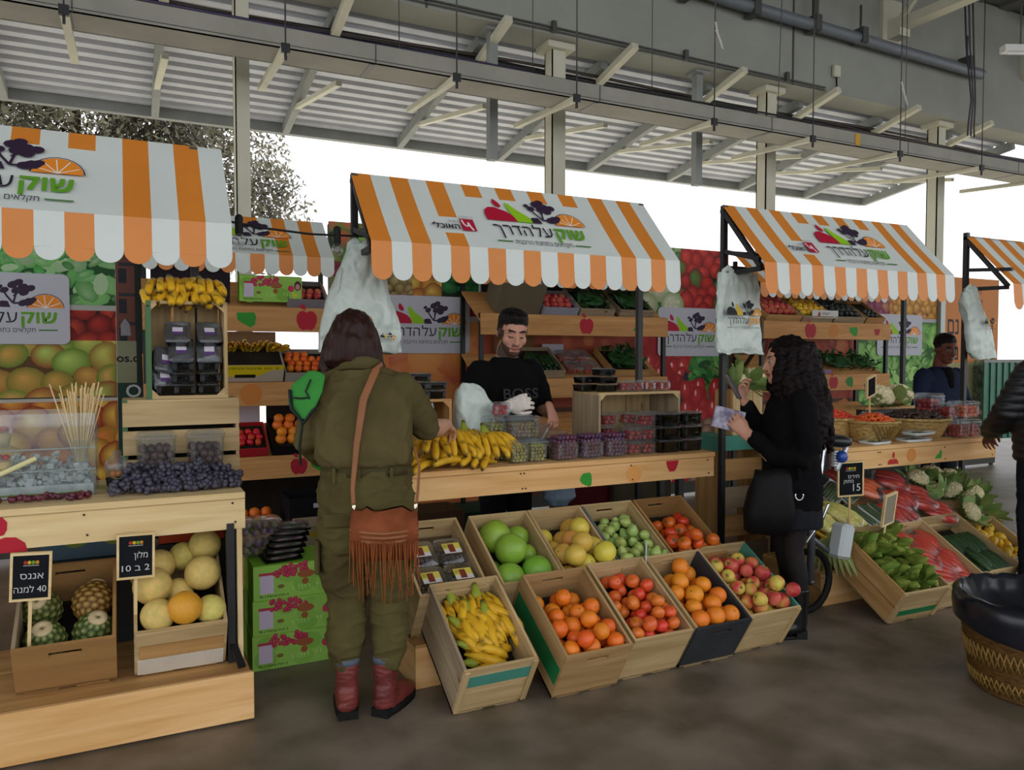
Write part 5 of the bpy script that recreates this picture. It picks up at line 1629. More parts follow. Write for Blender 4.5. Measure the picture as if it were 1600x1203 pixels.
for k, (x, yy, z, lab) in enumerate(((-.455, 3.64, 1.14, 'cup of red fruit standing higher in the ice box'), (-.45, 3.625, 1.03, 'cup of red fruit sunk lower in the ice, front'), (-.60, 3.64, 1.13, 'cup of red fruit at the picture edge in the ice'))):
    c = thing('juice_cup', lab, 'cup', (x, yy, z))
    b = MB(); b.lathe([(0, .0), (.022, .0), (.034, .07), (.036, .075)], 16); b.build('cup', clear, c)
    b = MB(); b.lathe([(0, .002), (.021, .002), (.031, .055), (0, .056)], 16); b.build('drink', mat('cream_drink', 'c9b27c', rough=.4), c)
    b = berries(.05, .05, .035, .012, 0, k); b.build('berries', strawb, c, (0, 0, .06))['kind'] = 'stuff'
for (x0, x1, yy) in ((-.56, -.37, 3.66), (-.34, -.16, 3.72)):
    pass
t = thing('skewer_cup', 'clear cup holding the wooden skewers in the ice box', 'cup', (-.19, 3.70, 1.06))
b = MB(); b.lathe([(0, .0), (.026, 0), (.036, .09), (.038, .092)], 16); b.build('cup', clear, t)
sk_m = pale_pine(2)
b = MB(); b.tube([(0, 0, 0), (0, 0, .30)], .0027, 5); sk_me = b.mesh('skewer', sk_m)
for k in range(46):
    a = g4.uniform(0, 2 * PI); q = math.sqrt(g4.random())
    ti = .02 + .27 * q
    o = link_mesh('skewer', sk_me, None, (-.19 + .018 * q * math.cos(a), 3.70 + .018 * q * math.sin(a), 1.064), (-ti * math.sin(a) * .6, ti * math.cos(a), 0), (1, 1, g4.uniform(.85, 1.12)))
    tag(o, 'thin wooden skewer in the clear cup on the ice box', 'skewer', 'wooden skewers')
b = MB(); b.tube([(-.70, 3.596, 1.0), (-.5, 3.592, 1.02), (-.34, 3.592, 1.095)], [(.004, .011)] * 3, 6); tag(b.build('straw', mat('cream_straw', 'd8d29a', rough=.5)), 'pale yellow strip taped across the ice box front', 'strip')

# ------------------------------------------------------------------ green grape cartons and the banana shelf unit
def art_green(P, w, h):
    P.rect(-w / 2, 0, w / 2, h, '93c556')
    for k in range(8): P.ell(g4.uniform(-w * .4, w * .4), h * g4.uniform(.2, .8), w * .12, h * .25, mixc(lin('93c556'), lin('7ab043'), g4.random()), 0, n=14)
    P.rect(-w * .43, h * .18, -w * .28, h * .75, 'c9bcd0'); P.rect(-w * .44, h * .72, -w * .27, h * .8, 'b03a4a')
    for k in range(42): P.ell(-w * .3 + w * .40 * g4.random(), h * (1 - .34 * g4.random() ** .8), h * .07, h * .07, 'a3203c', 0, 'c9506a', n=9)
    P.ell(.08 * w, h * .66, w * .10, h * .12, '9a5a34', 0, n=12); P.ell(.07 * w, h * .44, w * .04, h * .1, '9a5a34', n=10); P.ell(-.2 * w, h * .36, w * .04, h * .06, '7a6a34', n=10)
    P.scrawl(-w * .08, h * .2, w * .12, h * .13, 'b7dc84', h * .02, 3); P.scrawl(w * .2, h * .26, w * .28, h * .13, 'b7dc84', h * .02, 4)
    P.scrawl(-w * .44, h * .06, -w * .12, h * .075, '4c5a1e', h * .018, 5)
    P.ell(w * .32, h * .56, h * .13, h * .13, 'c2395a', n=16)
    for k in range(9): P.ell(w * (.34 + .11 * g4.random()), h * (.18 + .22 * g4.random()), h * .035, h * .035, 'd8d23a', n=8)
    P.ell(w * .43, h * .68, h * .14, h * .2, '4a2a34', n=14); P.ell(w * .43, h * .64, h * .09, h * .12, 'c08a86', n=12)
for k, lab in enumerate(('green grape carton at the bottom of the stack on the floor', 'green grape carton in the middle of the stack on the floor', 'green grape carton at the top of the stack, partly behind the soldier')):
    carton('grape_carton', lab, 'carton', (.715 + .004 * k, 3.80, .001 + .168 * k), .425, .3, .163, '84bb3c', art=art_green)
film_pack = []
for k in range(6):
    t = thing('salad_pack', 'flat plastic pack of salad in the stepped stack on the green grape cartons', 'pack', (.66 + .012 * k, 3.83 + .022 * k, .505 + .024 * k), (R(3), R(-2), R(4 - 2 * k)), 'salad packs stacked on the green cartons')
    b = MB(); b.bx(-.09, .09, 0, .15, 0, .012); b.build('tray', smoky, t)
    b = MB(); b.loft([(0, .075, .013, .085, .07), (0, .075, .028, .07, .055)], 16, pw=5); b.build('film', clear_film, t)
    b = MB(); b.loft([(0, .075, .013, .08, .065), (0, .075, .022, .06, .045)], 16, pw=4); b.build('leaves', mat('salad_dark', '3a4a2a', rough=.6, col2='5a2a3a', nscale=25), t)
for k, lab in enumerate(('clear box of lollipops with purple wrappers, lower of the two behind the cartons', 'clear box of sweets with purple wrappers, upper one behind the cartons')):
    clamshell('clear_box', lab, 'box', (.57, 4.02, .512 + .092 * k), .2, .14, .09, mat('sweet_wrappers', '7a3a8a', rough=.4, col2='8a8a3a', nscale=22), .02)
def attach(o, t):
    set_parent(o, t); o.matrix_parent_inverse = M_of(t).inverted(); return o
# top shelf
def on_shelf(z0, yy): return z0 + .025 + (yy - 6.13) * .45
def art_green2(P, w, h): art_green(P, w, h)
carton('grape_carton', 'green grape carton on the top shelf behind the soldier', 'carton', (.985, 6.17, 1.92), .46, .12, .19, '84bb3c', art=art_green2, tilt=8)
carton('fruit_carton', 'grey carton of red apples on the top shelf beside the hanging bags', 'carton', (1.42 - .16, 6.175, 1.868), .30, .3, .09, '8a8288', open_top=True, liner=.05, tilt=33.4)
def rowfill(kind, n, x0, x1, y0, z0, r, label, cat, group, cols=4, tilt=.66, parts=True, jit=.001):
    tilt = .66; z0 += .012
    r = min(r, .485 * (x1 - x0) / (cols + .25))
    for k in range(n):
        i, j = k % cols, k // cols
        x = x0 + (x1 - x0) * (i + .5 + .25 * (j % 2)) / (cols + .25)
        put_fruit(kind, (x + g4.uniform(-jit, jit), y0 + j * r * 1.72, z0 + j * r * 1.72 * tilt + r + g4.uniform(-jit, jit)), r, label, cat, group, parts=parts)
carton('fruit_carton', 'added dark box blocking the bright gap behind the bananas of the upright crate', 'carton', (.42, 6.2, 1.905), .54, .16, .26, '2a2226', tilt=10)  # added box, keeps bright sky from showing behind the bananas
rowfill('apple_red', 10, 1.13, 1.39, 6.21, 1.935, .045, 'red apple in the grey carton on the top shelf', 'apple', 'apples on the top shelf behind the soldier', cols=4, tilt=.7)
def art_yel(P, w, h):
    P.rect(-w / 2, 0, w / 2, h, 'b9ae9c'); P.poly([(-w / 2, h * .3), (w * .1, h * .35), (w * .3, h * .7), (w * .5, h * .75), (w / 2, h), (-w / 2, h)], 'd8c21e')
    P.scrawl(-w * .47, h * .74, w * .42, h * .13, '6a6218', h * .035, 6); P.rrect(-w * .28, h * .25, w * .05, h * .45, h * .05, '1c1a10')
carton('banana_carton', 'open yellow and white carton of bananas on the middle shelf', 'carton', (.84, 6.19, 1.308), .46, .3, .15, 'b9ae9c', art=art_yel, open_top=True, liner=.125, tilt=33.4)
carton('fruit_carton', 'raised cardboard lid standing behind the shelf bananas', 'carton', (.84, 6.50, 1.535), .46, .03, .16, '8a7458')
for k in range(5):
    banana_hand((.68 + .085 * k, 6.335 + .03 * (k % 2), 1.535 + .025 * (k % 2)), (R(24), 0, 2.85 + .15 * k), 5, ('banana bunch in the yellow shelf carton, at its left end', 'banana bunch in the yellow shelf carton, second along', 'banana bunch in the middle of the yellow shelf carton', 'banana bunch in the yellow shelf carton, second from the oranges', 'banana bunch in the yellow shelf carton, beside the oranges')[k], None, seed=k, sc=.9)
carton('fruit_carton', 'low open carton of oranges on the middle shelf beside the bananas', 'carton', (1.265, 6.175, 1.298), .36, .34, .09, 'a09a90', open_top=True, liner=.05, tilt=33.4)
rowfill('deep_orange', 18, 1.10, 1.43, 6.21, 1.365, .047, 'orange in the low carton on the middle shelf', 'orange', 'oranges on the middle shelf behind the soldier', cols=5, tilt=.7)
TC = carton('fruit_carton', 'white carton of red tomatoes on the low shelf', 'carton', (.80, 6.175, .733), .30, .33, .08, 'b02a2e', open_top=True, liner=.045, tilt=33.4)
b = MB(); b.bx(.66, .94, 6.50, 6.515, .96, 1.12); attach(b.build('carton_flap', mat('white_card', 'b9b6c2', rough=.7)), TC)['label'] = 'white cardboard flap standing up'
rowfill('tomato', 12, .67, .93, 6.21, .80, .044, 'red tomato in the white carton on the low shelf', 'tomato', 'tomatoes on the low shelf', cols=4, tilt=.7)
BC = carton('fruit_carton', 'black carton of oranges leaning on the low shelf', 'carton', (1.19, 6.175, .733), .42, .36, .09, '1a1618', open_top=True, liner=.05, tilt=33.4)
b = MB(); b.bx(.99, 1.40, 6.50, 6.515, .96, 1.2); attach(b.build('carton_flap', mat('black_card', '1c181a', rough=.7)), BC)
rowfill('orange', 14, 1.01, 1.38, 6.215, .80, .053, 'orange in the black carton on the low shelf', 'orange', 'oranges in the black carton', cols=4, tilt=.75)
carton('fruit_carton', 'dark carton of oranges on the ground below the shelves', 'carton', (.78, 5.75, .005), .4, .3, .25, '2a201c', open_top=True, liner=.18, tilt=4)
rowfill('deep_orange', 12, .60, .96, 5.80, .20, .045, 'dim orange in the dark carton on the ground', 'orange', 'oranges on the ground behind the cartons', cols=4)
PC = carton('plastic_crate', 'black plastic crate with a white handle under the low shelf', 'crate', (1.28, 5.68, .02), .52, .4, .45, '16161a', open_top=True, liner=.1)
b = MB(); b.bx(1.19, 1.33, 5.66, 5.68, .40, .43); attach(b.build('handle', mat('white_card', 'b9b6c2')), PC)['label'] = 'white handle clip'
carton('fruit_carton', 'white and yellow banana carton standing by the wooden step', 'carton', (1.22, 5.22, .22), .42, .3, .14, 'a59a84', art=lambda P, w, h: (P.rect(-w / 2, 0, w / 2, h, '8f866e'), P.ell(.05, h * .6, .13, .03, 'a08a1e'), P.ell(-.1, h * .62, .06, .025, 'a08a1e')))
b = MB(); tag(b.bx(.6, 1.6, 5.2, 5.7, .0, .215).build('wooden_step', pine(0)), 'low wooden step on the floor behind the green cartons', 'step')
# cable with sockets and bulbs between the first two awnings
t = thing('string_lights', 'black cable of string lights between the first and second awning', 'string lights', (.41, 4.0, 2.16))
b = MB(); b.tube([(0, 0, 0), (.2, .06, -.015), (.45, .12, -.02), (.78, .2, -.0)], .006, 6); b.build('cable', black_rubber, t)
for x, yy in ((.085, .03), (.60, .16)):
    b = MB(); b.tube([(x, yy, .02), (x, yy, -.05)], .02, 10); b.build('socket', black_rubber, t)
    b = MB(); b.lathe([(0, -.12), (.02, -.117), (.032, -.095), (.03, -.075), (.016, -.055), (.014, -.05)], 14, c=(x, yy, 0)); b.build('bulb', clear, t)

# ------------------------------------------------------------------ second stall counter
zc = .931
for k, (x, yy, z, rz, n, tl, lab) in enumerate(((1.30, 3.78, .97, .6, 5, 0, 'overripe banana bunch at the left of the counter by the soldier'), (1.36, 3.74, 1.07, 2.6, 6, -10, 'banana bunch with dark spots beneath the soldier hand'), (1.50, 3.76, 1.12, 3.14, 6, -38, 'standing banana bunch right under the soldier hand'), (1.62, 3.86, 1.11, 3.0, 5, -45, 'banana bunch with long stems behind the standing one'), (1.70, 3.77, 1.10, 3.3, 7, -42, 'drooping banana bunch nearest the grape tubs'),
        (1.36, 3.70, .965, 1.9, 4, 0, 'banana bunch lying along the counter edge, left one'), (1.53, 3.70, .975, 1.5, 5, 0, 'banana bunch lying in front of the standing bunch'), (1.66, 3.72, .965, 2.3, 4, 0, 'banana bunch lying low at the counter edge, third along'))):
    h = banana_hand((x, yy, z), (R(tl), 0, rz), n, lab, None, seed=k + 11, sc=1.12)
    h.rotation_euler = (Matrix.Rotation(rz, 3, 'Z') @ Matrix.Rotation(R(tl), 3, 'X')).to_euler()
o = link_mesh('banana', FING[0], None, (1.72, 3.66, .95), (R(30), R(90), R(60))); tag(o, 'single banana at the counter edge beside the grape tubs', 'banana')
clamshell('grape_tub', 'square clear tub of green grapes, left of the front pair', 'tub', (1.86, 3.705, zc), .105, .1, .125, grape_g, .0105, seed=3)
clamshell('grape_tub', 'square clear tub of green grapes, right of the front pair', 'tub', (1.975, 3.715, zc), .105, .1, .125, grape_g, .0105, seed=4)
clamshell('clear_box', 'large clear box of mixed grapes stacked behind the front tubs, lower', 'box', (1.92, 3.86, zc), .26, .15, .115, grape_g, .012, seed=5)
clamshell('clear_box', 'large clear box of red and green grapes stacked in front of the seller', 'box', (1.955, 3.86, 1.047), .215, .15, .125, mat('mixed_grape', '7a4a48', rough=.35, col2='8a8a44', nscale=20), .012, seed=6)
clamshell('clear_box', 'tall clear box of green grapes beside the white plastic bag', 'box', (1.80, 3.88, 1.047), .10, .14, .125, grape_g, .012, seed=7)
clamshell('strawberry_box', 'small strawberry box on top of the grape boxes', 'box', (1.83, 3.86, 1.173), .105, .09, .075, strawb, .016, sticker=('d8c8c8', 'b03040'), seed=8)
t = thing('box_lid', 'open clear lid leaning beside the grape boxes', 'lid', (2.085, 3.87, 1.05), (R(10), R(-62), 0)); b = MB(); b.loft([(0, 0, 0, .07, .06), (0, 0, .012, .07, .06), (0, 0, .02, .055, .045)], 20, pw=6); b.build('lid', clear, t)
t = thing('steel_bowl', 'shallow clear bowl in front of the seller hands', 'bowl', (2.22, 3.95, zc + .09)); b = MB(); b.lathe([(0, 0), (.06, 0), (.09, .04), (.10, .045), (.088, .038), (.06, .004)], 24); b.build('bowl', clear_film, t); b = MB(); b.loft([(0, 0, -.09, .09, .07), (0, 0, -.002, .09, .07)], 20, pw=6); b.build('scale_base', mat('scale_grey', '5a5c5c', rough=.5), t)
t = thing('nut_tray', 'small tray of yellow nuts beside the grape boxes', 'tray', (2.15, 3.80, zc + .06)); b = MB(); b.loft([(0, 0, 0, .07, .05), (0, 0, .03, .08, .06)], 18, pw=5); b.build('tray', clear, t); b = berries(.12, .09, .03, .010, 0, 5); b.build('nuts', mat('nuts', 'b8902e', rough=.5, vary=.3), t)['kind'] = 'stuff'; b = MB(); b.bx(-.07, .07, -.05, .05, -.06, -.001); b.build('stand_block', black_rubber, t)
pg = None
for k, (x, lab) in enumerate(((2.15, 'clear box heaped with purple grapes, left of the three'), (2.315, 'clear box heaped with purple grapes, middle of the three'), (2.475, 'clear box heaped with purple grapes, right of the three'))):
    clamshell('grape_box', lab, 'box', (x, 3.715, zc), .148, .13, .115, grape_p, .0125, lid=False, over=.05, seed=10 + k)
sb = clamshell('strawberry_box', 'strawberry box at the bottom of the front right red stack', 'box', (2.72, 3.735, zc), .092, .10, .078, strawb, .015, seed=20)
labs = ['strawberry box in the middle of the front right red stack', 'strawberry box at the top of the front right red stack']
for k in range(2): dup(sb, (2.72, 3.735, zc + .08 * (k + 1)), label=labs[k])
for k, lab in enumerate(('strawberry box at the bottom of the short stack beside the purple grapes', 'strawberry box at the top of the short stack beside the purple grapes')): dup(sb, (2.615, 3.725, zc + .08 * k), label=lab)
for k, lab in enumerate(('strawberry box low in the stack inside the display crate, left', 'strawberry box second in the stack inside the display crate, left', 'strawberry box at the top of the stack inside the display crate, left')): dup(sb, (2.55, 3.885, zc + .08 * k), rot=.1, label=lab)
for k, lab in enumerate(('strawberry box low in the middle stack of the display crate', 'strawberry box second in the middle stack of the display crate', 'strawberry box topping the middle stack of the display crate')): dup(sb, (2.70, 3.89, zc + .08 * k), rot=-.1, label=lab)
for k, lab in enumerate(('strawberry box low in the back right stack of the crate', 'strawberry box second in the back right stack of the crate', 'cherry red box topping the back right stack of the crate')): dup(sb, (2.86, 3.90, zc + .08 * k), rot=.05, label=lab)
bb = clamshell('blueberry_box', 'flat dark berry box at the bottom of the left black stack', 'box', (2.87, 3.745, zc), .165, .13, .078, blackb, .013, tray=smoky, seed=30)
for k, lab in enumerate(('flat dark berry box in the middle of the left black stack', 'flat dark berry box at the top of the left black stack')): dup(bb, (2.87 - .005 * k, 3.745, zc + .08 * (k + 1)), rot=.06 * k, label=lab)
for k, lab in enumerate(('flat dark berry box at the bottom of the stack by the counter corner', 'flat dark berry box in the middle of the stack by the counter corner', 'flat dark berry box at the top of the stack by the counter corner')): dup(bb, (3.045, 3.76, zc + .08 * k), rot=.04 * k, label=lab)
side_box('display crate on its side with red boxes inside, right of the seller', 2.44, 3.03, 3.80, 4.10, zc, 1.29, woodf=old_wood, grey=True)
pb = clamshell('berry_punnet', 'dark berry punnet at the bottom of the stack on the display crate', 'punnet', (2.55, 3.90, 1.292), .12, .10, .045, blackb, .011, tray=smoky, seed=33)
for (x, yy, z, lab) in ((2.55, 3.90, 1.339, 'dark berry punnet second up on the display crate, front stack'), (2.455 + .01, 4.0, 1.292, 'dark berry punnet at the back left of the display crate top'), (2.46 + .01, 4.0, 1.339, 'dark berry punnet upper back left on the display crate top'), (2.55, 3.92, 1.386, 'topmost dark berry punnet on the display crate')): dup(pb, (x, yy, z), label=lab)
for k, (x, lab) in enumerate(((2.665, 'red berry box on the display crate beside the dark punnets'), (2.74, 'red berry box second along the display crate top'), (2.83, 'red berry box third along the display crate top'), (2.94, 'red berry box at the far end of the display crate top'))): dup(sb, (x, 3.88, 1.292), rot=.05 * k, label=lab, scale=(.9, .9, .85))
side_box('small wooden crate on its side behind the bananas', 1.33, 1.575, 3.93, 4.15, zc, 1.27, woodf=rough_wood)
for (x, yy, z, lab) in ((1.37, 4.02, 1.272, 'dark berry punnet low on the small crate, nearest the soldier sleeve'), (1.50, 4.02, 1.272, 'dark berry punnet low on the small crate, beside the seller'), (1.40, 4.03, 1.319, 'dark berry punnet in the second layer on the small crate, by the sleeve'), (1.51, 4.03, 1.319, 'dark berry punnet in the second layer on the small crate, by the seller'), (1.42, 4.04, 1.366, 'dark berry punnet topping the pile on the small crate')): dup(pb, (x, yy, z), label=lab, scale=(1.05, 1.1, 1))
carrier_bags('plastic_bag', 'white plastic bag standing on the counter between the bananas and seller', (1.75, 4.02, zc), [(0, 0, 0, .10, .07), (0, 0, .12, .12, .08), (-.01, 0, .30, .115, .07), (-.03, 0, .38, .08, .05), (-.04, 0, .42, .03, .02)], seed=4, cat='plastic bag', amp=.02)
carrier_bags('plastic_bag', 'blue plastic bag hanging under the second counter', (2.42, 4.25, .56), [(0, 0, 0, .06, .05), (0, 0, .05, .10, .07), (0, 0, .15, .09, .06), (0, 0, .22, .08, .05)], m=mat('blue_bag_film', '8fa9bf', rough=.4, vary=.15), seed=8, cat='plastic bag', amp=.02)
carton('fruit_carton', 'brown carton on the floor behind the second stall crates', 'carton', (1.62, 4.45, .02), .5, .3, .52, '5a4430')
carton('fruit_carton', 'green printed carton on the floor behind the pomelos', 'carton', (2.0, 4.8, .02), .55, .3, .42, '2c4a3a')
carton('fruit_carton', 'dark red carton on the floor behind the pear crate', 'carton', (2.95, 4.6, .02), .45, .3, .66, '5a1c20')
carton('fruit_carton', 'grey-brown wooden looking carton on the floor beneath the counter end', 'carton', (3.3, 4.55, .02), .5, .3, .62, '4a4234')
# dates
for k, (x, yy, lab) in enumerate(((-.075, .12, 'box of dates with yellow label, lower left of four'), (.085, .12, 'box of dates with yellow label, lower right of four'), (-.075, .29, 'box of dates with yellow label, upper left of four'), (.085, .29, 'box of dates with yellow label, upper right of four'))):
    M = M_of(cb1)
    t = clamshell('date_box', lab, 'box', M @ Vector((x, yy, .165)), .15, .16, .075, date_m, .014, sticker=('d8c75a', 'd9d6d0', '7a3a2a', 'a8a83a'), seed=k, lid=False, over=.012)
    t.rotation_euler = (R(31), 0, 0)
b = MB(); b.bx(-.155, .155, .015, .46, .05, .163); b.build('packing', mat('packing_card', '5a4a34', rough=.9), cb1)
b = MB(); b.tube([(0, 0, 0), (0, 0, .2)], .004, 6); tag(b.build('plastic_stick', mat('white_card', 'b9b6c2'), None, (2.335, 3.19, .36)), 'thin white sign stick stuck between clementine and orange crates', 'stick')

# hanging bundles of carrier bags
carrier_bags('carrier_bag_bundle', 'big bundle of white carrier bags hung at the second awning post', (1.15, 4.22, 1.46), [(.0, 0, .06, .235, .035), (0, 0, .16, .23, .05), (0, .0, .34, .19, .06), (0, .0, .5, .13, .06), (.005, .0, .6, .085, .05), (.01, .0, .66, .06, .045)], seed=1,
             logo=[(-.14, .20, .17, -.095), (.09, .13, .08, -.088)], handles=[(-.03, .62, .05, .06), (.05, .63, .05, .05)], amp=.034)
carrier_bags('carrier_bag_bundle', 'flat bundle of white carrier bags hung before the red pepper poster', (3.70, 4.02, 1.50), [(.01, 0, .02, .215, .02), (0, 0, .05, .212, .03), (-.01, 0, .3, .195, .035), (-.015, 0, .48, .19, .03), (-.02, 0, .56, .17, .02)], seed=2, rz=0.05, amp=.026,
             logo=[(-.17, .22, .29, -.066)], handles=[(-.12, .53, .08, .06), (.06, .53, .08, .055)])
carrier_bags('carrier_bag_bundle', 'slanting bundle of white carrier bags hung before the orange banner', (6.24, 4.06, 1.48), [(.17, 0, .0, .14, .03), (.13, 0, .06, .17, .04), (.06, 0, .3, .14, .05), (-.03, 0, .46, .11, .05), (-.05, 0, .54, .08, .04), (-.03, 0, .58, .05, .03)], seed=3,
             logo=[(.04, .26, .15, -.085)], handles=[(-.06, .54, .06, .06), (.0, .54, .05, .05)], amp=.02)
# ------------------------------------------------------------------ third stall goods
straw_m = mat('basket_straw', 'c2a468', rough=.75, col2='96773f', nscale=35, stretch=(1, 1, 3), bump=.5, bscale=45)
straw_d = mat('basket_straw_dark', '8a6c3a', rough=.8, vary=.3, nscale=30)
def straw_basket(label, loc, r, h, m, fr_=.012, seed=0, lattice=False, group=None):
    t = thing('straw_basket', label, 'basket', loc, seed * .7, group)
    b = MB(); n = 72
    def wob(th, z): return .012 * math.sin(36 * th + (PI if int(z / .012) % 2 else 0))
    prof = [(0, .003), (r * .72, .003)] + [(r * (.72 + .28 * (k / 12) ** .8), .003 + h * k / 12) for k in range(13)]
    prof += [(r * .97, h), (r * .9, h * .7), (r * .75, .02), (0, .02)]
    b.lathe(prof, n, wob=wob); b.build('weave', straw_m, t)
    b = MB(); b.tube([(r * math.cos(a) * 1.0, r * math.sin(a), h) for a in [2 * PI * k / 40 for k in range(40)]], .011, 7, closed=True); b.build('rim', straw_m, t)
    if lattice:
        b = MB()
        for i in range(5):
            for s in (-1, 1):
                a0 = R(-118 + i * 9); a1 = a0 + s * R(22)
                b.tube([((r * (.74 + .26 * u ** .8) + .006) * math.cos(a0 + (a1 - a0) * u), (r * (.74 + .26 * u ** .8) + .006) * math.sin(a0 + (a1 - a0) * u), h * (.05 + .8 * u)) for u in (0, .33, .66, 1)], .0045, 5)
        o = b.build('lattice', straw_d, t); o.rotation_euler.z = -seed * .7
    b = MB(); g = random.Random(seed); q = int((r / fr_) ** 2 * 1.25)
    for k in range(min(q, 420)):
        u = math.sqrt(g.random()); a = g.uniform(0, 2 * PI)
        z = h * .82 + fr_ + (1 - u * u) * h * .42
        b.ell((u * r * .88 * math.cos(a), u * r * .88 * math.sin(a), z + g.uniform(-.4, .5) * fr_), (fr_ * g.uniform(.85, 1.1), fr_ * g.uniform(.85, 1.3), fr_ * .95), n=8, k=5, rot=Matrix.Rotation(g.uniform(0, 3), 3, 'Z'))
    b.lathe([(r * .9, h * .7), (r * .88, h * .84), (r * .5, h * 1.1), (0, h * 1.2)], 20)
    o = b.build('fruit_heap', m, t); o['kind'] = 'stuff'
    return t
RZ = .931
straw_basket('straw basket of cherry tomatoes at the back left of the third counter', (4.36, 3.84, RZ), .20, .145, mat('cherry_mix', 'd8481f', rough=.25, col2='c22a22', nscale=14), .013, 1)
straw_basket('straw basket of orange cherry tomatoes with a lattice panel in its side', (4.47, 3.58, RZ), .165, .135, mat('cherry_orange', 'e06a1c', rough=.25, col2='d2481f', nscale=14), .0125, 2, lattice=True)
straw_basket('wide straw basket of brown figs on the third counter', (5.02, 3.68, RZ), .235, .13, mat('fig_brown', '4a3026', rough=.4, col2='2c1c1a', nscale=20), .018, 3)
def veg_tray(label, loc, rz, col='4a6a3a', w=.2, d=.13, tilt=0, group=None, kind='herbs'):
    t = thing('vegetable_tray', label, 'tray', loc, (R(tilt), 0, rz), group)
    b = MB(); b.loft([(0, 0, 0, w * .46, d * .46), (0, 0, .018, w * .5, d * .5), (0, 0, .0185, w * .47, d * .46), (0, 0, .006, w * .43, d * .42)], 20, pw=7); b.build('tray', mat('foam_white', 'cfd2cc', rough=.7), t)
    b = MB(); g = random.Random(int(loc[0] * 100))
    if kind == 'herbs':
        for k in range(16): leaf(b, (g.uniform(-w * .4, w * .2), g.uniform(-d * .3, d * .3), .012), (1, g.uniform(-.3, .3), .1), (0, 0, 1), w * .35, .02, .3)
    else:
        for k in range(6): b.tube([(-w * .42, -d * .33 + k * d * .13, .02), (0, -d * .33 + k * d * .13, .026), (w * .42, -d * .33 + k * d * .13, .02)], .011, 8)
    b.build('vegetables', mat('veg_' + col, col, rough=.5, vary=.3, nscale=20), t)
    b = MB(); b.loft([(0, 0, .019, w * .49, d * .49), (0, 0, .034, w * .44, d * .42), (0, 0, .038, w * .3, d * .3)], 20, pw=6); b.build('film', clear_film, t)
    return t
veg_tray('foam tray of herbs on the third counter beneath the lattice basket', (4.36, 3.47, RZ), .1)
veg_tray('foam tray of herbs on the third counter, lower of the two before the figs', (4.72, 3.46, RZ), -.05, w=.24)
veg_tray('foam tray of herbs stacked before the wide fig basket, upper', (4.80, 3.48, RZ + .04), .12, w=.24)
price_board('small tilted chalk board on a stick in the lattice basket', (4.50, 3.62, 1.24), .075, .13, None, tilt=15, stick=.16, lean=-20)
clamshell('clear_box', 'ribbed clear box behind the cherry tomato baskets', 'box', (4.42, 4.08, RZ + .09), .26, .1, .12, mat('pale_pack', 'a8aeb0', rough=.4), .02)
b = MB(); tag(b.bx(4.25, 4.58, 4.03, 4.14, .0, RZ + .088).build('plastic_crate', mat('dark_grey_plastic', '2a2e31')), 'dark crate tower standing behind the cherry tomato baskets', 'crate')
b = MB(); tag(b.bx(4.95, 5.46, 4.03, 4.11, .0, 1.10).build('plastic_crate', mat('dark_grey_plastic', '2a2e31')), 'dark crate tower under the two counter cauliflowers', 'crate')
b = MB(); tag(b.bx(4.92, 5.475, 4.0, 4.2, 1.101, 1.12).build('wooden_board', rough_wood(0)), 'wooden board carrying the two counter cauliflowers', 'board')
cauliflower('big white cauliflower, left of the two behind the fig basket', (5.08, 4.05, 1.128), .105, (R(25), 0, .4), 6, seed=1, sp=.8)
cauliflower('big white cauliflower beside the navy seller, right of the two', (5.33, 4.05, 1.128), .105, (R(25), 0, 2.0), 7, seed=2, sp=.9)
rt = clamshell('tomato_tub', 'clear tub of small red tomatoes at the counter corner, front left', 'tub', (5.24, 3.50, RZ), .12, .12, .125, mat('baby_tomato', 'b8211f', rough=.25, col2='8f181a', nscale=16), .016, seed=51)
for (x, y, z, s, lab) in ((5.37, 3.50, RZ, 1, 'clear tub of small red tomatoes at the counter corner, front right'), (5.27, 3.60, RZ + .127, .9, 'clear tub of red tomatoes in the second layer at the counter corner'), (5.13, 3.82, RZ, 1.3, 'clear tub of red tomatoes directly behind the fig basket, right one'), (4.96, 3.95, RZ, 1.3, 'clear tub of red tomatoes directly behind the fig basket, left one'), (5.36, 3.66, RZ, 1.0, 'clear tub of red tomatoes low in the second row of the corner pile')):
    dup(rt, (x, y, z), label=lab, scale=(s, s, s))
dup(rt, (5.24, 3.72, RZ + .16), label='big round tub of red tomatoes topping the pile by the navy seller', scale=(1.45, 1.2, 1.15))
b = MB(); tag(b.bx(5.15, 5.33, 3.665, 3.80, RZ, RZ + .158).build('wooden_block', rough_wood(0)), 'wooden block under the topmost tomato tub', 'block')
clamshell('tomato_box', 'wide clear box of orange-red tomatoes with a bulging lid at the corner', 'box', (5.42, 3.58, RZ + .128), .20, .14, .12, cherry_t, .016, seed=54)
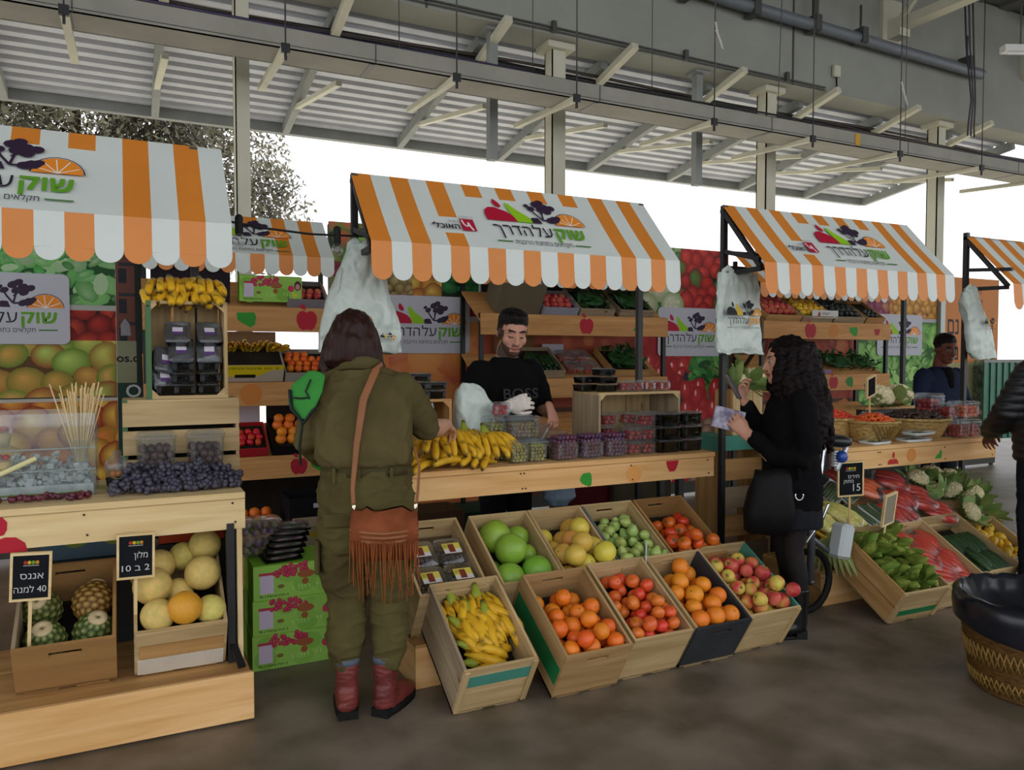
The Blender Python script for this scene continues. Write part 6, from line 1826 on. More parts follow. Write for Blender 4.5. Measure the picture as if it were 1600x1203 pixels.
# stack at the left end of the third stall
st = side_box('tall wooden crate holding cauliflowers at the left end of the third stall', 3.80, 4.08, 4.20, 4.37, .945, 1.265, woodf=rough_wood, closed=False)
for k in range(3):
    b = MB(); b.bx(-.14 + k * .093 + .003, -.14 + (k + 1) * .093 - .003, -.014, -.001, 0, .32); b.build('front_slat', old_wood(2), st)
b = MB(); t = thing('teal_shelf', 'teal painted shelf board carrying the cauliflower crate', 'shelf', (3.92, 4.18, .0)); b.bx(-.25, .25, 0, .30, .84, .944); b.build('board', teal, t)
b = MB(); b.bx(-.22, -.18, .02, .28, 0, .84); b.build('support', rough_wood(2), t)
b = MB(); b.bx(.18, .22, .02, .28, 0, .84); b.build('support', rough_wood(2), t)
for k in range(4):
    b = MB(); b.bx(-.22, .22, .0, .018, .03 + .2 * k, .03 + .2 * k + .15); b.build('slat', rough_wood(0) if k % 2 else grey_wood(0), t)
cauliflower('leafy cauliflower on the tall crate beside the woman in black', (4.01, 4.27, 1.27), .10, (R(35), R(10), 1), 12, seed=4, sp=1.25)
cauliflower('very leafy cauliflower on the tall crate nearest the hanging bags', (3.87, 4.27, 1.27), .085, (R(20), R(-20), 2), 16, seed=5, sp=1.5)

# low crates of the third stall
riser2 = thing('crate_riser', 'low wooden platform under the vegetable crates of the third stall', 'platform', (3.72, 3.30, 0))
b = MB(); b.bx(0, 1.8, 0, .022, 0, .19); b.build('front_board', pine(0), riser2)
b = MB(); b.bx(0, .022, .022, .5, 0, .19); b.build('end_board', ply(1), riser2)
b = MB(); b.bx(0, 1.8, .0, .5, .19, .205); b.build('deck', rough_wood(0), riser2)
cv1 = crate('wooden_crate', 'slatted crate of green sweetcorn husks leaning on the floor', (3.955, 2.90, FZ), W=.37, L=.52, H=.23, tilt=31, slats=True, slot=False, stripe=(.05, .09, green_paint), liner=.09, left=rough_wood(1), rz=-.03)
cv2 = crate('wooden_crate', 'crate of bagged orange-red peppers in the front vegetable row', (4.355, 2.94, FZ), W=.38, L=.5, H=.22, slot=False, liner=.10)
cv3 = crate('wooden_crate', 'crate of dark green cucumbers behind the waste basket', (4.77, 2.99, FZ), W=.38, L=.5, H=.22, slot=False, liner=.10)
cv4 = crate('wooden_crate', 'crate of lemons by the customer at the right picture edge', (5.19, 3.12, FZ), W=.38, L=.5, H=.22, slot=False, liner=.11)
fill(cv4, ['lemon'], 26, .036, .38, .5, .12, .12, 'yellow lemon in the crate at the right picture edge', 'lemon', 'lemons in the floor crate', 31, .15)
cuc_m = mat('cucumber_skin', '2c4a26', rough=.45, vary=.3, nscale=18, bump=.2, hue=.015)
b = MB(); b.tube([(0, -.075, .0), (0, -.04, .003), (0, .02, .004), (0, .075, 0)], [.0145, .018, .0185, .013], 10); cuc_me = b.mesh('cucumber', cuc_m)
def cucumbers(M, W, L, z0, n, label, group, seed, layers=2):
    g = random.Random(seed)
    cols = int((W - .05) / .042); rows = max(1, int((L - .03) / .165))
    for k in range(n):
        c, q, ly = k % cols, (k // cols) % rows, k // (cols * rows)
        x = -W / 2 + .045 + c * .042 + g.uniform(-.002, .002); y = .09 + q * .165 + .02 * (c % 2) * (ly % 2) + g.uniform(-.005, .005)
        z = z0 + .022 + .039 * ly
        o = link_mesh('cucumber', cuc_me)
        o.matrix_world = M @ Matrix.Translation((x, y, z)) @ Matrix.Rotation(g.uniform(-.05, .05) + .06 * (ly % 2), 4, 'Z')
        tag(o, label, 'cucumber', group)
cucumbers(M_of(cv3), .38, .5, .10, 44, 'dark green cucumber in the floor crate behind the waste basket', 'cucumbers in the floor crate', 3, 3)
husk_m = mat('corn_husk', '8f9f45', rough=.6, col2='5f7a2c', nscale=9, hue=.02)
husk_tip = mat('husk_tip', 'b9b77a', rough=.7)
def husk(label, loc, rot, group, seed, L=.115):
    g = random.Random(seed)
    t = thing('corn_cob', label, 'corn cob', loc, rot, group)
    b = MB(); b.tube([(0, 0, 0), (0, L * .3, .006), (0, L * .75, .006), (0, L, 0)], [.02, .034, .028, .010], 10); b.build('husk', husk_m, t)
    b = MB()
    for k in range(5):
        a = g.uniform(0, 2 * PI)
        leaf(b, (.016 * math.cos(a), .0, .016 * math.sin(a)), (.25 * math.cos(a), 1, .25 * math.sin(a)), (math.cos(a), 0, math.sin(a)), L * g.uniform(.7, 1.1), .05, g.uniform(-.5, .6))
    b.build('husk_leaf', husk_m, t)
    b = MB(); b.tube([(0, -.03, 0), (0, .004, 0)], [.008, .012], 8); b.build('stalk_end', husk_tip, t)
    return t
h0 = [husk('green sweetcorn cob in its husk in the slatted floor crate', (0, 0, 0), (0, 0, 0), 'sweetcorn in the floor crate', k) for k in range(3)]
M = M_of(cv1); g = random.Random(9); cnt = 0
for layer in range(3):
    for j in range(5):
        for i in range(4):
            x = -.135 + i * .09 + g.uniform(-.012, .012); y = .06 + j * .085 + g.uniform(-.015, .015); z = .13 + layer * .045 + (.02 * (j % 2))
            if layer == 2 and g.random() < .35: continue
            src = h0[cnt % 3]
            o = src if cnt < 3 else dup(src)
            Rm = Matrix.Rotation(g.uniform(-.6, .6) + PI, 4, 'Z') @ Matrix.Rotation(R(g.uniform(25, 80)), 4, 'X') @ Matrix.Rotation(g.uniform(0, 6), 4, 'Y')
            mm = M @ Matrix.Translation((x, y + .05, z)) @ Rm
            o.location = mm.translation; o.rotation_euler = mm.to_euler(); o.scale = (.95,) * 3
            cnt += 1
b = MB()
for k in range(9): leaf(b, (3.765, 3.21 + .01 * k, .45), (-.35 - .05 * k, -.5 + .1 * k, -.6), (-.6, 0, .6), .26, .03, .9)
tag(b.build('corn_leaf_tuft', mat('pale_leaf', '9fae6a', rough=.6, vary=.2)), 'pale green leaf tuft hanging over the side of the sweetcorn crate', 'leaves')
price_board('blank grey back of a price board stuck in the sweetcorn crate', (3.985, 3.08, .52), .085, .19, None, tilt=16, stick=.2, lean=-12, back=True)

def veg_bag(label, loc, rot, shapes, m, group=None, s=1.0, seed=0):
    """a clear bag with vegetables showing through"""
    g = random.Random(seed)
    t = thing('vegetable_bag', label, 'bag of vegetables', loc, rot, group)
    b = MB()
    for k in range(shapes):
        x = (k - (shapes - 1) / 2) * .042
        yo = g.uniform(-.02, .02)
        b.tube([(x + g.uniform(-.01, .01), -.075 + yo, .03), (x, -.03 + yo, .036), (x, .03 + yo, .034), (x + g.uniform(-.015, .015), .085 + yo, .026)], [.014, .026, .023, .008], 10)
    b.build('vegetables', m, t)
    b = MB(); b.loft([(0, 0, .0, .10 * s, .10), (0, 0, .03, .115 * s, .12), (0, 0, .062, .095 * s, .10), (0, 0, .07, .05 * s, .06)], 26, pw=3)
    for i, p in enumerate(b.v):
        f = noise.noise(Vector(p) * 28 + Vector((seed, 0, 0))) * .009; b.v[i] = (p[0] + f, p[1] + f, p[2] + f)
    b.build('bag_film', clear_film, t)
    b = MB(); leaf(b, (0, .11, .03), (.2, 1, .5), (0, 0, 1), .07, .05, .5, wav=.12); leaf(b, (0, .11, .03), (-.4, 1, .3), (0, 0, 1), .06, .05, .4, wav=.12); b.build('bag_tie', clear_film, t)
    return t
red_pep = mat('red_pepper', 'd3401f', rough=.25, col2='c22a1c', nscale=10)
purp_pep = mat('crimson_pepper', 'a3202c', rough=.28, col2='c8401f', nscale=10)
car_m = mat('carrot', 'd9601f', rough=.45, vary=.15)
M = M_of(cv2); q = M.to_euler()
for k, (x, y, z, rz, lab) in enumerate(((-.08, .40, .15, .6, 'bag of orange-red peppers at the top left of the pepper crate'), (.08, .36, .165, .3, 'bag of orange-red peppers at the top right of the pepper crate'), (-.06, .24, .165, .8, 'bag of orange-red peppers in the middle of the pepper crate'), (.085, .20, .17, .4, 'bag of orange-red peppers at the right side of the pepper crate'), (-.05, .105, .16, 1.0, 'bag of orange-red peppers at the lower left of the pepper crate'), (.09, .09, .155, .9, 'bag of orange-red peppers at the lower right of the pepper crate'))):
    mm = M @ Matrix.Translation((x, y, z - .03)) @ Matrix.Rotation(rz, 4, 'Z')
    veg_bag(lab, mm.translation, mm.to_euler(), 5, red_pep, s=1, seed=k)
# the sloping second row: corn packs, cucumber trays, bags, cauliflowers
shelf = thing('sloping_shelf', 'sloping wooden shelf under the packed vegetables of the third stall', 'shelf', (3.70, 3.41, .212), (R(31), 0, 0))
b = MB(); b.bx(0, 1.82, 0, .5, .14, .16); b.build('deck', rough_wood(0), shelf)
b = MB(); b.bx(0, 1.82, 0, .02, .0, .2); b.build('front_lip', old_wood(0), shelf)
for k in range(4):
    b = MB(); b.bx(k * .6, k * .6 + .02, .02, .5, .0, .14); b.build('support', old_wood(1), shelf)
MS = M_of(shelf)
corn_m = mat('corn_kernel', 'eadb7c', rough=.4, col2='cdcb6a', nscale=40, bump=.6, bscale=90)
tray_y = mat('yellow_foam', 'e6b22e', rough=.5)
def corn_pack(label, x, y, z, rz, n=2, tilt=0, s=1.0):
    mm = MS @ Matrix.Translation((x, y, .162 + z)) @ Matrix.Rotation(rz, 4, 'Z') @ Matrix.Rotation(R(tilt), 4, 'X')
    t = thing('corn_pack', label, 'corn pack', mm.translation, mm.to_euler()); t.scale = (s,) * 3
    b = MB(); b.loft([(0, 0, 0, .075, .115), (0, 0, .022, .082, .125), (0, 0, .0225, .077, .12), (0, 0, .008, .07, .108)], 20, pw=6); b.build('tray', tray_y, t)
    for k in range(n):
        b = MB(); xx = (k - (n - 1) / 2) * .06
        b.tube([(xx, -.105, .035), (xx, -.05, .04), (xx, .04, .04), (xx, .1, .034)], [.018, .029, .027, .012], 14); b.build('corn_ear', corn_m, t)
    b = MB(); b.loft([(0, 0, .022, .081, .124), (0, 0, .055, .07, .11), (0, 0, .066, .045, .085)], 22, pw=5)
    for i, p in enumerate(b.v):
        f = noise.noise(Vector(p) * 40) * .004; b.v[i] = (p[0] + f, p[1], p[2] + f)
    b.build('film', clear_film, t)
corn_pack('yellow tray of two corn cobs at the front left below the board reading 15', .07, .16, .05, .35, s=1.25)
corn_pack('yellow tray of two corn cobs lying below the price stick', .27, .14, .06, .55, s=1.25)
corn_pack('yellow tray of corn higher on the heap, behind the bicycle', .06, .35, .07, .3, s=1.2)
corn_pack('topmost yellow tray of corn beneath the bicycle saddle', .08, .42, .14, 1.3, n=2, s=1.15)
b = MB(); b.tube([(-.03, -.1, 0), (0, 0, .02), (.02, .09, .0)], [.02, .034, .02], 12); mm = MS @ Matrix.Translation((.30, -.01, .24)); o = b.build('yellow_squash', mat('squash_skin', 'd8a024', rough=.4), None, mm.translation, mm.to_euler()); tag(o, 'yellow squash lying at the top of the sweetcorn crate', 'squash')
for k, (x, y, z, rz, lab) in enumerate(((.47, .14, .05, 1.9, 'foam tray of small cucumbers at the left below the counter'), (.585, .12, .05, 1.8, 'foam tray of small cucumbers in the middle, rim facing the aisle'), (.69, .13, .04, 1.75, 'foam tray of small cucumbers nearest the pepper bags'), (.44, .38, .04, .5, 'foam tray of small cucumbers at the back behind the price board'), (.60, .38, .03, .4, 'foam tray of small cucumbers at the back beside the carrot bag'))):
    mm = MS @ Matrix.Translation((x, y, .17 + z)) @ Matrix.Rotation(rz, 4, 'Z') @ Matrix.Rotation(R(14), 4, 'X')
    t = veg_tray(lab, mm.translation, 0, '3a5a30', .24, .14, kind='cuc'); t.rotation_euler = mm.to_euler()
for k, (x, y, z, rz, n, m_, lab) in enumerate(((.72, .36, .05, .9, 4, car_m, 'bag of carrots lying across the middle of the sloping shelf'), (.90, .22, .05, .5, 5, purp_pep, 'bag of crimson peppers in front of the carrot bag'), (.80, .12, .03, .2, 4, purp_pep, 'bag of crimson peppers at the shelf edge above the pepper crate'), (1.02, .40, .05, .8, 4, purp_pep, 'bag of red and purple peppers at the back of the sloping shelf'), (1.10, .22, .04, 1.0, 5, purp_pep, 'bag of red peppers nearest the cabbages, upper'), (1.18, .10, .02, .9, 4, red_pep, 'bag of red peppers nearest the cabbages, lower'), (.60, .46, .06, .3, 3, purp_pep, 'bag of peppers with a puffed knot at the back of the shelf'))):
    mm = MS @ Matrix.Translation((x, y, .172 + z)) @ Matrix.Rotation(rz, 4, 'Z')
    o = veg_bag(lab, mm.translation, mm.to_euler(), n, m_, seed=20 + k); o.scale = (1.15,) * 3
for k, (x, y, z, rx, lab) in enumerate(((1.30, .40, .03, 30, 'leafy cauliflower at the top left of the cauliflower heap'), (1.48, .42, .04, 20, 'leafy cauliflower at the top of the heap below the counter corner'), (1.66, .38, .02, 10, 'leafy cauliflower at the back right of the heap'), (1.36, .22, .04, 40, 'cauliflower wrapped in pale leaves at the left of the heap'), (1.54, .22, .04, 35, 'cauliflower with big outer leaves in the heap centre'), (1.70, .20, .02, 30, 'cauliflower at the right of the heap by the customer'), (1.44, .07, .01, 50, 'cauliflower lowest at the front of the heap'), (1.64, .06, .01, 50, 'cauliflower at the front right of the heap'))):
    mm = MS @ Matrix.Translation((x, y, .17 + z)) @ Matrix.Rotation(k * 1.3, 4, 'Z')
    c = cauliflower(lab, mm.translation, .072, (R(rx), R(8 * math.sin(k)), k * 1.1), 13, seed=30 + k, sp=1.2)
price_board('chalk price board reading 15 on a stick above the corn packs', (3.90, 3.27, .665), .14, .20, [('תירס', -.12, .52, .36, .1), ('מתוק', -.3, .38, .12, .1), ('15', .1, .12, .42, .2)], tilt=8, stick=.2, lean=-4, rz=-.45)

# electric bicycle parked between the woman in black and the corn
t = thing('electric_bicycle', 'folded electric bicycle with black saddle and silver battery behind the woman in black', 'bicycle', (3.57, 3.16, 0))
saddle_m = mat('saddle_black', '15161a', rough=.35)
b = MB(); b.loft([(.05, .02, .985, .04, .10), (.04, .02, 1.0, .10, .135), (.03, .02, 1.03, .115, .14), (.02, .02, 1.05, .09, .115), (.02, .02, 1.056, .04, .07)], 24); b.build('saddle', saddle_m, t)
b = MB(); b.tube([(.0, .02, .99), (-.11, .0, .45)], .016, 10); b.build('seat_post', mat('chrome', 'c0c4c8', rough=.15, metal=1), t)
b = MB()
for k in range(6): b.lathe([(.018, .87 + .016 * k), (.023, .878 + .016 * k), (.018, .886 + .016 * k)], 14, c=(.045, -.02, 0))
b.tube([(.05, -.03, .86), (.11, -.04, .975)], .016, 8); b.build('spring', mat('spring_white', 'c9cdd0', rough=.3, metal=.4), t)
b = MB(); b.ell((.06, -.055, .93), (.035, .03, .035)); b.build('bell_cover', mat('blue_shell', '24489a', rough=.3), t)
b = MB(); b.tube([(-.11, 0, .47), (-.02, -.02, .40), (.06, -.02, .37)], .018, 10); b.tube([(-.13, .0, .55), (-.11, 0, .45), (-.05, .06, .196)], .022, 10); b.build('frame', mat('bike_grey', '55585c', rough=.35, metal=.5), t)
b = MB(); b.box((.06, -.06, .45), (.10, .10, .20), rot=Matrix.Rotation(R(12), 3, 'Y')); b.build('battery_case', mat('battery_silver', 'b3bab8', rough=.35), t, bevel=.018)
b = MB(); b.tube([(-.07, -.03, .56), (-.03, -.04, .66)], .010, 8); b.tube([(-.15, -.0, .45), (-.07, -.03, .57)], .012, 8); b.build('lock_bar', mat('chrome', 'c0c4c8'), t)
b = MB(); b.tube([(-.05 + .175 * math.cos(a), .06 + .02, .196 + .175 * math.sin(a)) for a in [2 * PI * k / 28 for k in range(28)]], .02, 8, closed=True); b.build('tyre', black_rubber, t)
b = MB(); b.tube([(-.05, .05, .196), (-.05, .11, .196)], .02, 10)
for k in range(10):
    a = 2 * PI * k / 10; b.tube([(-.05, .08, .196), (-.05 + .16 * math.cos(a), .08, .196 + .16 * math.sin(a))], .002, 4)
b.build('wheel', mat('bike_grey', '55585c'), t)

# waste basket with a black liner at the right edge
t = thing('waste_basket', 'big round woven waste basket with a black bag liner at the right picture edge', 'waste basket', (3.68, 2.03, 0))
t.scale = (.98, .98, .84)
wick = mat('dark_wicker', '6f4f22', rough=.55, col2='4a3212', nscale=30, stretch=(1, 1, 4), bump=.5)
wick_l = mat('pale_wicker', '9a7a3c', rough=.55, vary=.3, nscale=30)
b = MB(); n = 96
prof = [(0, .003)]
K = 60
for k in range(K + 1):
    z = .003 + .39 * k / K
    prof.append((.285 + .055 * k / K + .004 * (k % 2), z))
prof += [(.325, .39), (.27, .02), (0, .02)]
b.lathe(prof, n, wob=lambda th, z: .006 * math.sin(48 * th + (PI if int(z / .013) % 2 else 0)))
b.build('woven_body', wick, t)
for (z0, z1) in ((.03, .10), (.16, .26), (.335, .36)):
    b = MB()
    for k in range(72):
        a = 2 * PI * k / 72
        for s in (-1, 1):
            r0 = .291 + .055 * z0 / .39; r1 = .291 + .055 * z1 / .39
            b.tube([(r0 * math.cos(a), r0 * math.sin(a), z0), (r1 * math.cos(a + s * .09), r1 * math.sin(a + s * .09), z1)], .0042, 4, caps=False)
    o = b.build('cross_weave_band', wick_l, t); o['kind'] = 'stuff'
b = MB(); n = 60
vs, fs = [], []
ringz = [(.352, .33), (.366, .36), (.372, .42), (.372, .47), (.362, .505), (.345, .515), (.325, .50), (.30, .44), (.22, .37), (.1, .36), (.02, .38)]
for i, (r, z) in enumerate(ringz):
    for j in range(n):
        a = 2 * PI * j / n
        f = noise.fractal(Vector((math.cos(a) * 5, math.sin(a) * 5, z * 18 + i * .6)), 1, 2, 3)
        amp = .02 if i < 6 else .06
        vs.append(((r + f * amp * .7) * math.cos(a), (r + f * amp * .7) * math.sin(a), z + f * amp * .8 - (.05 * math.sin(a * 2 + .5) if i == 0 else 0) * .5))
for i in range(len(ringz) - 1):
    for j in range(n): fs.append((i * n + j, i * n + (j + 1) % n, (i + 1) * n + (j + 1) % n, (i + 1) * n + j))
b.add(vs, fs, 0, True); b.build('bag_liner', mat('bin_bag', '1a1c24', rough=.28, vary=.2), t)

# ------------------------------------------------------------------ goods on the two far shelf units
herb_m = mat('herb_leaf', '2f5a28', rough=.6, col2='1c3a1a', nscale=14, hue=.015)
def greens(label, loc, w, d, h, n=70, seed=0, m=None, name='herb_heap', cat='greens', tl=33.4):
    g = random.Random(seed); b = MB()
    for k in range(n):
        x, y = g.uniform(-w / 2, w / 2), g.uniform(-d / 2, d / 2)
        a = g.uniform(0, 2 * PI)
        leaf(b, (x, y, h * g.uniform(.0, .6)), (math.cos(a), math.sin(a), g.uniform(.1, 1.2)), (0, 0, 1), g.uniform(.06, .12), g.uniform(.025, .05), g.uniform(-.3, .8), seg=3)
    b.ell((0, 0, h * .35), (w * .44, d * .44, h * .33))
    o = b.build(name, m or herb_m, None, loc, (R(tl), 0, 0)); tag(o, label, cat, kind='stuff')
    return o
def scrate(label, x, w, z, tilt=33.4, d=.40, h=.085, m=None, y=6.175): 
    return crate('wooden_crate', label, (x, y, z), W=w, L=d, H=h, tilt=tilt, slot=False, liner=h * .6, woods=m or grey_wood)
U = 1.849
carton('fruit_carton', 'big grey-brown carton standing on the top shelf above the seller head', 'carton', (3.12, 6.20, U + .035), .44, .26, .30, '6f6450', tilt=33.4, open_top=True, liner=.1)
carton('fruit_carton', 'white fronted carton of red apples on the top shelf beside the grey-brown carton', 'carton', (3.54, 6.175, U + .02), .36, .32, .09, '9a9aa6', open_top=True, liner=.055, tilt=33.4)
rowfill('apple_red', 12, 3.38, 3.70, 6.21, U + .075, .045, 'red apple in the white fronted carton on the far top shelf', 'apple', 'apples on the far top shelf', cols=4, tilt=.75)
sc1 = scrate('wooden crate of dark herbs in the middle of the far top shelf', 3.93, .38, U + .02)
greens('dark herbs heaped in the middle crate of the far top shelf', (3.93, 6.315, U + .175), .34, .32, .10, seed=1)
sc2 = scrate('wooden crate of dark herbs at the right end of the far top shelf', 4.38, .40, U + .02)
greens('dark herbs heaped in the right end crate of the far top shelf', (4.38, 6.315, U + .175), .34, .32, .09, seed=2)
U2 = 1.279
scrate('wooden crate of cucumbers on the far middle shelf behind the seller shoulder', 3.38, .40, U2 + .02)
cucumbers(Matrix.Translation((3.38, 6.185, U2 + .055)) @ Matrix.Rotation(R(33.4), 4, 'X'), .38, .34, .03, 16, 'dark cucumber in the shelf crate behind the seller shoulder', 'cucumbers on the far middle shelf', 5)
for k, (x, y, z, lab) in enumerate(((3.72, 6.2, .14, 'clear pack of red tomatoes at the front left on the far middle shelf'), (3.90, 6.2, .14, 'clear pack of red tomatoes at the front right on the far middle shelf'), (3.70, 6.33, .24, 'clear pack of red tomatoes at the back left on the far middle shelf'), (3.88, 6.33, .24, 'clear pack of red tomatoes at the back right on the far middle shelf'))):
    o = clamshell('tomato_pack', lab, 'pack', (x, y + .06, U2 + z - .055), .165, .14, .08, tomato_m, .022, seed=70 + k); o.rotation_euler = (R(34), 0, 0)
scrate('brown wooden crate of green herbs at the right end of the far middle shelf', 4.32, .44, U2 + .02, m=rough_wood)
greens('green herbs heaped at the right end of the far middle shelf', (4.32, 6.315, U2 + .175), .38, .32, .11, seed=3)
carton('fruit_carton', 'cardboard sheet box at the back of the far middle shelf', 'carton', (3.25, 6.52, U2 + .26), .4, .05, .2, '7a5a3a')
b = MB(); tag(b.bx(3.55, 3.78, 6.52, 6.535, 1.50, 1.62).build('white_card', mat('white_card', 'b9b6c2')), 'white paper card stuck behind the far middle shelf', 'card')
# third shelf unit
scrate('wooden crate of dark red apples at the left of the lemon shelf unit', 6.28, .50, U + .02, m=rough_wood)
rowfill('apple_red', 20, 6.06, 6.50, 6.21, U + .085, .044, 'dark red apple on the top shelf left of the lemons', 'apple', 'apples left of the shelf lemons', cols=5, tilt=.72, parts=False)
scrate('wooden crate of lemons on the top shelf of the far right unit', 6.78, .46, U + .02)
rowfill('lemon', 24, 6.58, 6.99, 6.21, U + .085, .044, 'lemon on the far top shelf', 'lemon', 'lemons on the far top shelf', cols=5, tilt=.72, parts=False)
b = MB(); P = Paint(.0004); P.rect(-.2, 0, .2, .085, 'c9c6c0'); P.scrawl(-.05, .03, .08, .03, '5a4a52', .007); P.poly([(-.12, .02), (-.1, .07), (-.07, .05), (-.08, .02)], 'a32a34'); o = P.build('paper_sign', None, (6.88, 6.135, U + .075)); tag(o, 'white paper price strip in front of the shelf lemons', 'sign')
scrate('wooden crate of avocados beside the shelf lemons', 7.28, .48, U + .02)
put = link_mesh
av_m = mat('avocado_skin', '26302a', rough=.5, vary=.3); ME['avocado'] = fruit_mesh('avocado', [(0, -1), (.5, -.85), (.85, -.4), (.88, 0), (.68, .5), (.4, .95), (.15, 1.2), (0, 1.22)], av_m, 12); EXTRA['avocado'] = ()
rowfill('avocado', 18, 7.07, 7.50, 6.21, U + .085, .0442, 'dark avocado on the far top shelf', 'avocado', 'avocados on the far top shelf', cols=5, tilt=.72, parts=False)
scrate('brown wooden crate of sweet potatoes at the right end of the lemon shelf unit', 7.70, .30, U + .02, m=rough_wood)
rowfill('avocado', 6, 7.6, 7.82, 6.21, U + .085, .04, 'avocado in the end crate of the far top shelf', 'avocado', 'avocados in the end crate', cols=3, tilt=.55, parts=False)
for k, (x, z, lab) in enumerate(((6.66, .14, 'grey printed vegetable bag lower on the shelf behind the long haired woman'), (6.68, .26, 'grey printed vegetable bag upper on the shelf behind the long haired woman'))):
    t = thing('printed_bag', lab, 'bag', (x, 6.28 + .06 * k, U2 + z - .03), (R(33), 0, 0))
    b = MB(); b.loft([(0, 0, 0, .2, .10), (0, 0, .05, .22, .12), (0, 0, .10, .18, .09), (0, 0, .115, .1, .05)], 24, pw=3); b.build('bag', mat('grey_green_film', '5a6a5c', rough=.3, vary=.3, nscale=12), t)
    P = Paint(.002); P.ell(.04, .02, .045, .055, 'd8d8d8'); P.ell(.05, .02, .02, .025, '2a2a30'); P.poly([(.06, .0), (.10, .03), (.07, .05)], 'c23a2a'); o = P.build('print', t, (0, -.118, .04)); 
b = MB(); tag(b.box((6.78, 6.16, U2 + .055), (.42, .04, .04)).build('purple_tray', mat('purple_plastic', '5a2a7a', rough=.4)), 'purple plastic tray edge on the shelf below the printed bags', 'tray')
greens('dark leafy greens on the middle shelf of the lemon unit', (7.25, 6.32, U2 + .145), .5, .32, .12, 70, 5)
greens('dark leafy greens at the right end of the lemon unit middle shelf', (7.66, 6.32, U2 + .145), .3, .32, .10, 50, 6)
# ------------------------------------------------------------------ people
skin_p = print_mat('skin_surface', .55)
def head(b, T):
    """head shapes round the eye-level centre, face towards +y"""
    o = b.T; b.T = T
    b.ell((0, -.014, .032), (.077, .098, .088), n=24, k=16)
    b.loft([(0, .066, -.116, .020, .016), (0, .056, -.106, .036, .034), (0, .036, -.085, .052, .054), (0, .022, -.05, .061, .068), (0, .016, -.015, .067, .073), (0, .006, .03, .071, .085), (0, 0, .07, .06, .075)], 24)
    b.tube([(0, .083, .016), (0, .098, -.012), (0, .108, -.034)], [.007, .0095, .0125], 10)
    for s in (-1, 1):
        b.ell((s * .012, .097, -.038), (.008, .009, .007)); b.ell((s * .030, .078, .024), (.026, .012, .008)); b.ell((s * .031, .074, .0), (.0145, .0125, .0115))
        b.ell((s * .042, .052, -.03), (.026, .026, .03)); b.ell((s * .078, -.008, -.008), (.010, .019, .031), rot=Matrix.Rotation(s * .3, 3, 'Z'))
    b.ell((0, .086, -.064), (.023, .011, .006)); b.ell((0, .083, -.074), (.020, .012, .007)); b.ell((0, .070, -.104), (.02, .02, .016))
    b.T = o
def face_paint(T, skin, brow='1d1612', lip='9a5a50', hair=None, beard=None, down=False):
    inv = T.inverted(); sk = lin(skin); bw = lin(brow); lp = lin(lip)
    hr = lin(hair) if hair else None; bd = lin(beard) if beard else None
    def f(p):
        h = inv @ Vector(p); x, y, z = abs(h.x), h.y, h.z
        c = mixc(sk, lin('8a3a2a'), .10 + .08 * noise.noise(Vector(p) * 30))
        if abs(z) > .16 or x > .1 or y < -.13: return c
        if y > .05:
            if .010 < x < .048 and abs(z - (.024 + .006 * min(1, x / .035) - .01 * max(0, x - .035) * 10)) < .0052: return bw
            ex, ez = (x - .031) / .0150, (z + (.003 if down else 0)) / (.0075)
            if ex * ex + ez * ez < 1 and y > .07:
                if down: return bw if z < -.0035 else mixc(sk, lin('5a2a20'), .35)
                return bw if (x - .031) ** 2 + z * z < .0062 ** 2 else lin('8f8882')
            if x < .026 and abs(z + .068) < (.0105 if x < .018 else .007) and y > .078:
                return mixc(lp, lin('3a1a16'), .75) if abs(z + .0685) < .0016 else lp
        if bd:
            edge = -.048 - .02 * max(0, (y - .03) / .06) if x > .028 else -.086
            mus = y > .085 and -.060 < z < -.048 and x < .032
            side = x > .055 and -.09 < z < .02 and .0 < y < .045
            if (z < edge and y > -.01 and z > -.14) or side: return mixc(bd, sk, .12)
            if mus: return mixc(bd, sk, .35)
        if hr and (z > .062 + .02 * max(0, y) or (y < .03 and z > -.0 and x > .0 and y < .03 - .9 * max(0, .03 - z)) or (y < -.03 and z > -.06)): return hr
        return c
    return f
def hand(b, wrist, fwd, back, side=1, curl=(.5, .55, .6, .65), thumb=(.7, .55), s=1.0, spread=.07):
    """five separate fingers and a thumb: fwd along the fingers, back out of the back of the hand, thumb on the 'side'"""
    f = Vector(fwd).normalized(); n = Vector(back); n = (n - f * n.dot(f)).normalized(); x = f.cross(n) * side
    w = Vector(wrist)
    def P(a, c, d): return w + x * a * s + f * c * s + n * d * s
    b.tube([P(0, -.02, 0), P(0, .01, 0), P(.002, .045, .0), P(.002, .085, -.002)], [(.026 * s, .020 * s), (.030 * s, .019 * s), (.041 * s, .017 * s), (.041 * s, .013 * s)], 14, up=n)
    for i, (bx_, L) in enumerate(((.032, .074), (.011, .083), (-.011, .077), (-.032, .060))):
        a = spread * (1.5 - i); ang = 0; p = P(bx_, .082 - .004 * abs(i - 1.2), -.002); pts = [p - f * .012 * s, p]
        d0 = (f + x * a).normalized()
        for k, frac in enumerate((.45, .31, .24)):
            ang += curl[i] * (1.0 if k else .8)
            d = d0 * math.cos(ang) - n * math.sin(ang)
            p = p + d * L * frac * s; pts.append(p)
        b.tube(pts, [.0095 * s, .0092 * s, .0085 * s, .0078 * s, .0066 * s], 10)
    t0 = P(.030, .022, -.006); d = (x * math.sin(thumb[0]) + f * math.cos(thumb[0]) - n * .35).normalized()
    t1 = t0 + d * .036 * s; d2 = (d + f * .5 - n * thumb[1] * .6 - x * .35).normalized(); t2 = t1 + d2 * .030 * s; t3 = t2 + (d2 + f * .15 - x * .15).normalized() * .022 * s
    b.tube([t0, t1, t2, t3], [.0145 * s, .0115 * s, .0095 * s, .0075 * s], 10)
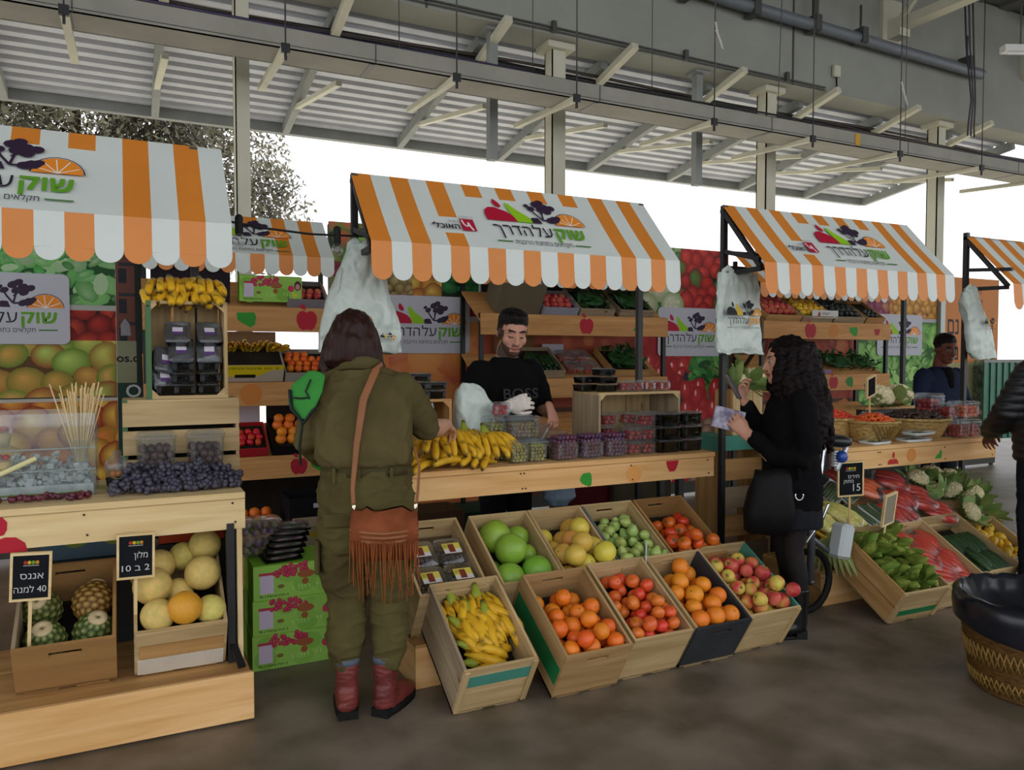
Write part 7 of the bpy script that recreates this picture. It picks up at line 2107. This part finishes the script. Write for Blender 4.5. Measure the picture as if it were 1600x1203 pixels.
def bulk(b, rings): b.loft(rings, 26, pw=2.3)
def wrinkle(a=.006, s=(9, 9, 5), k=0):
    def f(p):
        q = Vector((p.x * s[0] + k, p.y * s[1], p.z * s[2]))
        r = 1 - abs(noise.noise(q * 1.6)) * 2
        return a * (noise.fractal(q, 1, 2, 2) * .8 + max(0, r - .55) * 1.2)
    return f
def legs_under(b, l, r, top=.9):
    for pts in (l, r): b.tube(pts, [.066, .044, .038, .03][:len(pts)], 12)
HT = lambda c, rx=0, ry=0, rz=0, s=1.0: Matrix.Translation(c) @ Matrix.Rotation(R(rz), 4, 'Z') @ Matrix.Rotation(R(rx), 4, 'X') @ Matrix.Rotation(R(ry), 4, 'Y') @ Matrix.Scale(s, 4)
def hairmass(name, parent, m, build, vox=.009, smooth=5, strand=.006, sc=60, drop=6, seed=0):
    b = MB(); build(b)
    def d(p):
        return strand * (noise.noise(Vector((p.x * sc + seed, p.y * sc, p.z * drop))) + .5 * noise.noise(Vector((p.x * sc * 2, p.y * sc * 2, p.z * drop * 2))))
    return fuse(name, b, m, parent, vox, smooth, .5, d)

# --- the soldier with her back to us
sol = thing('person', 'woman in olive army uniform seen from behind, reaching over the bananas', 'person', (.885, 3.17, 0), (0, 0, R(-20)))
olive = mat('olive_cloth', '5c5232', rough=.9, col2='50472b', nscale=5, bump=.12, bscale=160)
olive2 = mat('olive_trouser', '5a5230', rough=.9, col2='4c4528', nscale=5, bump=.12, bscale=160)
hT = HT((-.065, .135, 1.555), -8, 3, 4)
b = MB(); head(b, hT)
b.tube([(-.06, .10, 1.50), (-.035, .07, 1.40)], [.054, .06], 16)
b.loft([(0, .0, .80, .15, .10), (0, .0, .95, .16, .10), (-.01, .02, 1.1, .135, .10), (-.02, .05, 1.3, .17, .10), (-.03, .07, 1.40, .12, .08), (-.035, .08, 1.43, .05, .05)], 20)
b.tube([(.15, .09, 1.35), (.255, .21, 1.18), (.30, .36, 1.165), (.350, .56, 1.165)], [.05, .047, .045, .028], 14)
hand(b, (.356, .585, 1.155), (.12, .93, -.33), (.25, .2, .95), -1, (.55, .6, .65, .7), (.6, .6))
b.tube([(-.2, .07, 1.36), (-.25, .06, 1.14), (-.18, .28, 1.07), (-.10, .42, 1.10)], [.05, .043, .036, .026], 12)
hand(b, (-.09, .44, 1.10), (.4, .9, .1), (-.5, .3, .8), 1)
legs_under(b, [(-.085, 0, .85), (-.085, .02, .5), (-.085, -.02, .32), (-.088, -.03, .22)], [(.085, 0, .85), (.09, .02, .5), (.09, -.02, .32), (.092, -.03, .22)])
fuse('body', b, skin_p, sol, .005, 5, .5, None, face_paint(hT, 'c99a80', '2a1a14'))
b = MB()
bulk(b, [(0, .0, 1.045, .175, .12), (0, .0, 1.06, .190, .138), (-.005, .0, 1.10, .200, .148), (-.01, .015, 1.19, .198, .142), (-.02, .04, 1.29, .202, .132), (-.025, .055, 1.36, .200, .116), (-.03, .07, 1.405, .155, .095), (-.035, .075, 1.44, .09, .075), (-.04, .085, 1.465, .066, .066)])
b.tube([(.14, .07, 1.365), (.20, .12, 1.29), (.232, .17, 1.225)], [.068, .066, .062], 16)
b.tube([(.21, .135, 1.262), (.246, .195, 1.188)], [.070, .068], 16)
b.tube([(-.16, .07, 1.365), (-.225, .07, 1.27), (-.25, .06, 1.14), (-.215, .16, 1.08), (-.15, .30, 1.07)], [.066, .064, .058, .056, .05], 16)
for s in (-1, 1): b.tube([(s * .09 - .03, .075, 1.45), (s * .20 - .02, .07, 1.40)], [(.02, .010), (.03, .012)], 10, up=(0, 0, 1))
shirt = fuse('shirt', b, olive, sol, .008, 6, .5, wrinkle(.013, (7, 7, 8), 1))
b = MB(); b.tube([(-.04 + .088 * math.cos(a), .082 + .082 * math.sin(a), 1.458 - .018 * math.sin(a)) for a in [2 * PI * k / 24 for k in range(24)]], [(.011, .030)] * 24, 8, up=(0, 0, 1), closed=True); b.build('collar', olive, shirt)
P = Paint(.001); P.rect(0, 0, .035, .03, 'b9b9c4'); P.line([(0, .01), (.035, .01)], .003, '55566a'); P.line([(0, .02), (.035, .02)], .003, '55566a'); o = P.build('sleeve_patch', shirt, (.262, .135, 1.255)); o.rotation_euler = (R(20), R(-35), R(40))
b = MB()
bulk(b, [(.0, .0, .70, .175, .13), (.0, -.005, .80, .195, .145), (0, -.005, .90, .198, .145), (0, 0, 1.0, .188, .132), (0, 0, 1.035, .186, .13)])
for s, x2 in ((-1, -.088), (1, .092)):
    b.tube([(s * .098, -.005, .80), (s * .10, .0, .62), (x2, .015, .48), (x2, -.0, .36), (x2, -.025, .27), (x2, -.03, .235)], [.105, .092, .082, .078, .076, .058], 18)
tr = fuse('trousers', b, olive2, sol, .008, 5, .5, wrinkle(.016, (6, 6, 13), 2))
b = MB(); b.loft([(0, 0, 1.012, .1885, .134), (0, 0, 1.05, .1865, .133), (0, 0, 1.05, .17, .12)], 30); b.build('belt', mat('olive_webbing', '453f26', rough=.8), tr)
for x in (-.12, -.02, .11):
    b = MB(); b.box((x, -.136 + abs(x) * .18, 1.02), (.014, .014, .06)); b.build('belt_loop', olive2, tr)
b = MB(); b.box((-.10, -.152, .845), (.12, .012, .055), rot=Matrix.Rotation(.15, 3, 'Z')); b.build('back_pocket_flap', olive2, tr, bevel=.004)
b = MB(); b.box((.195, -.03, .70), (.02, .12, .15), rot=Matrix.Rotation(0, 3, 'Z')); b.build('cargo_pocket', olive2, tr, bevel=.006)
b = MB(); b.box((-.195, -.03, .68), (.02, .12, .14)); b.build('cargo_pocket', olive2, tr, bevel=.006)
boot_m = mat('red_brown_leather', '7c3530', rough=.42, col2='5e2622', nscale=8, bump=.15, bscale=70)
for s, x0, ang in ((-1, -.088, 10), (1, .092, -28)):
    b = MB(); b.loft([(0, -.028, .045, .045, .058), (0, -.032, .10, .046, .056), (0, -.03, .16, .047, .054), (0, -.03, .235, .052, .058)], 20)
    b.tube([(0, -.04, .05), (0, .05, .055), (0, .13, .045), (0, .165, .038)], [(.046, .048), (.047, .045), (.045, .034), (.03, .022)], 16, up=(0, 0, 1))
    o = fuse('boot', b, boot_m, sol, .006, 4, .5, wrinkle(.006, (10, 10, 26), 3), None, (x0, 0, 0), (0, 0, R(ang)))
    b = MB(); b.loft([(0, .05, .0, .05, .135), (0, .05, .024, .052, .137), (0, .05, .03, .048, .13)], 24, pw=2.6); b.bx(-.04, .04, -.085, -.02, .0, .035); b.build('sole', mat('boot_sole', '1c1b1a', rough=.8), o)
    b = MB(); b.loft([(0, -.03, .225, .055, .06), (0, -.03, .25, .054, .059)], 18); b.build('sock_rim', mat('grey_sock', '57606a', rough=.9), o)
hair_b = mat('dark_brown_hair', '1f100d', rough=.45, spec=.2, col2='341a13', nscale=45, stretch=(1, 1, .08))
def hb(b):
    b.T = hT
    b.ell((0, -.022, .045), (.094, .115, .102), n=20, k=14)
    b.loft([(0, -.045, -.112, .095, .06), (.0, -.05, -.095, .118, .082), (0, -.05, -.05, .120, .092), (0, -.045, .0, .108, .098), (0, -.03, .06, .096, .10)], 24)
    for s in (-1, 1): b.tube([(s * .075, .02, .06), (s * .098, .035, -.02), (s * .108, .03, -.10), (s * .10, .01, -.15)], [.03, .034, .034, .02], 10)
    b.tube([(.095, -.03, -.07), (.12, -.02, -.12), (.112, .0, -.15)], [.036, .032, .015], 8)
    b.T = Matrix.Identity(4)
hairmass('hair', sol, hair_b, hb, .008, 5, .007, 55, 5)
# green beret tucked under the left shoulder strap: a thing she carries
t = thing('beret', 'bright green folded beret tucked under the shoulder strap of the soldier', 'beret', (.885, 3.17, 0), (0, 0, R(-20)))
b = MB(); b.tube([(-.20, -.02, 1.425), (-.232, -.055, 1.37), (-.25, -.07, 1.31), (-.245, -.075, 1.245)], [(.045, .016), (.075, .02), (.070, .018), (.018, .010)], 18, up=(-.5, -1, .1)); b.build('felt', mat('green_felt', '3f8f3f', rough=.95, vary=.1), t)
b = MB(); b.tube([(-.175, -.07, 1.36), (-.20, -.092, 1.29), (-.24, -.098, 1.232), (-.29, -.08, 1.29), (-.302, -.05, 1.36)], .008, 8); b.tube([(-.245, -.085, 1.245), (-.262, -.06, 1.14), (-.262, -.05, 1.06)], .006, 6); b.tube([(-.215, -.072, 1.405), (-.232, -.092, 1.36), (-.215, -.095, 1.33)], .004, 6); b.tube([(-.285, -.085, 1.335), (-.25, -.094, 1.332), (-.22, -.095, 1.335)], .004, 6); b.build('leather_trim', mat('dark_trim', '17201a', rough=.6), t)
# fringed bag
t = thing('shoulder_bag', 'brown suede shoulder bag with long fringe worn by the soldier', 'bag', (.885, 3.17, 0), (0, 0, R(-20)))
suede = mat('brown_suede', '8a4c2e', rough=.9, col2='6f3a22', nscale=9, bump=.2, bscale=90)
tan = mat('tan_leather', '93603c', rough=.6, vary=.15)
b = MB(); b.loft([(.085, -.205, .70, .125, .03), (.085, -.205, .74, .135, .040), (.085, -.20, .82, .132, .036), (.085, -.195, .885, .122, .015)], 26, pw=3.2)
o = b.build('pouch', suede, t)
b = MB(); b.loft([(.085, -.225, .765, .134, .034), (.085, -.222, .84, .134, .034), (.085, -.205, .898, .127, .018)], 26, pw=3.4)
for i, p in enumerate(b.v): b.v[i] = (p[0], p[1], p[2] + .012 * math.sin(p[0] * 90) * max(0, (p[2] - .87) / .03) - .006 * math.sin(p[0] * 20) * (p[2] < .78))
b.build('flap', suede, t)
for k in range(3):
    b = MB(); b.tube([(-.043, -.236, .825 - .018 * k), (.02, -.258, .816 - .018 * k), (.085, -.262, .812 - .018 * k), (.15, -.258, .816 - .018 * k), (.213, -.236, .825 - .018 * k)], .006, 6); b.build('braid', tan, t)
g = random.Random(4)
fringe_m = mat('fringe_suede', '9c5a30', rough=.9, vary=.25)
for k in range(44):
    x = -.045 + .26 * k / 43; y0 = -.245 - .012 * g.random() - .02 * (1 - abs(k / 21.5 - 1)); L = g.uniform(.15, .245); sw = g.uniform(-.02, .02)
    b = MB(); b.tube([(x, y0, .782), (x + sw * .4, y0 - .008, .782 - L * .5), (x + sw, y0 + g.uniform(-.01, .012), .782 - L)], [(.0045, .002), (.0045, .002), (.0035, .0015)], 5); b.build('fringe_strand', fringe_m, t)
b = MB(); b.tube([(-.035, -.19, .885), (-.04, -.185, .98), (-.025, -.16, 1.15), (.0, -.125, 1.33), (.045, -.04, 1.445), (.06, .05, 1.465), (.06, .16, 1.40)], [(.008, .003), (.009, .003), (.013, .003), (.016, .003), (.016, .003), (.016, .003), (.016, .003)], 8, up=(0, -1, .2)); b.build('strap', tan, t)
b = MB(); b.tube([(.205, -.19, .885), (.215, -.15, .95), (.222, -.09, 1.05), (.2, -.02, 1.12)], [(.008, .003)] * 4, 8, up=(1, -1, .2)); b.build('strap', tan, t)
for x in (-.036, .206):
    b = MB(); b.tube([(x, -.195, .885), (x + .002, -.193, .912)], .009, 8); b.build('buckle', mat('brass', 'c9bfa6', rough=.25, metal=1), t)
t = None
# --- black shirted seller behind the second counter
man = thing('person', 'bearded young man in a black T-shirt behind the second counter, looking down', 'person', (2.10, 4.34, 0), (0, 0, R(-170)))
hT = HT((.0, .075, 1.652), -20, -3, -20, 1.12)
b = MB(); head(b, hT)
b.tube([(0, .02, 1.56), (0, .0, 1.45)], [.062, .07], 18)
b.loft([(0, 0, .85, .15, .10), (0, 0, 1.0, .16, .11), (0, 0, 1.2, .18, .11), (0, 0, 1.38, .2, .10), (0, 0, 1.46, .09, .07)], 20)
b.tube([(.22, .0, 1.40), (.275, .02, 1.18), (.25, .22, 1.15), (.215, .30, 1.205)], [.055, .048, .044, .030], 16)
hand(b, (.21, .315, 1.215), (-.45, .5, .2), (.1, .9, .3), 1, (.75, .8, .85, .9), (.6, .8), 1.08)
b.tube([(-.22, .0, 1.40), (-.285, .0, 1.17), (-.20, .17, 1.16), (-.16, .235, 1.185)], [.055, .048, .042, .030], 16)
hand(b, (-.152, .25, 1.19), (.1, .5, -.7), (-.2, .85, .5), -1, (.7, .75, .8, .85), (.6, .8), 1.08)
legs_under(b, [(-.1, 0, .85), (-.1, .01, .5), (-.1, 0, .3), (-.1, 0, .08)], [(.1, 0, .85), (.1, .01, .5), (.1, 0, .3), (.1, 0, .08)])
fuse('body', b, skin_p, man, .005, 5, .5, None, face_paint(hT, 'c08f78', '17110e', 'a36158', '15110f', '1a1512', True))
black_tee = mat('black_cotton', '0b0b0c', rough=.95, vary=.2, bump=.05, bscale=120)
b = MB()
bulk(b, [(0, 0, .86, .18, .13), (0, 0, .95, .185, .135), (0, .0, 1.1, .195, .14), (0, .0, 1.25, .215, .142), (0, 0, 1.36, .235, .13), (0, 0, 1.43, .19, .105), (0, .005, 1.475, .10, .085), (0, .01, 1.495, .083, .078)])
b.tube([(.19, 0, 1.40), (.25, .01, 1.30), (.278, .02, 1.19)], [.085, .082, .075], 16)
b.tube([(-.19, 0, 1.40), (-.25, 0, 1.30), (-.285, .0, 1.185)], [.085, .082, .073], 16)
tee = fuse('t_shirt', b, black_tee, man, .009, 5, .5, wrinkle(.007, (7, 7, 7), 5))
P = Paint(.0008); P.text('BOSS', -.13, .0, .13, .055, '28282a', bold=.01); P.scrawl(-.10, -.035, .10, .018, '1e1e20', .003); o = P.build('chest_lettering', tee, (-.01, .150, 1.245)); o.rotation_euler = (R(-4), 0, PI)
b = MB(); bulk(b, [(0, 0, .72, .17, .12), (0, 0, .9, .18, .125)])
for s in (-1, 1): b.tube([(s * .095, 0, .82), (s * .1, .01, .5), (s * .1, 0, .1)], [.095, .08, .07], 14)
fuse('trousers', b, mat('black_denim', '121316', rough=.9), man, .012, 4)
for s in (-1, 1):
    b = MB(); b.tube([(s * .1, -.06, .05), (s * .1, .12, .045)], [(.045, .045), (.04, .035)], 12); b.build('shoe', black_rubber, man)
glove_m = mat('white_glove', 'd9cfc4', rough=.6, vary=.08)
b = MB(); hand(b, (.21, .315, 1.215), (-.45, .5, .2), (.1, .9, .3), 1, (.75, .8, .85, .9), (.6, .8), 1.18); b.tube([(.218, .29, 1.20), (.21, .315, 1.215)], [.038, .036], 14)
fuse('glove', b, glove_m, man, .005, 3, .5, wrinkle(.003, (30, 30, 30), 2))
hm = mat('black_hair', '0e0c0c', rough=.5, spec=.15, col2='1c1816', nscale=60)
def hb(b):
    b.T = hT
    b.ell((0, -.02, .05), (.080, .098, .078), n=22, k=14); b.loft([(0, -.03, .0, .079, .08), (0, -.02, .07, .082, .094), (0, -.012, .105, .07, .085), (0, -.012, .122, .04, .055)], 24)
    b.T = Matrix.Identity(4)
hairmass('hair', man, hm, hb, .006, 3, .003, 120, 60)

# --- woman in black with phone and notebook
wo = thing('person', 'woman in black with long dark curly hair, holding a phone and a notebook', 'person', (3.19, 3.06, 0), (0, 0, R(62)))
blk = mat('black_knit', '0d0d0f', rough=.95, vary=.3, nscale=20, bump=.15, bscale=120)
hT = HT((.0, .045, 1.475), -4, 0, -4, .98)
b = MB(); head(b, hT)
b.tube([(0, .01, 1.39), (0, -.01, 1.30)], [.046, .055], 16)
b.loft([(0, 0, .75, .14, .10), (0, 0, .9, .15, .1), (0, 0, 1.05, .125, .09), (0, .0, 1.2, .15, .10), (0, 0, 1.28, .12, .07), (0, 0, 1.31, .05, .05)], 20)
b.tube([(-.17, 0, 1.25), (-.20, -.02, 1.02), (-.12, .16, .98), (-.06, .25, 1.10)], [.045, .04, .034, .024], 12)
b.tube([(.17, 0, 1.25), (.20, .0, 1.04), (.12, .16, 1.12), (.06, .235, 1.255)], [.045, .04, .034, .024], 12)
hand(b, (.055, .245, 1.265), (-.1, .25, .95), (.55, .75, -.1), -1, (.75, .8, .85, .9), (.5, .8), .95)
hand(b, (-.062, .262, 1.085), (.05, .6, .75), (-.95, -.1, -.2), 1, (.35, .4, .45, .5), (.5, .4), .95)
legs_under(b, [(-.075, 0, .75), (-.075, .01, .45), (-.075, -.02, .33), (-.075, -.02, .25)], [(.075, 0, .75), (.075, .01, .45), (.075, -.02, .33), (.075, -.02, .25)])
fuse('body', b, skin_p, wo, .005, 5, .5, None, face_paint(hT, 'b98a72', '17110e', '8a4a44'))
b = MB()
bulk(b, [(0, 0, .70, .185, .15), (0, 0, .85, .185, .145), (0, 0, 1.0, .165, .13), (0, .01, 1.15, .17, .135), (0, .0, 1.24, .185, .115), (0, -.005, 1.30, .13, .085), (0, -.02, 1.335, .075, .06)])
b.tube([(-.15, 0, 1.26), (-.21, -.02, 1.05), (-.205, 0, .98), (-.13, .13, .98), (-.075, .215, 1.06)], [.068, .066, .062, .055, .044], 14)
b.tube([(.15, 0, 1.26), (.205, .0, 1.08), (.19, .04, 1.03), (.12, .15, 1.12), (.07, .215, 1.225)], [.068, .064, .06, .052, .042], 14)
fuse('cardigan', b, blk, wo, .009, 5, .5, wrinkle(.010, (6, 6, 7), 9))
b = MB(); bulk(b, [(0, 0, .60, .19, .16), (0, 0, .72, .18, .15), (0, 0, .82, .165, .13)]); fuse('skirt', b, mat('black_skirt', '1c1d22', rough=.8, vary=.2), wo, .01, 4, .5, wrinkle(.008, (10, 10, 3), 4))
b = MB()
for s in (-1, 1): b.tube([(s * .08, 0, .68), (s * .078, .01, .47), (s * .075, -.02, .33), (s * .075, -.022, .2)], [.078, .056, .054, .042], 14)
fuse('tights', b, mat('sheer_black_tights', '120d0c', rough=.7), wo, .008, 3)
for s, yo in ((-1, .0), (1, .06)):
    b = MB(); b.loft([(s * .075, -.02 + yo, .05, .04, .05), (s * .075, -.025 + yo, .14, .042, .048), (s * .075, -.022 + yo, .27, .052, .058)], 18)
    b.tube([(s * .075, -.03 + yo, .065), (s * .078, .06 + yo, .045), (s * .08, .15 + yo, .03)], [(.04, .042), (.04, .034), (.022, .018)], 14, up=(0, 0, 1))
    o = fuse('boot', b, mat('black_leather', '0c0c0d', rough=.3, vary=.2), wo, .007, 3)
    b = MB(); b.bx(s * .075 - .028, s * .075 + .028, -.065 + yo, -.01 + yo, .0, .045); b.loft([(s * .078, .07 + yo, .0, .036, .10), (s * .078, .07 + yo, .012, .036, .10)], 18); b.build('heel_sole', black_rubber, o)
hair_c = mat('curly_black_hair', '0a0707', rough=.6, spec=.12, col2='150c0c', nscale=40)
def hb(b):
    g = random.Random(12)
    b.T = hT
    b.ell((0, -.03, .045), (.094, .108, .098), n=20, k=14)
    for k in range(70):
        a = R(g.uniform(112, 428)) if k % 3 else R(g.uniform(180, 360))
        r = .085
        x, y = r * math.cos(a), -.035 + r * math.sin(a) * 1.05
        if y > .035 and abs(x) < .07: continue
        pts = []; L = g.uniform(.40, .58) * (1.0 if y < .0 else .7); ph = g.uniform(0, 6)
        for i in range(7):
            u = i / 6
            ex = 1 + .55 * math.sin(min(1, u * 1.4) * PI / 2)
            pts.append((x * ex + .016 * math.sin(ph + u * 9), (y + .03) * ex - .03 - .035 * u + .016 * math.cos(ph + u * 8), .07 - L * u))
        b.tube(pts, [.03, .032, .032, .031, .028, .022, .010], 7)
    b.T = Matrix.Identity(4)
hairmass('hair', wo, hair_c, hb, .008, 3, .011, 42, 42, 3)
t = thing('phone', 'phone held up by the woman in black', 'phone', (3.19, 3.06, 0), (0, 0, R(62)))
b = MB(); b.box((.035, .305, 1.335), (.072, .010, .145), rot=Matrix.Rotation(R(-28), 3, 'X')); o = b.build('phone_body', mat('phone_black', '101114', rough=.2), t, bevel=.003)
b = MB(); b.box((.035, .296, 1.3325), (.066, .002, .135), rot=Matrix.Rotation(R(-28), 3, 'X')); b.build('screen', mat('screen_glass', '3a4048', rough=.1), t)
b = MB(); b.box((.035, .3125, 1.34), (.068, .002, .14), rot=Matrix.Rotation(R(-28), 3, 'X')); b.build('back_case', mat('phone_case', '8d8490', rough=.3, vary=.2), t)
t = thing('notebook', 'grey-white patterned notebook in the hand of the woman in black', 'notebook', (3.19, 3.06, 0), (0, 0, R(62)))
rn = Matrix.Rotation(R(-38), 3, 'X') @ Matrix.Rotation(R(70), 3, 'Z')
b = MB(); b.box((-.03, .345, 1.165), (.016, .175, .115), rot=Matrix.Rotation(R(14), 3, 'X') @ Matrix.Rotation(R(12), 3, 'Z')); b.build('cover', mat('patterned_cover', 'a8a4b4', rough=.5, col2='5f5a72', nscale=28, detail=1), t, bevel=.003)
t = thing('tote_bag', 'large black leather tote with a silver clasp beside the woman in black', 'bag', (3.19, 3.06, 0), (0, 0, R(62)))
b = MB(); b.loft([(-.19, .18, .58, .03, .09), (-.20, .18, .61, .06, .125), (-.2, .17, .70, .066, .13), (-.195, .165, .80, .05, .115), (-.19, .16, .88, .03, .10), (-.19, .16, .92, .012, .085)], 30, pw=2.3)
for i, p in enumerate(b.v): f = noise.noise(Vector(p) * 12) * .022; b.v[i] = (p[0] + f, p[1] + f * .7, p[2] + f * .5)
b.build('bag_body', mat('soft_black_leather', '0a0a0b', rough=.6, spec=.15, vary=.3, bump=.2, bscale=25), t)
b = MB(); b.tube([(-.19, .02, .87), (-.215, .03, 1.0), (-.20, -.02, 1.22), (-.15, -.02, 1.34), (-.10, .02, 1.33)], [(.012, .004)] * 5, 8); b.build('strap', mat('soft_black_leather', '0f0f11'), t)
b = MB(); b.tube([(-.285 + .0, .05 + .02 * math.cos(a), .80 + .022 * math.sin(a)) for a in [R(-200 + 22 * k) for k in range(11)]], .0045, 6); b.build('clasp', mat('chrome', 'c0c4c8'), t)
# --- seller in navy at the far right
s3 = thing('person', 'man in a navy jacket seen over the tomato tubs of the third counter', 'person', (6.56, 4.56, 0), (0, 0, R(172)))
hT = HT((0, .06, 1.575), -16, 0, -8, 1.06)
b = MB(); head(b, hT); b.tube([(0, .02, 1.5), (0, 0, 1.38)], [.058, .065], 16)
b.loft([(0, 0, .85, .15, .1), (0, 0, 1.1, .16, .11), (0, 0, 1.3, .18, .1), (0, 0, 1.4, .08, .07)], 18)
for s in (-1, 1): b.tube([(s * .2, 0, 1.32), (s * .25, .02, 1.1), (s * .14, .22, 1.05)], [.05, .045, .03], 12); hand(b, (s * .13, .235, 1.05), (-s * .4, .8, -.1), (s * .2, .1, .9), -s)
legs_under(b, [(-.1, 0, .85), (-.1, .01, .5), (-.1, 0, .08)], [(.1, 0, .85), (.1, .01, .5), (.1, 0, .08)])
fuse('body', b, skin_p, s3, .006, 5, .5, None, face_paint(hT, '6a4030', '0f0b0a', '5a3028', '100c0c'))
navy = mat('navy_cloth', '1c2438', rough=.85, vary=.2)
b = MB(); bulk(b, [(0, 0, .82, .19, .14), (0, 0, 1.05, .2, .145), (0, 0, 1.2, .21, .14), (0, 0, 1.30, .22, .125), (0, 0, 1.37, .15, .10), (0, 0, 1.41, .075, .07)])
for s in (-1, 1): b.tube([(s * .18, 0, 1.32), (s * .25, .02, 1.1), (s * .16, .2, 1.05)], [.08, .07, .055], 14)
fuse('jacket', b, navy, s3, .011, 5, .5, wrinkle(.01, (6, 6, 8), 3))
b = MB(); b.loft([(0, .10, 1.22, .05, .045), (0, .09, 1.33, .06, .05), (0, .05, 1.40, .068, .06)], 16); b.build('undershirt', black_tee, s3)
b = MB(); bulk(b, [(0, 0, .72, .17, .12), (0, 0, .9, .18, .125)])
for s in (-1, 1): b.tube([(s * .095, 0, .82), (s * .1, .01, .5), (s * .1, 0, .08)], [.095, .08, .07], 14)
fuse('trousers', b, mat('dark_trousers', '16181c', rough=.9), s3, .013, 4)
for s in (-1, 1):
    b = MB(); b.tube([(s * .1, -.06, .05), (s * .1, .12, .045)], [(.045, .045), (.04, .035)], 12); b.build('shoe', black_rubber, s3)
def hb(b):
    b.T = hT; b.ell((0, -.02, .05), (.080, .098, .076), n=22, k=14); b.loft([(0, -.03, .01, .079, .08), (0, -.02, .07, .082, .094), (0, -.012, .115, .05, .065)], 24); b.T = Matrix.Identity(4)
hairmass('hair', s3, hm, hb, .007, 3, .004, 90, 60)

# --- customer cut by the right picture edge
cu = thing('person', 'person in a dark quilted jacket at the right picture edge, hand on the counter', 'person', (5.04, 2.78, 0), (0, 0, R(-6)))
hT = HT((.05, .03, 1.68), -10, 0, 0)
b = MB(); head(b, hT); b.tube([(.04, .0, 1.6), (.02, 0, 1.48)], [.056, .065], 14)
b.loft([(0, 0, .85, .15, .1), (0, 0, 1.1, .16, .11), (0, 0, 1.4, .18, .1), (0, 0, 1.5, .08, .07)], 18)
b.tube([(-.2, .0, 1.40), (-.22, .12, 1.14), (-.04, .36, 1.02), (.09, .46, .985)], [.05, .045, .038, .028], 14)
hand(b, (.105, .475, .975), (.6, .6, -.45), (-.3, .35, .88), 1, (.6, .65, .7, .75), (.6, .6), 1.05)
b.tube([(.22, .0, 1.40), (.27, .0, 1.12), (.25, .2, 1.0)], [.05, .045, .03], 12); hand(b, (.25, .215, .99), (0, .8, -.4), (.5, .3, .8), -1)
legs_under(b, [(-.1, 0, .85), (-.1, .01, .5), (-.1, 0, .08)], [(.1, 0, .85), (.1, .01, .5), (.1, 0, .08)])
fuse('body', b, skin_p, cu, .006, 5, .5, None, face_paint(hT, '7a5040', '0f0b0a', '5a3028', '100c0c'))
b = MB(); bulk(b, [(0, 0, .86, .2, .15), (0, 0, 1.0, .21, .16), (0, 0, 1.2, .225, .16), (0, 0, 1.36, .235, .14), (0, 0, 1.45, .17, .11), (0, 0, 1.55, .08, .08)])
b.tube([(-.18, .0, 1.40), (-.235, .10, 1.16), (-.19, .18, 1.09), (-.05, .345, 1.02)], [.085, .078, .072, .058], 16); b.tube([(.2, .0, 1.40), (.27, .0, 1.12), (.25, .18, 1.01)], [.085, .075, .058], 14)
fuse('jacket', b, mat('black_quilt', '0f1116', rough=.5, vary=.3), cu, .010, 3, .5, lambda p: .008 * abs(math.sin(p.z * 62)) + .003 * noise.noise(p * 12))
b = MB(); bulk(b, [(0, 0, .74, .18, .13), (0, 0, .9, .185, .135)])
for s in (-1, 1): b.tube([(s * .1, 0, .82), (s * .105, .01, .5), (s * .105, 0, .09)], [.105, .088, .075], 14)
fuse('trousers', b, mat('dark_blue_denim', '1c2026', rough=.9, vary=.2), cu, .012, 4, .5, wrinkle(.008, (6, 6, 12), 7))
for s in (-1, 1):
    b = MB(); b.tube([(s * .105, -.06, .05), (s * .105, .12, .045)], [(.045, .045), (.04, .035)], 12); b.build('shoe', black_rubber, cu)
def hb(b):
    b.T = hT; b.ell((0, -.02, .05), (.082, .1, .08), n=20, k=12); b.T = Matrix.Identity(4)
hairmass('hair', cu, hm, hb, .009, 3, .004, 90, 60)
